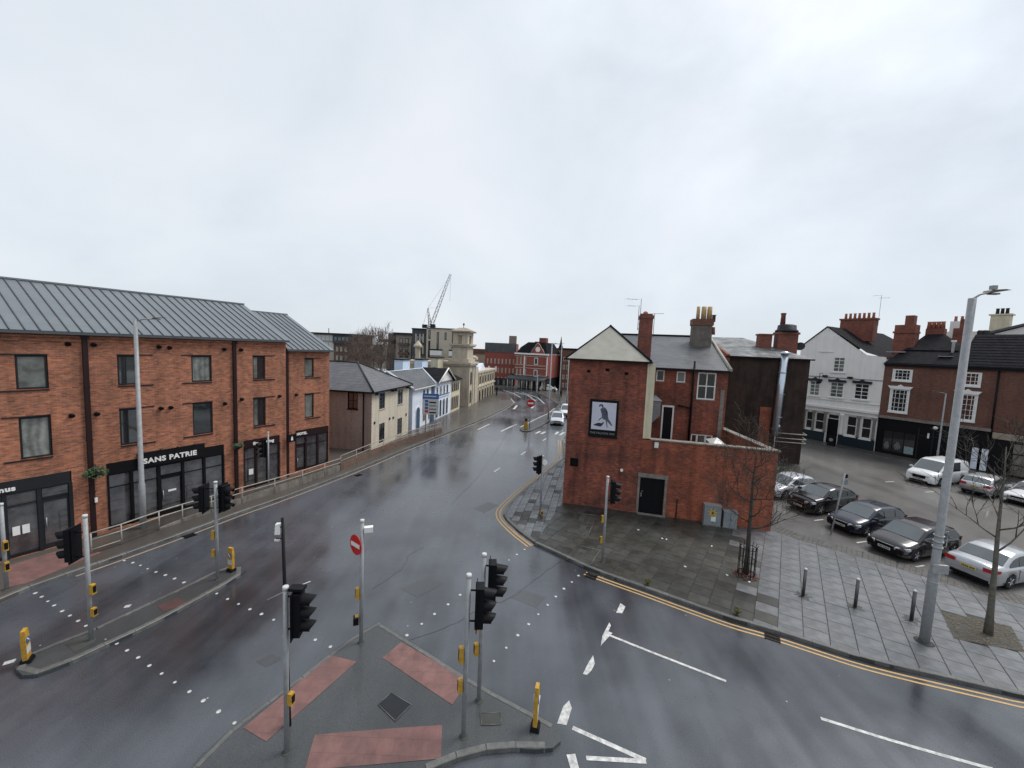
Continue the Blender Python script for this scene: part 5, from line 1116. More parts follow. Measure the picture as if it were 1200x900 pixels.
for x_ in (xa_, xb_): MB().lathe([(.28, za_-1.2), (.3, za_-.1), (.2, za_)], x_, 10, 8).build('roof_cowl', M_dark, Hb)

# ================================================================== FAR BUILDINGS, each standing at its own distance
def block(name, label, u0, u1, vt, vb, Y, dep, m_, vbw=None, cat='building', facing=0.0):
    """a block whose front spans the given pixels at distance Y; returns root with local x right, y back, origin on the ground at its left front corner"""
    a = AT(u0, vt, Y); b = AT(u1, vt, Y); W = (b-a).length; H = (a.z+b.z)/2
    t = thing(name, label, cat, (a.x, a.y, 0), facing)
    MB().box(0, W, 0, dep, 0, H).build('wall', m_, t); return t, W, H
def wgrid(t, xs, zs, w_, h_, m_, fm=None, y=-.05, name='window'):
    for x in xs:
        for z in zs:
            o = B(x-w_/2, x+w_/2, y, .0, z-h_/2, z+h_/2, name, fm or m_, t)
            if fm: B(x-w_/2+.15, x+w_/2-.15, y-.03, y-.001, z-h_/2+.15, z+h_/2-.15, 'pane', m_, o)
M_dgrey = mat('charcoal_cladding', (.055, .06, .07), .6, (.04, .045, .055), 1.0, streak=.1)
M_tanb = mat('tan_cladding', (.36, .31, .25), .8, (.30, .26, .21), .6)
M_buffb = mat('buff_cladding', (.50, .45, .36), .8, (.44, .395, .32), .5)
M_tealg = mat('green_grey_cladding', (.22, .28, .27), .6, (.17, .22, .22), .5)
t, W, H = block('dark_apartment_block', 'charcoal clad modern apartment block with narrow tall windows left of the cream block', 483, 500, 386, 430, 112, 18, M_dgrey)
wgrid(t, [1.1, 2.2, 3.1], [H-2.4, H-5.6, H-8.6], .35, 2.4, M_buffb); wgrid(t, [1.6, 2.7], [H-3.2, H-7.0], .35, 2.6, M_glass)
B(-.1, W+.1, -.3, 18, H, H+.3, 'parapet', M_dark, t); B(.4, W, -1.0, 0, H-8.9, H-7.4, 'balcony', M_brickBrown, t)
t, W, H = block('cream_apartment_block', 'cream modern apartment block with tall dark windows and white balconies behind the stone tower', 500, 534, 385.5, 430, 110, 18, M_buffb)
for x, z, w_, h_ in ((.8, H-1.6, .55, 2.4), (.8, H-5.6, .55, 4.6), (3.1, H-3.2, .55, 4.6), (5.2, H-1.9, .5, 2.0), (7.2, H-4.8, .5, 2.0)): wgrid(t, [x], [z], w_, h_, M_glass, M_dark)
for x0, x1, z in ((1.3, 4.4, H-6.6), (6.4, 8.2, H-6.6)):
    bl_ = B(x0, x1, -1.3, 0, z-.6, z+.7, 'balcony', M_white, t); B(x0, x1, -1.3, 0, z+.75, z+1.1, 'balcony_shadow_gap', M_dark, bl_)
B(W-.9, W+.02, -.06, .0, H-4.5, H-.3, 'dark_end_panel', M_dgrey, t); B(-.1, W+.1, -.2, 18, H, H+.25, 'parapet', M_dgrey, t)
t, W, H = block('tan_apartment_block', 'tan apartment block with brown balconies and a dark recessed corner', 464, 482, 392, 440, 118, 16, M_tanb)
wgrid(t, [1.6, 3.2], [H-1.8, H-4.4, H-7.0, H-9.2], 1.0, 1.5, M_glass, M_brown)
for z in (H-2.6, H-5.2, H-7.8): B(.9, 3.9, -1.1, 0, z-.5, z+.1, 'balcony', M_brickBrown, t)
B(-2.4, 0, .4, 14, 0, H+.2, 'dark_stair_tower', M_dgrey, t); B(-.6, W+.2, -.9, 16, H, H+.5, 'flat_roof', M_dark, t); B(-4.2, -.2, -2, 4, H-2.4, H-1.6, 'canopy', M_dark, t)
t, W, H = block('flat_roofed_block', 'distant flat roofed block with white panels and a dark glazed corner on the skyline', 367, 391, 391.5, 440, 140, 20, M_tanb)
for i in range(5): B(.1+i*1.42, 1.4+i*1.42, -.1, 0, H-2.2, H-.3, 'white_panel', M_shutter, t)
for i in range(4): B(.1+i*1.8, 1.7+i*1.8, -.1, 0, H-5.2, H-2.8, 'white_panel', M_shutter, t)
B(-.6, W+.1, -.8, 20, H, H+.5, 'flat_roof', M_dark, t)
mb = MB().prism([(W, .3), (W+5.2, 1.0), (W+6.6, 4), (W+6.6, 18), (W, 18)], 0, H-3.0); mb.build('brick_wing', M_brickBrown, t)
mb = MB().prism([(W-.1, -.6), (W+5.6, .2), (W+7.2, 4), (W+7.2, 18), (W, 18)], H-3.0, H-.1); g_ = mb.build('glazed_corner', M_dgrey, t)
for i in range(4): B(W+.5+i*1.25, W+1.4+i*1.25, -.62+i*.16, -.3+i*.16, H-2.0, H-.8, 'pane', M_glassC, g_)
mb = MB().prism([(W-.1, -1.0), (W+5.9, -.2), (W+7.7, 4), (W+7.7, 18), (W, 18)], H-.1, H+.5); mb.build('flat_roof', M_dark, t); MB().tube([(4.5, 2, H), (4.5, 2, H+2.2)], .12, 6).build('mast', M_dark, t)
wgrid(t, [W+1.2, W+2.6, W+4.2], [H-5.0, H-8], .8, 1.6, M_glass, M_tanb, y=.2)
# red mill block at the bend
t, W, H = block('red_brick_mill', 'tall plain red brick block with rows of narrow windows at the far bend', 569, 605, 402, 455, 103, 16, M_brickD, facing=R(-3))
B(-.1, W+.1, -.1, 0, H-2.4, H, 'dark_attic_band', M_slateP, t)
wgrid(t, [.7+i*.95 for i in range(8)], [1.6, 3.9, 6.2], .34, 1.3, M_glass, M_stone); wgrid(t, [1.1, 2.9], [4.2], .5, 1.4, M_white); B(.1, W-.1, -.15, 0, 0, 1.9, 'dark_ground_floor', M_dark, t)
B(W-2.0, W-.1, 2, 4, H, H+2.0, 'chimney', M_cement, t)
for i in range(5): B(.3+i*1.5, .9+i*1.5, -.2, -.1, .2, 1.6, 'shop_pane', M_glassC, t)
t, W, H = block('long_low_building', 'distant low brown building with dark red roof left of the red mill', 552, 572, 413, 450, 128, 10, M_tanb); B(-6, W+1, -.3, 10.2, H-.4, H+1.1, 'roof', M_brickR, t); B(-6, 0, 0, 9.9, 0, H-.41, 'wall', M_tanb, t)
# ornate corner building with mansard roof
aH = AT(604.5, 414.5, 96); bH = AT(642, 416.5, 92.5)
t = thing('ornate_corner_building', 'ornate red brick corner building with white bands, curved dark mansard roof and canopy', 'building', (aH.x, aH.y, 0), math.atan2(bH.y-aH.y, bH.x-aH.x)); W = math.hypot(bH.x-aH.x, bH.y-aH.y); H = (aH.z+bH.z)/2
MB().box(0, W, 0, 12, 3.0, H).build('wall', M_brickD, t); MB().box(.2, W-.2, .5, 12, 0, 3.0).build('ground_floor', M_dark, t)
for z in (H-.45, H-2.55, H-3.2, 3.5): B(-.1, W+.1, -.12, 0, z-.07, z+.08, 'white_band', M_stone, t)
B(-.2, W+.3, -.35, 0, H-.05, H+.3, 'cornice', M_white, t); 
for x in (.5, 1.4, 2.6, 5.3): wgrid(t, [x], [H-1.5, H-4.3], .36 if x < 3 else .95, 1.6, M_glass, M_stone if x < 3 else M_white)
B(W-.2, W+.02, -.1, 0, 3.4, H-.3, 'quoin', M_white, t); B(2.2, 2.5, -.1, 0, 3.4, H-.3, 'pilaster', M_white, t)
MB().add([(.2, 0, H+.3), (W-.3, 0, H+.3), (W-1.2, 1.2, H+2.9), (2.6, 1.2, H+2.9), (.9, .6, H+1.6), (W, 9, H+.3), (.2, 9, H+.3), (W-1.2, 7, H+2.9), (2.6, 7, H+2.9)], [(0, 1, 2, 3, 4), (1, 5, 7, 2), (5, 6, 8, 7), (2, 7, 8, 3), (6, 0, 4, 3, 8)]).build('mansard_roof', M_slateD, t)
MB().eprism([(4.1, H+.3), (7.3, H+.3), (6.9, H+1.0), (6.5, H+1.6), (6.2, H+2.1), (5.7, H+2.7), (5.2, H+2.1), (4.9, H+1.6), (4.4, H+1.0)], -.2, .3).build('dutch_gable', M_brickD, t)
MB().tube([(5.7, -.21, H+1.25), (5.7, -.27, H+1.25)], .6, 16).build('clock_face', M_white, t)
for s_ in (-1, 1): MB().tube([(5.7+s_*1.7, -.25, H+.4), (5.7+s_*1.3, -.25, H+1.2), (5.7+s_*.8, -.25, H+1.7), (5.7+s_*.5, -.25, H+2.3), (5.7, -.25, H+2.75)], .07, 5).build('gable_scroll', M_stone, t)
B(5.2, 6.9, 1.6, 3.0, H+2, H+4.0, 'chimney', M_brickC, t); B(3.9, 5.0, 2, 3, H+2, H+3.1, 'chimney', M_brickC, t)
cn = MB().add([(-1.2, -2.2, 2.7), (W+.3, -2.4, 2.7), (W+.3, .4, 3.4), (-1.2, .4, 3.4), (-1.2, -2.2, 2.4), (W+.3, -2.4, 2.4)], [(0, 1, 2, 3), (4, 5, 1, 0), (3, 2, 5, 4)]).build('canopy', M_zincD, t); B(-1.2, W+.3, -.1, .4, 3.4, 3.6, 'canopy_fascia', M_dark, cn)
for i in range(8): MB().tube([(-.9+i*1.25, -2.1, .1), (-.9+i*1.25, -2.1, 2.5)], .09, 6).build('canopy_post', M_shutter, t)
for i in range(5): B(.4+i*1.6, 1.3+i*1.6, .42, .5, .3, 2.3, 'window', M_glass if i % 2 else M_stone, t)
# buildings beyond, to the right of the bend
t, W, H = block('red_brick_terrace', 'far red brick end wall between the lamp posts beyond the bend', 649, 659, 417, 456, 112, 10, M_brickD)
wgrid(t, [.7, 1.6], [2, 4.4, 6.4], .35, 1.2, M_glass)
t, W, H = block('green_grey_building', 'far green grey office building with pale bands behind the red end wall', 645, 662, 409, 456, 128, 10, M_tealg)
for z in (H-.8, H-2.0, H-3.2): B(.2, W-.2, -.1, 0, z-.2, z+.25, 'pale_band', M_shutter, t)
t, W, H = block('dark_street_building', 'far dark brick terrace at the edge of the pub gable', 659, 674, 410, 460, 98, 12, M_brickR); wgrid(t, [.6, 1.5, 2.5], [1.2, 3.2, 5.6, 7.6], .5, 1.1, M_glass, M_stone)
B(-.2, W+5, -.2, 12, H, H+.4, 'roof', M_slateD, t)
q = AT(657, 411, 170); t = thing('church_spire', 'thin dark church spire on the far skyline right of the corner building', 'spire', (q.x, q.y, 0)); MB().box(-1.2, 1.2, -1.2, 1.2, 0, q.z+.5).build('spire_tower', M_stoneD, t); MB().lathe([(1.2, q.z+.5), (.4, q.z+3.2), (.05, q.z+6)], seg=8, smooth=False).build('spire_roof', M_slateD, t)
# ---- crane
q = AT(504, 383, 140); t = thing('tower_crane', 'luffing tower crane with raised lattice jib above the apartment blocks', 'crane', (q.x, q.y, 0)); zc = q.z
def lattice(p0, p1, w0, w1, n, r, name, m_, par):
    p0, p1 = Vector(p0), Vector(p1); d = (p1-p0).normalized(); u = Vector((0, 1, 0)); v = d.cross(u).normalized(); mb = MB()
    def pt(k, su, sv): f = k/n; w_ = w0+(w1-w0)*f; return p0+(p1-p0)*f+u*su*w_/2+v*sv*w_/2
    for su in (-1, 1):
        for sv in (-1, 1): mb.tube([pt(0, su, sv), pt(n, su, sv)], r, 4)
    for k in range(n):
        s_ = 1 if k % 2 else -1
        mb.tube([pt(k, -1, s_), pt(k+1, -1, -s_)], r*.7, 3); mb.tube([pt(k, s_, 1), pt(k+1, -s_, 1)], r*.7, 3); mb.tube([pt(k, s_, -1), pt(k+1, -s_, -1)], r*.7, 3); mb.tube([pt(k, 1, s_), pt(k+1, 1, -s_)], r*.7, 3)
    return mb.build(name, m_, par)
M_cr = mat('crane_grey', (.55, .55, .56), .5, (.3, .3, .32), 2)
lattice((0, 0, 0), (0, 0, zc), 1.6, 1.6, 12, .12, 'mast', M_cr, t); lattice((.4, 0, zc+.3), (6.6, 0, zc+18.3), 1.0, .6, 20, .065, 'jib', M_cr, t)
lattice((0, 0, zc+.3), (-.9, 0, zc+6.4), .9, .3, 6, .09, 'apex_frame', M_cr, t)
MB().box(-2.6, -1.0, -.8, .8, zc-.5, zc+.7).build('counterweight', M_dark, t); MB().box(.3, 1.9, -1.4, -.2, zc-.6, zc+.9).build('cab', M_dark, t); MB().box(-2.2, 2, -.6, .6, zc-.1, zc+.3).build('slewing_deck', M_cr, t)
MB().tube([(-.9, 0, zc+6.4), (2.4, 0, zc+6.6)], .03, 3).tube([(-.9, 0, zc+6.4), (6.3, 0, zc+17.4)], .03, 3).tube([(-.9, 0, zc+6.4), (-2.4, 0, zc+.5)], .04, 3).tube([(6.6, 0, zc+18.2), (6.6, 0, zc+9)], .03, 3).build('stay_cable', M_dark, t)

# ================================================================== TREES
def branch_tree(seed, base, h, r0, lean=(0, 0), first=.35, levels=4, nb=(5, 4, 4, 3), spread=.9, rat=.62, m_=None, mt=None, name='bare_tree', label='', group=None, upb=.25, cat='tree', twigr=.006):
    rnd = random.Random(seed); root = thing(name, label, cat, base, 0, group)
    tr_ = MB(); cr_ = MB()
    P = []
    n = 9
    for i in range(n):
        f = i/(n-1); P.append(Vector((lean[0]*f+rnd.uniform(-.04, .04)*h*.12*f, lean[1]*f+rnd.uniform(-.04, .04)*h*.12*f, h*f)))
    rad = [r0*(1-.88*(i/(n-1))) for i in range(n)]; rad[0] *= 1.25
    tr_.tube(P, rad, 9)
    def grow(p, d, L_, r, lv):
        m = 4 if lv < 2 else 3; pts = [p]; dd = d.copy()
        for i in range(m):
            dd = (dd+Vector((rnd.uniform(-1, 1), rnd.uniform(-1, 1), rnd.uniform(-.6, 1)))*.22+Vector((0, 0, .07))).normalized(); pts.append(pts[-1]+dd*L_/m)
        rr = [max(twigr*.6, r*(1-.75*i/m)) for i in range(m+1)]
        (tr_ if lv == 0 else cr_).tube(pts, rr, 6 if lv == 0 else (4 if lv == 1 else 3), cap=lv < 2)
        if lv+1 >= levels: return
        for k in range(nb[lv+1]):
            f = .3+.7*(k+rnd.random()*.6)/nb[lv+1]; i = min(m-1, int(f*m)); q = pts[i].lerp(pts[i+1], f*m-i)
            ax = (pts[i+1]-pts[i]).normalized(); perp = (ax.orthogonal().normalized()*1.0); perp.rotate(Matrix.Rotation(rnd.uniform(0, 6.28), 3, ax))
            nd = (ax*rnd.uniform(.45, .8)+perp*rnd.uniform(.5, .9)+Vector((0, 0, upb*.5))).normalized(); grow(q, nd, L_*rnd.uniform(.5, .75), max(twigr, rr[i]*.6), lv+1)
    for k in range(nb[0]):
        f = first+(.98-first)*(k+rnd.random()*.5)/nb[0]; i = min(n-2, int(f*(n-1))); q = P[i].lerp(P[i+1], f*(n-1)-i); a = k*2.4+rnd.uniform(-.4, .4)
        d = Vector((math.cos(a)*spread, math.sin(a)*spread, upb+rnd.uniform(0, .4))).normalized(); grow(q, d, h*rnd.uniform(.28, .4)*(1.15-.5*f), rad[i]*.5, 0)
    tr_.build('trunk', m_ or M_bark, root); cr_.build('crown', mt or m_ or M_bark, root); return root
q = G(874, 672, .12)
branch_tree(11, (q.x, q.y, .1), 5.6, .115, (.1, .3), .34, 4, (13, 4, 4, 4), 1.0, m_=M_bark, mt=M_bark, label='slim leafless tree inside an iron guard in front of the yard wall', upb=.2, twigr=.0075)
q = G(1158, 743, .12)
branch_tree(23, (q.x, q.y, .1), 6.6, .105, (.9, 1.0), .42, 4, (9, 4, 3, 3), .75, m_=M_barkP, mt=M_bark, label='leafless tree leaning from a soil pit right of the tall lamp post', upb=.35, twigr=.01)
# far trees behind the cream brick building
bt = [(414, 403, 84, 2), (422, 400, 90, 3), (431, 399, 80, 4), (438, 402, 88, 5), (447, 400, 84, 6), (454, 403, 78, 8), (426, 410, 72, 10)]
for i, (u, v, Y, s_) in enumerate(bt):
    a = AT(u, v, Y); h_ = a.z
    branch_tree(50+s_, (a.x, Y, 0), h_, .2, (0, 0), .22, 4, (9, 5, 5, 4), .6, m_=M_twig, mt=M_twig, label='leafless brown tree in the dense clump behind the cream brick building', group='bare trees behind the cream building', upb=.7, twigr=.022)
# tree guard
q = G(874, 674, .12); t = thing('tree_guard', 'black iron cylindrical guard around the slim tree trunk', 'tree guard', (q.x, q.y, .12))
for k in range(12):
    a = k*math.pi/6; MB().tube([(.33*math.cos(a), .33*math.sin(a), 0), (.33*math.cos(a), .33*math.sin(a), 1.36), (.38*math.cos(a), .38*math.sin(a), 1.42)], .014, 5).build('guard_bar', M_black, t)
for z in (.12, .7, 1.25):
    MB().tube([(.33*math.cos(k*math.pi/10), .33*math.sin(k*math.pi/10), z) for k in range(21)], .016, 4, cap=False).build('guard_ring', M_black, t)
rl_ = MB(); rnd = random.Random(4)
for i in range(160):
    a, r_ = rnd.uniform(0, 6.28), rnd.uniform(.1, .5); rl_.cbox(q.x+r_*math.cos(a), q.y+r_*math.sin(a), .122+rnd.uniform(0, .05), .07, .045, .006, rnd.uniform(0, 3))
tag(rl_.build('fallen_leaves', mat('red_leaf_litter', (.16, .05, .035), .7, (.08, .04, .03), 20)), 'reddish fallen leaves gathered at the foot of the tree guard', 'fallen leaves', kind='stuff')
# weeds on the kerb
for u, v, lab in ((759, 685, 'small yellowish weed on the kerb left of the tree guard'), (864, 720, 'tall yellowish weed at the kerb below the tree guard')):
    q = G(u, v, .12); mb = MB(); rnd = random.Random(u)
    for i in range(70):
        a, L_ = rnd.uniform(0, 6.28), rnd.uniform(.08, .26); dx, dy = math.cos(a)*L_*.7, math.sin(a)*L_*.7; px, py = -math.sin(a)*.012, math.cos(a)*.012
        mb.add([(px, py, 0), (-px, -py, 0), (dx*.6-px, dy*.6-py, L_*.8), (dx, dy, L_*.75), (dx*.6+px, dy*.6+py, L_*.8)], [(0, 1, 2, 3, 4)])
    tag(mb.build('weed', mat('dry_weed', (.24, .21, .07), .8, (.12, .13, .05), 12), None, q), lab, 'weed')
rnd = random.Random(8); mb = MB()
for i in range(260):
    u_, v_ = rnd.random(), rnd.random(); a, b, c, d = [Vector(p) for p in PIT]; p = a*(1-u_)*(1-v_)+b*u_*(1-v_)+c*u_*v_+d*(1-u_)*v_
    mb.cbox(p.x, p.y, .123+rnd.uniform(0, .01), rnd.uniform(.04, .09), .035, .006, rnd.uniform(0, 3))
o = mb.build('leaf_litter', mat('dry_leaf_litter', (.17, .135, .08), .8, (.08, .065, .045), 14), pit); tag(o, kind='stuff')

# ================================================================== STREET FURNITURE
def signal_head(par, n, ax, off, zt, hs=.30):
    """n lights; ax = facing angle, off = (x,y) centre of the housing, zt = top"""
    mb = MB(); c, s_ = math.cos(ax), math.sin(ax); H_ = n*hs+.08
    mb.cbox(off[0], off[1], zt-H_, .2, .32, H_, ax); mb.cbox(off[0]-c*.06, off[1]-s_*.06, zt-H_-.05, .02, .46, H_+.1, ax)
    h = mb.build('signal_head', M_black, par)
    for k in range(n):
        z = zt-.04-hs*(k+.5); hd = MB(); seg = 10; v = []
        for j, (dd, rr, dz) in enumerate(((.1, .14, 0), (.40, .118, -.035))):
            for i in range(seg+1):
                a = -.5+ (math.pi+1.0)*i/seg; y_, z_ = rr*math.cos(a), rr*math.sin(a)
                ln = dd if j == 0 else dd-(.11*(1-max(0, math.sin(a))))
                v.append((off[0]+c*ln-s_*y_, off[1]+s_*ln+c*y_, z+z_+dz))
        hd.add(v, [(i, i+1, seg+2+i, seg+1+i) for i in range(seg)], smooth=True)
        o = hd.build('hood', M_black, h)
        MB().tube([(off[0]+c*.1, off[1]+s_*.1, z), (off[0]+c*.12, off[1]+s_*.12, z)], .1, 12).build('lens', M_lens[k % 3], h)
    return h
M_lens = [mat('dull_red_lens', (.09, .01, .01), .2), mat('dull_amber_lens', (.10, .045, .01), .2), mat('dull_green_lens', (.01, .06, .035), .2)]
def push_box(par, ax, z, h_=.28, r=.07, two=True):
    c, s_ = math.cos(ax), math.sin(ax); d = r+.06
    b = MB().cbox(c*d, s_*d, z, .12, .13, h_*.9, ax, taper=.85).build('push_button_box', M_yellow, par)
    MB().cbox(c*(d+.062), s_*(d+.062), z+h_*.15, .012, .09, h_*.6, ax).build('button_face', M_black, b)
def signal(px, h, label, heads=(), boxes=(), r=.057, zb=.11, extra=None, nbr=True, name='traffic_signal', base=None):
    q = G(*px, zb) if base is None else Vector(base); t = thing(name, label, 'traffic signal', (q.x, q.y, zb-.01), 0)
    MB().tube([(0, 0, 0), (0, 0, h)], r, 12).build('pole', M_pole, t); MB().lathe([(r+.008, h-.07), (r+.008, h+.012), (r*.9, h+.018)], seg=12).build('pole_cap', M_shutter, t)
    MB().lathe([(r+.06, 0), (r+.05, .015), (r+.01, .03)], seg=12).build('base_collar', M_joint, t)
    for (n, ax, zt, dist, side) in heads:
        a = R(ax); sx, sy = math.cos(R(side))*dist, math.sin(R(side))*dist
        signal_head(t, n, a, (sx, sy), zt)
        for z in (zt-.12, zt-n*.3+.02): MB().tube([(0, 0, z), (sx*.9, sy*.9, z)], .022, 6).build('bracket', M_black, t)
    for ax, z, hh in boxes: push_box(t, R(ax), z, hh, r)
    return t
s1 = signal((336, 881), 3.98, 'nearest traffic signal pole at the front of the centre island, dark head facing right', [(3, 8, 3.88, .26, 0)], [(-10, 1.22, .3)])
MB().tube([(-.35, -.1, 3.72), (.0, .05, 3.86), (.45, .2, 4.0)], .012, 5).build('cable_bracket', M_steel, s1); MB().box(.1, .42, -.1, .1, 3.93, 3.99).build('head_bracket', M_black, s1)
s2 = signal((543, 863), 4.12, 'near traffic signal pole with three lamp head overlapping the slightly taller pole behind', [(3, 5, 3.86, .27, 0)], [(190, 1.95, .42), (190, 1.2, .34)])
s3 = signal((561, 821), 4.1, 'grey signal pole just behind the front one, its head peeping out on top', [(3, 5, 3.92, .24, -15)], [(200, 2.05, .42), (195, 1.35, .34)])
s4 = signal((107, 750), 3.95, 'traffic signal pole on the left refuge with head facing left over the road', [(3, 190, 3.55, .38, 185)], [(0, 1.5, .34), (0, .8, .28)])
s5 = signal((255, 679), 3.9, 'traffic signal pole at the far tip of the left refuge carrying two dark heads', [(3, 188, 3.75, .42, 186), (3, -5, 3.78, .33, 3)], [(185, 1.65, .36), (190, .95, .3)])
s6 = signal((706, 658), 3.95, 'traffic signal pole with dark head in front of the brick pub gable', [(3, -5, 3.75, .26, 0)], [(180, 1.85, .34), (180, .9, .3)])
q = G(430, 752, .11)
s7 = signal((423, 753), 4.0, 'signal pole with round no entry sign at the apex of the centre island', [], [(200, 1.5, .38)])
push_box(s7, R(200), .75, .2); b_ = MB().cbox(-.14, -.06, .68, .16, .2, .22, R(200)).build('black_box', M_black, s7)
ns = MB().tube([(0, -.08, 3.25), (0, -.1, 3.25)], .31, 24).build('no_entry_disc', M_red, s7); ns.rotation_euler = (0, 0, R(-38)); ns.location = (-.1, -.02, 0)
nb = MB().box(-.23, .23, -.115, -.101, 3.19, 3.31).build('no_entry_bar', M_white, ns)
MB().cbox(.17, .08, 3.6, .26, .16, .16, R(20)).build('detector_unit', M_white, s7); MB().tube([(0, 0, 3.64), (.17, .08, 3.66)], .02, 5).build('bracket', M_steel, s7)
s8 = signal((633, 603), 3.45, 'short signal pole on the corner pavement left of the pub with white backed sign', [(3, 150, 3.4, .2, 160)], [(-60, .05, .26)], zb=.11)
MB().tube([(.1, -.08, 3.1), (.12, -.12, 3.1)], .16, 14).build('white_disc', M_white, s8)
s9 = signal((309.7, 582.5), 3.5, 'slim signal pole on the ramp before the third shopfront with small dark head', [(3, 250, 3.0, .3, 200)], [], zb=.45, r=.045, base=FA.w(7.3, -1.05).to_tuple())
s10 = signal((8, 691), 3.2, 'signal pole with two yellow boxes at the far left edge of the photo', [], [(-20, 1.5, .4), (-20, .75, .36)])
# thin black detector mast behind the near signal pole
q = G(339, 850, .11); t = thing('camera_mast', 'thin black mast with white camera unit standing behind the nearest signal pole', 'camera mast', (q.x, q.y, .1), 0)
top = AT(331, 607, q.y+.0); tx, ty, tz = top.x-q.x, 0, top.z-.1
MB().tube([(0, 0, 0), (tx, ty, tz)], [.05, .035], 8).build('mast', M_black, t)
MB().cbox(tx-.1, 0, tz-.38, .12, .14, .24, .2, taper=.8).build('camera_unit', M_white, t); MB().tube([(tx, 0, tz-.22), (tx-.1, 0, tz-.22)], .015, 5).tube([(tx, 0, tz-.5), (tx-.16, .0, tz-.5)], .012, 5).build('bracket', M_black, t)
MB().cbox(tx-.13, 0, tz-.56, .1, .06, .05, 0).build('sensor', M_white, t)
# lamp posts
def lamp(base, h, label, r0=.16, r1=.075, arm=1.0, az=0, up=.25, m_=None, name='street_lamp', shoulder=.0, head=(.75, .3, .1)):
    t = thing(name, label, 'street lamp', (base[0], base[1], base[2]), R(az)); m_ = m_ or M_pole
    MB().tube([(0, 0, 0), (0, 0, h*.22), (0, 0, h*.225), (0, 0, h)], [r0, r0, r0*.82, r1], 14).build('column', m_, t)
    if arm: MB().tube([(0, 0, h-.03), (arm*.5, 0, h+up*.7), (arm, 0, h+up)], .03, 6).build('bracket_arm', m_, t)
    L_, w_, th_ = head; mb = MB(); x0 = arm
    mb.add([(x0-.1, -w_*.3, h+up-.03), (x0+L_, -w_*.15, h+up+.1), (x0+L_, w_*.15, h+up+.1), (x0-.1, w_*.3, h+up-.03), (x0, -w_*.5, h+up+th_*.7), (x0+L_*.6, -w_*.45, h+up+th_), (x0+L_*.6, w_*.45, h+up+th_), (x0, w_*.5, h+up+th_*.7)], [(0, 3, 2, 1), (4, 5, 6, 7), (0, 1, 5, 4), (1, 2, 6, 5), (2, 3, 7, 6), (3, 0, 4, 7)])
    l_ = mb.build('lantern', M_cement, t); MB().cbox(x0+L_*.25, 0, h+up-.05, L_*.4, w_*.5, .05).build('lens', M_glassC, l_)
    return t
q = G(1083, 752, .12)
lp = lamp(q, 11.6, 'tall thick grey street lamp beside the soil tree pit', .138, .10, .42, -6, .18, head=(.62, .3, .11))
MB().lathe([(.27, -.0), (.24, .015), (.2, .03)], seg=12).build('base_collar', M_joint, lp)
for z in (3.35, 3.55, 3.75, 2.15): MB().tube([(0, 0, z), (0, 0, z+.05)], .14, 14).build('band', M_steel, lp)
MB().box(-.24, .24, -.22, -.15, 2.55, 2.85).build('cabinet_plate', M_steel, lp); MB().tube([(.16, 0, 3.9), (.26, 0, 3.95), (.26, 0, 3.4), (.16, 0, 3.4)], .015, 5).build('cable_loop', M_steel, lp)
MB().cbox(.55, 0, 11.78+.11, .13, .13, .12).build('photocell', M_pole, lp)
q = G(168, 619, .12); lamp(q, 9.95, 'tall pale street lamp in front of the black signed shop', .13, .075, .7, 20, .12, head=(.5, .22, .07))
sl, _z = PW.sz(1099, 531, -1.9); q = PW.w(sl, -1.9); _b = PW.sz(1105, 461, -1.9)[1]; lamp((q.x, q.y, .1), _b-.1, 'slim street lamp in front of the black shopfront across the car park', .09, .055, .5, 150, .1, head=(.5, .25, .1))
for (u, v, ut, vt, lab) in ((642.5, 491, 645, 404, 'far street lamp standing on the distant narrow island'), (629, 462, 629.5, 440, 'tiny far lamp in front of the corner building canopy'), (655, 470, 659, 404, 'far grey lamp post right of the red end wall'), (664, 472, 666, 420, 'far thin lamp post closest to the pub gable')):
    q = G(u, v, .1); top = AT(ut, vt, q.y); lamp((q.x, q.y, .1), top.z, lab, .11, .07, 1.0 if vt < 410 else .4, 0 if u < 650 else 180, .05)
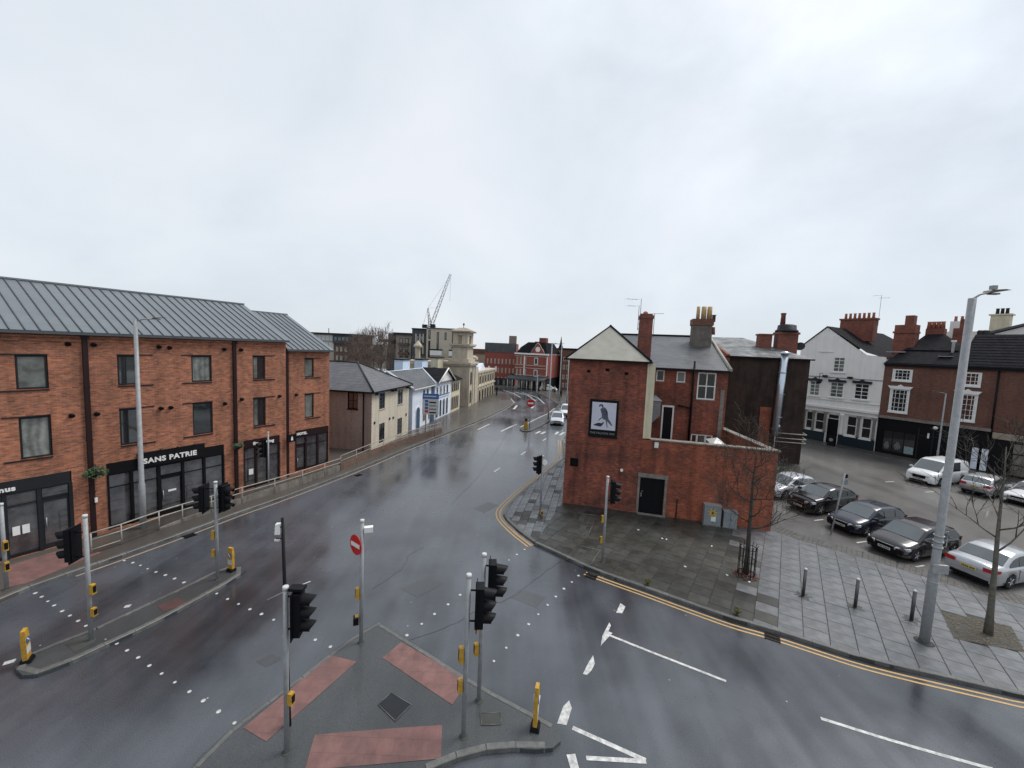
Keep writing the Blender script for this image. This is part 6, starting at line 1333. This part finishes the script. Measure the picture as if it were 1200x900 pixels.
# far no-entry sign and yellow bollard on the distant island
q = G(620.5, 502, .1); t = thing('no_entry_sign', 'far red no entry sign on a thin post at the tip of the distant island', 'road sign', (q.x, q.y, .1)); MB().tube([(0, 0, 0), (0, 0, 3.5)], .05, 8).build('post', M_pole, t)
for z in (3.05,): d = MB().tube([(0, -.06, z), (0, -.09, z)], .48, 20).build('no_entry_disc', M_red, t); B(-.34, .34, -.105, -.091, z-.1, z+.1, 'no_entry_bar', M_white, d)
MB().cbox(.12, 0, 3.5, .14, .14, .2).build('detector_unit', M_white, t); MB().cbox(.55, 0, 2.2, .05, .3, .4).build('small_plate', M_white, t)
def bollard(px, label, tilt=0, az=0, h_=1.0):
    q = G(*px, .105); t = thing('traffic_bollard', label, 'bollard', (q.x, q.y, .1), R(az)); t.rotation_euler = (0, R(tilt), R(az))
    MB().cbox(0, 0, .0, .3, .24, .12, 0, taper=.8).build('base', M_black, t)
    b = MB().add([(-.12, -.05, .1), (.12, -.05, .1), (.12, .05, .1), (-.12, .05, .1), (-.125, -.05, h_*.72), (.125, -.05, h_*.72), (.125, .05, h_*.72), (-.125, .05, h_*.72), (-.10, -.045, h_), (.10, -.045, h_), (.10, .045, h_), (-.10, .045, h_)],
        [(0, 3, 2, 1), (0, 1, 5, 4), (1, 2, 6, 5), (2, 3, 7, 6), (3, 0, 4, 7), (4, 5, 9, 8), (5, 6, 10, 9), (6, 7, 11, 10), (7, 4, 8, 11), (8, 9, 10, 11)]).build('shell', M_yellow, t)
    for s_ in (-1, 1):
        MB().tube([(0, s_*.052, h_*.68), (0, s_*.062, h_*.68)], .095, 16).build('blue_disc', M_blue, b); MB().tube([(.05, s_*.066, h_*.75), (-.05, s_*.066, h_*.62)], .015, 5).build('arrow', M_white, b)
        B(-.11, .11, s_*.052-.004, s_*.052+.004, h_*.3, h_*.5, 'reflective_band', M_shutter, b)
    return t
bollard((32, 775), 'yellow keep left bollard leaning at the near left nose of the refuge', 4, -58)
bollard((271, 669), 'dark edged yellow bollard at the far right tip of the left refuge', 0, 163, .98)
bollard((627, 853), 'yellow bollard on the right nose of the centre island seen edge on', 3, 78, 1.1)
q = G(616, 503, .1); t = thing('traffic_bollard', 'tiny yellow bollard at the nose of the distant island', 'bollard', (q.x, q.y, .1)); MB().cbox(0, 0, 0, .5, .3, .95, 0, taper=.8).build('shell', M_yellow, t); MB().cbox(0, 0, .95, .3, .2, .35, 0).build('cap', M_dark, t)
# steel bollards
for (u, v, lab) in ((941, 698, 'left of the three dark steel bollards on the pale flagstones'), (1002, 711, 'middle of the three dark steel bollards on the flagstones'), (1068, 726, 'right steel bollard, the one nearest the tall lamp post')):
    q = G(u, v, .12); t = thing('steel_bollard', lab, 'bollard', (q.x, q.y, .11), 0, 'steel bollards on the flagstone pavement')
    MB().tube([(0, 0, 0), (0, 0, 1.1)], .057, 12).build('shaft', M_bollard if 'M_bollard' in globals() else mat('brushed_steel_bollard', (.12, .12, .125), .35, (.09, .09, .09), 6, metal=.5), t)
    MB().lathe([(.06, 1.1), (.06, 1.14), (.03, 1.17)], seg=12).build('cap', M_shutter, t); MB().lathe([(.16, 0), (.12, .012)], seg=12).build('base_ring', M_joint, t); MB().prism([((.26+.12*math.sin(k*2.3+u))*math.cos(k*math.pi/8), (.24+.1*math.cos(k*1.7+u))*math.sin(k*math.pi/8)) for k in range(16)], .0, .0135).build('damp_stain', M_slabD, t)
# leaning sign post in the car park edge
q = G(974, 625, .06); t = thing('sign_post', 'leaning grey post with a small plate at the edge of the parked cars', 'sign post', (q.x, q.y, .05)); top = AT(990, 556, q.y)
dx, dz = top.x-q.x, top.z
MB().tube([(0, 0, 0), (dx, 0, dz)], .04, 8).build('post', M_pole, t); MB().cbox(dx*.85+.1, 0, dz*.82, .03, .3, .3, R(80)).build('plate', M_gtwo, t); MB().cbox(dx*.93+.09, 0, dz*.93, .03, .2, .2, R(80)).build('plate', M_black, t)
# car park A-board by the white pub
q = PW.w(-3.6, -1.9, .11); t = thing('pavement_sign', 'dark folding pavement sign outside the white pub', 'sign', q, PW.rz)
for s_ in (-1, 1): MB().add([(-.32, s_*.25, 0), (.32, s_*.25, 0), (.32, s_*.03, 1.15), (-.32, s_*.03, 1.15), (-.32, s_*.22, 0), (.32, s_*.22, 0), (.32, s_*.0, 1.15), (-.32, s_*.0, 1.15)], [(0, 1, 2, 3), (7, 6, 5, 4), (0, 4, 5, 1), (2, 6, 7, 3), (1, 5, 6, 2), (3, 7, 4, 0)]).build('panel', M_black, t)
MB().tube([(0, -.2, .72), (0, -.215, .72)], .2, 14).build('emblem', M_pole, t)
# blue topped direction sign
q = G(506, 511, .11); a = AT(495.3, 462, q.y); b = AT(512, 487, q.y); cz1, cz0 = a.z, b.z
t = thing('direction_sign', 'large road direction sign with blue header in front of the painted row', 'road sign', (q.x, q.y, .1)); xa, xb = a.x-q.x, b.x-q.x+.15
MB().tube([(xa+.35, .08, 0), (xa+.35, .08, cz1)], .05, 6).tube([(xb-.35, .08, 0), (xb-.35, .08, cz1)], .05, 6).build('post', M_pole, t)
bd = B(xa, xb, -.03, .03, cz0, cz1-.55, 'white_panel', M_shutter, t); B(xa, xb, -.031, .031, cz1-.55, cz1, 'blue_panel', M_blue, t)
hh = cz1-.55-cz0; ww = xb-xa
for k, m_ in enumerate((M_black, M_tealg, M_cement, M_black)): 
    B(xa+ww*.42, xa+ww*.85, -.04, -.031, cz0+hh*(.78-.22*k)-.07, cz0+hh*(.78-.22*k)+.07, 'destination_line', m_, bd); B(xa+ww*.16, xa+ww*.36, -.04, -.031, cz0+hh*(.85-.22*k)-.13, cz0+hh*(.85-.22*k)+.13, 'route_symbol', M_blue if k < 3 else M_red, bd)
B(xa+.15, xa+ww*.85, -.045, -.032, cz1-.34, cz1-.22, 'header_line', M_shutter, t)

# ================================================================== VEHICLES
def paint(name, col, metal=.3):
    m_ = mat('car_paint_'+name, col, .25, tuple(c*.9 for c in col), 2.0, metal=metal, spec=.5, coat=.35); return m_
PT = dict(black=paint('black', (.005, .005, .007), 0), navy=paint('navy', (.010, .013, .028), 0), charcoal=paint('charcoal', (.016, .013, .016), 0), silver=paint('silver', (.46, .47, .49), .5), white=paint('white', (.74, .75, .76), 0), lightsilver=paint('light_silver', (.60, .62, .66), .3), grey=paint('grey', (.22, .23, .25), .4))
def lerp_prof(prof, x):
    if x <= prof[0][0]: return prof[0][1]
    for a, b in zip(prof, prof[1:]):
        if x <= b[0]: return a[1]+(b[1]-a[1])*(x-a[0])/(b[0]-a[0]+1e-9)
    return prof[-1][1]
M_seam = M_black
def car(label, front, head_deg, L_, W_, H_, kind, pt, group=None, cat='car', name='parked_car'):
    """front = ground point under the middle of the front bumper; head_deg = direction the nose points. Local x runs from nose (0) to tail (L_)."""
    t = thing(name, label, cat, (front[0], front[1], front[2] if len(front) > 2 else .012), R(head_deg)+math.pi, group); p = PT[pt]
    if kind == 'van':
        top = [(0, .55), (.08, .78), (.25, .95), (1.0, 1.13), (L_-.12, 1.14), (L_-.04, 1.05), (L_, .6)]
        gh = [(.75, 1.0), (1.75, H_-.1), (2.2, H_), (L_-.5, H_-.02), (L_-.22, H_-.1), (L_-.05, 1.08)]; belt = 1.08; fw_, rw_ = .95, L_-1.05; tumble = .10; rad = .34
    elif kind == 'saloon':
        top = [(0, .5), (.07, .66), (.3, .76), (1.15, .93), (1.5, .96), (L_-.75, 1.0), (L_-.15, .98), (L_-.04, .88), (L_, .55)]
        gh = [(1.2, .9), (2.0, H_-.06), (2.5, H_), (3.1, H_-.02), (3.5, H_-.12), (L_-.62, .96)]; belt = .93; fw_, rw_ = .92, L_-1.05; tumble = .24; rad = .33
    elif kind == 'estate':
        top = [(0, .5), (.07, .66), (.3, .76), (1.15, .93), (L_-.15, .98), (L_-.04, .9), (L_, .55)]
        gh = [(1.15, .9), (1.95, H_-.06), (2.5, H_), (L_-.8, H_-.04), (L_-.5, H_-.1), (L_-.1, .96)]; belt = .93; fw_, rw_ = .9, L_-.95; tumble = .22; rad = .32
    elif kind == 'crossover':
        top = [(0, .62), (.08, .85), (.35, .97), (1.05, 1.06), (L_-.15, 1.12), (L_-.04, 1.0), (L_, .6)]
        gh = [(1.0, 1.02), (1.75, H_-.08), (2.2, H_), (L_-1.2, H_-.06), (L_-.75, H_-.14), (L_-.12, 1.1)]; belt = 1.06; fw_, rw_ = .82, L_-.8; tumble = .24; rad = .36
    else:
        top = [(0, .5), (.06, .66), (.28, .77), (1.0, .93), (L_-.12, .98), (L_-.04, .9), (L_, .5)]
        gh = [(.95, .9), (1.75, H_-.07), (2.2, H_), (L_-.95, H_-.03), (L_-.55, H_-.12), (L_-.1, .95)]; belt = .93; fw_, rw_ = .83, L_-.75; tumble = .24; rad = .32
    hw = W_/2
    def width(x): 
        f = min(1, x/.55); r_ = min(1, (L_-x)/.5); return hw*(1-.16*(1-f)**2)*(1-.10*(1-r_)**2)
    def low(x):
        z = .19+.05*(1-min(1, x/.3))+.07*(1-min(1, (L_-x)/.3))
        for xc in (fw_, rw_):
            if abs(x-xc) < rad+.05: z = max(z, rad+math.sqrt(max(0, (rad+.05)**2-(x-xc)**2)))
        return z
    xs = sorted(set([0, .03, .08, .15, .25, .4]+[fw_+(rad+.05)*math.cos(k*math.pi/9) for k in range(10)]+[rw_+(rad+.05)*math.cos(k*math.pi/9) for k in range(10)]+[fw_-rad-.06, fw_+rad+.06, rw_-rad-.06, rw_+rad+.06]+[L_*.38, L_*.5, L_*.6]+[L_-.25, L_-.12, L_-.05, L_]))
    xs = [x for x in xs if 0 <= x <= L_]
    mb = MB(); secs = []
    for x in xs:
        zt = lerp_prof(top, x); w_ = width(x); lo = min(low(x), zt-.12)
        sec = [(w_*.93, lo), (w_*.985, max(lo, .36)+.001), (w_, max(lo, .58)+.002), (w_*.985, max(zt-.16, lo+.05)), (w_*.93, zt-.045), (w_*.82, zt-.005), (w_*.4, zt+.02), (0, zt+.028)]
        secs.append([(x, y, z) for y, z in sec]+[(x, -y, z) for y, z in sec[-2::-1]])
    m_ = len(secs[0]); vs = [v for s_ in secs for v in s_]
    fs = [(i*m_+k, (i+1)*m_+k, (i+1)*m_+k+1, i*m_+k+1) for i in range(len(secs)-1) for k in range(m_-1)]
    mb.add(vs, fs, 0, True); n_ = len(secs)
    mb.f.append([k for k in range(m_)]); mb.mi.append(0); mb.sm.append(False); mb.f.append([(n_-1)*m_+k for k in range(m_-1, -1, -1)]); mb.mi.append(0); mb.sm.append(False)
    # flip if needed: outward normals
    mb.build('body', p, t)
    # underside / wheel wells
    MB().box(.1, L_-.1, -hw*.8, hw*.8, .2, .5).build('underside', M_black, t)
    # greenhouse
    gx = sorted(set([gh[0][0], gh[-1][0]]+[g[0] for g in gh]+[gh[0][0]+(gh[-1][0]-gh[0][0])*k/14 for k in range(15)]))
    def gw_(z): return hw*.93-tumble*max(0, z-belt)*.9
    secs = []
    for x in gx:
        zr = lerp_prof(gh, x); b_ = min(belt-.05, zr-.01); w0 = gw_(belt); w1 = gw_(zr)
        sec = [(w0, b_), (gw_(max(b_, zr-.09)), max(b_, zr-.09)), (w1-.045, zr-.03), (w1-.13, zr), (w1*.45, zr+.018), (0, zr+.024)]
        secs.append([(x, y, z) for y, z in sec]+[(x, -y, z) for y, z in sec[-2::-1]])
    m_ = len(secs[0]); vs = [v for s_ in secs for v in s_]
    MB().add(vs, [(i*m_+k, (i+1)*m_+k, (i+1)*m_+k+1, i*m_+k+1) for i in range(len(secs)-1) for k in range(m_-1)], 0, True).build('roof', p, t)
    # windscreens
    def screen(x0, x1, name, out):
        n = 6; vs = []; 
        for i in range(n+1):
            x = x0+(x1-x0)*i/n; zr = lerp_prof(gh, x); w1 = gw_(zr)-.09
            for j in range(-4, 5):
                f = j/4; vs.append((x+out*.02, w1*f, zr+.030-.018*f*f))
        return MB().add(vs, [(i*9+j, i*9+j+1, (i+1)*9+j+1, (i+1)*9+j) for i in range(n) for j in range(8)], 0, True).build(name, M_carglass, t)
    screen(gh[0][0]+.06, gh[1][0]-.03, 'windscreen', -1)
    screen(gh[-2][0]+.03, gh[-1][0]-.08, 'rear_window', 1)
    # side windows
    xa, xb = gh[0][0]+.28, gh[-1][0]-.30; nside = 3 if kind in ('estate', 'saloon', 'van', 'hatch', 'crossover') else 2
    cuts = [xa, xa+(xb-xa)*.37, xa+(xb-xa)*.72, xb]
    for s_ in (-1, 1):
        for k in range(3):
            a, b = cuts[k]+.03, cuts[k+1]-.03
            if kind == 'van' and k == 2: continue
            pts = []
            m2 = 5
            lowz = belt+.02
            for i in range(m2+1):
                x = a+(b-a)*i/m2; pts.append((x, lowz))
            for i in range(m2, -1, -1):
                x = a+(b-a)*i/m2; pts.append((x, max(lowz+.01, lerp_prof(gh, x)-.105)))
            v_ = [(x, s_*(gw_(z)+.012), z) for x, z in pts]; M2 = m2+1
            fs = [(i, i+1, 2*M2-2-i, 2*M2-1-i) for i in range(m2)]
            if s_ < 0: fs = [f[::-1] for f in fs]
            MB().add(v_, fs).build('side_window', M_carglass, t)
        # door seams, handles, sill, mirror
        for xx in (cuts[0]+.1, cuts[1], cuts[2]+.05):
            w_ = width(xx); MB().box(xx-.006, xx+.006, s_*(w_+.002)-.004, s_*(w_+.002)+.004, .34, belt-.08).build('door_seam', M_black, t)
        for xx in (cuts[1]-.22, cuts[2]-.18): MB().box(xx, xx+.17, s_*(hw-.01), s_*(hw+.02), belt-.17, belt-.135).build('door_handle', p, t)
        MB().cbox(cuts[0]+.05, s_*(hw+.09), belt+.0, .14, .2, .13, 0, taper=.85).build('wing_mirror', p, t)
        # headlamps / tail lamps
        w_ = width(.12); zh = lerp_prof(top, .12)-.10
        MB().add([(-.02, s_*w_*.5, zh-.08), (-.02+.0, s_*w_*.5, zh+.03), (.14, s_*w_*.97, zh+.08), (.14, s_*(w_*.99), zh-.06), (.33, s_*(width(.4)+.008), zh+.09), (.30, s_*(width(.4)+.008), zh+.0), (.25, s_*w_*.72, zh+.125)],
            [(0, 3, 2, 1), (3, 5, 4, 2), (1, 2, 6), (2, 4, 6)] if s_ > 0 else [(0, 1, 2, 3), (3, 2, 4, 5), (1, 6, 2), (2, 6, 4)]).build('headlight', M_lamp, t)
        zt_l = lerp_prof(top, L_-.1)-.12; w_ = width(L_-.06)
        MB().add([(L_+.012, s_*w_*.55, zt_l-.1), (L_+.012, s_*w_*.55, zt_l+.07), (L_+.006, s_*w_*.98, zt_l+.09), (L_+.006, s_*w_*.98, zt_l-.09), (L_-.28, s_*(width(L_-.3)+.012), zt_l+.09), (L_-.24, s_*(width(L_-.3)+.012), zt_l-.03)],
            [(0, 1, 2, 3), (3, 2, 4, 5)]).build('tail_light', M_tail, t)
        # wheels
        for xc in (fw_, rw_):
            wy = s_*(hw-.115); r_ = rad; wh = MB().lathe([(r_-.05, -.10), (r_-.01, -.09), (r_, -.05), (r_, .05), (r_-.01, .09), (r_-.05, .10), (r_*.66, .10)], seg=22)
            me = wh.mesh('wheel'); me.transform(Matrix.Translation((xc, wy, r_)) @ Matrix.Rotation(R(-90)*s_, 4, 'X')); wo = link('wheel', me, M_rub, t)
            rm = MB().lathe([(r_*.68, .085), (r_*.66, .10), (r_*.60, .07)], seg=20).lathe([(.055, .06), (.05, .1), (.02, .108)], seg=10)
            for k in range(5):
                a = k*2*math.pi/5; rm.tube([(.04*math.cos(a), .04*math.sin(a), .092), (r_*.63*math.cos(a), r_*.63*math.sin(a), .085)], [.035, .026], 5)
            me = rm.mesh('rim'); me.transform(Matrix.Translation((xc, wy, r_)) @ Matrix.Rotation(R(-90)*s_, 4, 'X')); link('rim', me, M_metal, wo)
    # grille, lower bumper, plates, badge
    MB().box(-.012, .05, -hw*.42, hw*.42, .50, .62 if kind != 'van' else .74).build('grille', M_black, t); MB().box(-.02, .05, -hw*.40, hw*.40, .625 if kind != 'van' else .745, .64 if kind != 'van' else .76).build('grille_trim', M_metal, t)
    MB().box(-.010, .06, -hw*.6, hw*.6, .22, .34).build('lower_intake', M_black, t)
    pl = B(-.035, -.015, -.26, .26, .38, .49, 'number_plate', M_plateW, t); pr_ = B(L_+.012, L_+.03, -.26, .26, .62, .73, 'number_plate', M_plateY, t)
    for (pp_, x_, s2) in ((pl, -.036, -1), (pr_, L_+.031, 1)):
        m2 = MB()
        for k in range(7): m2.box(x_, x_+s2*.002, -.21+k*.062-(0 if k < 4 else -.02), -.21+k*.062+.04-(0 if k < 4 else -.02), (.40 if s2 < 0 else .64), (.47 if s2 < 0 else .71))
        tag(m2.build('plate_characters', M_black, pp_), kind='stuff')
    MB().box(L_-.02, L_+.015, -hw*.75, hw*.75, .22, .36).build('rear_bumper_insert', M_black, t)
    MB().tube([(gh[0][0]+.02, -hw*.5, gh[0][1]+.035), (gh[0][0]+.3, hw*.1, lerp_prof(gh, gh[0][0]+.3)+.035)], .01, 4).build('wiper', M_black, t)
    return t
rowg = 'cars parked nose out along the flagstone pavement'
hd = 180+17
car('small silver hatchback half hidden behind the yard wall, first of the row', (18.0, 27.3), hd, 4.0, 1.7, 1.47, 'hatch', 'lightsilver', rowg)
car('black crossover with tall wheels, second in the row by the brick wall', (18.45, 24.75), hd, 4.15, 1.77, 1.57, 'crossover', 'black', rowg)
car('dark navy hatchback behind the leaning sign post', (18.85, 21.95), hd, 4.2, 1.74, 1.44, 'hatch', 'navy', rowg)
car('charcoal hatchback left of the tall lamp post with wet bonnet', (18.95, 19.35), hd, 4.35, 1.82, 1.48, 'hatch', 'charcoal', rowg)
e2 = Vector((.965, .262)); rc = Vector((20.75, 17.25))
f2 = rc+e2*4.75; car('silver saloon parked tail first beyond the tall lamp post, showing red rear lights', (f2.x, f2.y), math.degrees(math.atan2(e2.y, e2.x)), 4.75, 1.82, 1.47, 'saloon', 'silver', rowg)
car('white panel van parked in front of the brown brick building', (33.3, 31.9), 180+19, 4.9, 1.95, 1.92, 'van', 'white', None, 'van', 'parked_van')
e3 = Vector((.93, .36)); rc = Vector((35.0, 29.45)); f3 = rc+e3*4.2
car('silver hatchback seen from behind, right of the white van', (f3.x, f3.y), math.degrees(math.atan2(e3.y, e3.x)), 4.2, 1.78, 1.46, 'hatch', 'silver')
car('white saloon at the right edge of the photo behind the leaning tree', (36.0, 27.6), 180+19, 4.5, 1.8, 1.45, 'saloon', 'white')
car('pale silver car driving towards the junction beside the distant island', (5.9, 50.3, .0), -98, 4.1, 1.74, 1.5, 'hatch', 'lightsilver', name='driving_car')
car('white car following behind the pale silver one, mostly behind the pub gable', (7.9, 57.0, .0), -100, 4.3, 1.8, 1.6, 'estate', 'white', name='driving_car')
for (u, v, hdg, lab, pt) in ((652, 458, 0, 'tiny white car crossing on the far road below the lamp posts', 'white'), ):
    q = G(u, v, 0); car(lab, (q.x, q.y-1, .0), hdg, 4.2, 1.75, 1.5, 'hatch', pt, name='driving_car')
# bay markings
def bay(a, b): return ribbon([a, b], .09, M_wline, 'bay_line', .017, park)
for x, y in ((18.7, 23.4), (18.9, 20.65), (19.6, 18.3), (22.2, 15.9)): bay((x-.2, y-.05), (x+.5, y+.16))
for u, v in ((1043, 565), (1090, 577)): 
    q = G(u, v, .012); bay((q.x-.4, q.y), (q.x+.5, q.y+.2))

# ================================================================== PEOPLE (far away on the pavements)
def person(base, rz, label, coat, trousers, stride=.18):
    t = thing('person', label, 'person', base, rz)
    V = [(0, 0, .93), (0, .01, 1.15), (0, .0, 1.40), (0, .01, 1.50), (0, .02, 1.62), (0, .03, 1.72), (.10, 0, .86), (.11, stride, .48), (.11, stride*.6, .08), (.11, stride*.6+.14, .04), (-.10, 0, .86), (-.11, -stride*.3, .48), (-.11, -stride*1.4, .09), (-.11, -stride*1.4+.14, .04),
         (.17, 0, 1.40), (.24, -.06, 1.14), (.22, .08, .93), (.22, .13, .83), (-.17, 0, 1.40), (-.24, .06, 1.14), (-.22, .16, .95), (-.22, .21, .86)]
    E_ = [(0, 1), (1, 2), (2, 3), (3, 4), (4, 5), (0, 6), (6, 7), (7, 8), (8, 9), (0, 10), (10, 11), (11, 12), (12, 13), (2, 14), (14, 15), (15, 16), (16, 17), (2, 18), (18, 19), (19, 20), (20, 21)]
    rad = [.15, .14, .16, .06, .09, .09, .10, .075, .05, .045, .10, .075, .05, .045, .075, .055, .04, .04, .075, .055, .04, .04]
    me = bpy.data.meshes.new('body'); me.from_pydata(V, E_, []); o = link('body', me, coat, t)
    md = o.modifiers.new('skin', 'SKIN'); sv = me.skin_vertices[0].data
    for i, r_ in enumerate(rad): sv[i].radius = (r_, r_*.85)
    sv[0].use_root = True
    o.modifiers.new('sub', 'SUBSURF').levels = 1
    tr = MB()
    for s_, (k, f, g) in ((1, (V[7], V[8], V[6])), (-1, (V[11], V[12], V[10]))): tr.tube([(g[0], g[1], .9), k, (f[0], f[1], .12)], [.125, .10, .08], 8)
    tr.build('trousers', trousers, o); MB().lathe([(.03, 1.80), (.09, 1.77), (.105, 1.70), (.10, 1.64)][::-1], 0, .03, 10).build('hair', M_brown, o); return t
q = G(582, 463, .11); person(q, R(20), 'person in dark clothes walking on the far left pavement', M_black, M_dark)
q = G(657, 466, .11); person(q, R(-20), 'person in dark coat on the far pavement by the lamp post', M_black, M_dark)
q = G(650, 461, .11); person(q, R(120), 'person in pale jacket near the far lamp posts', M_stone, M_dark, .1)
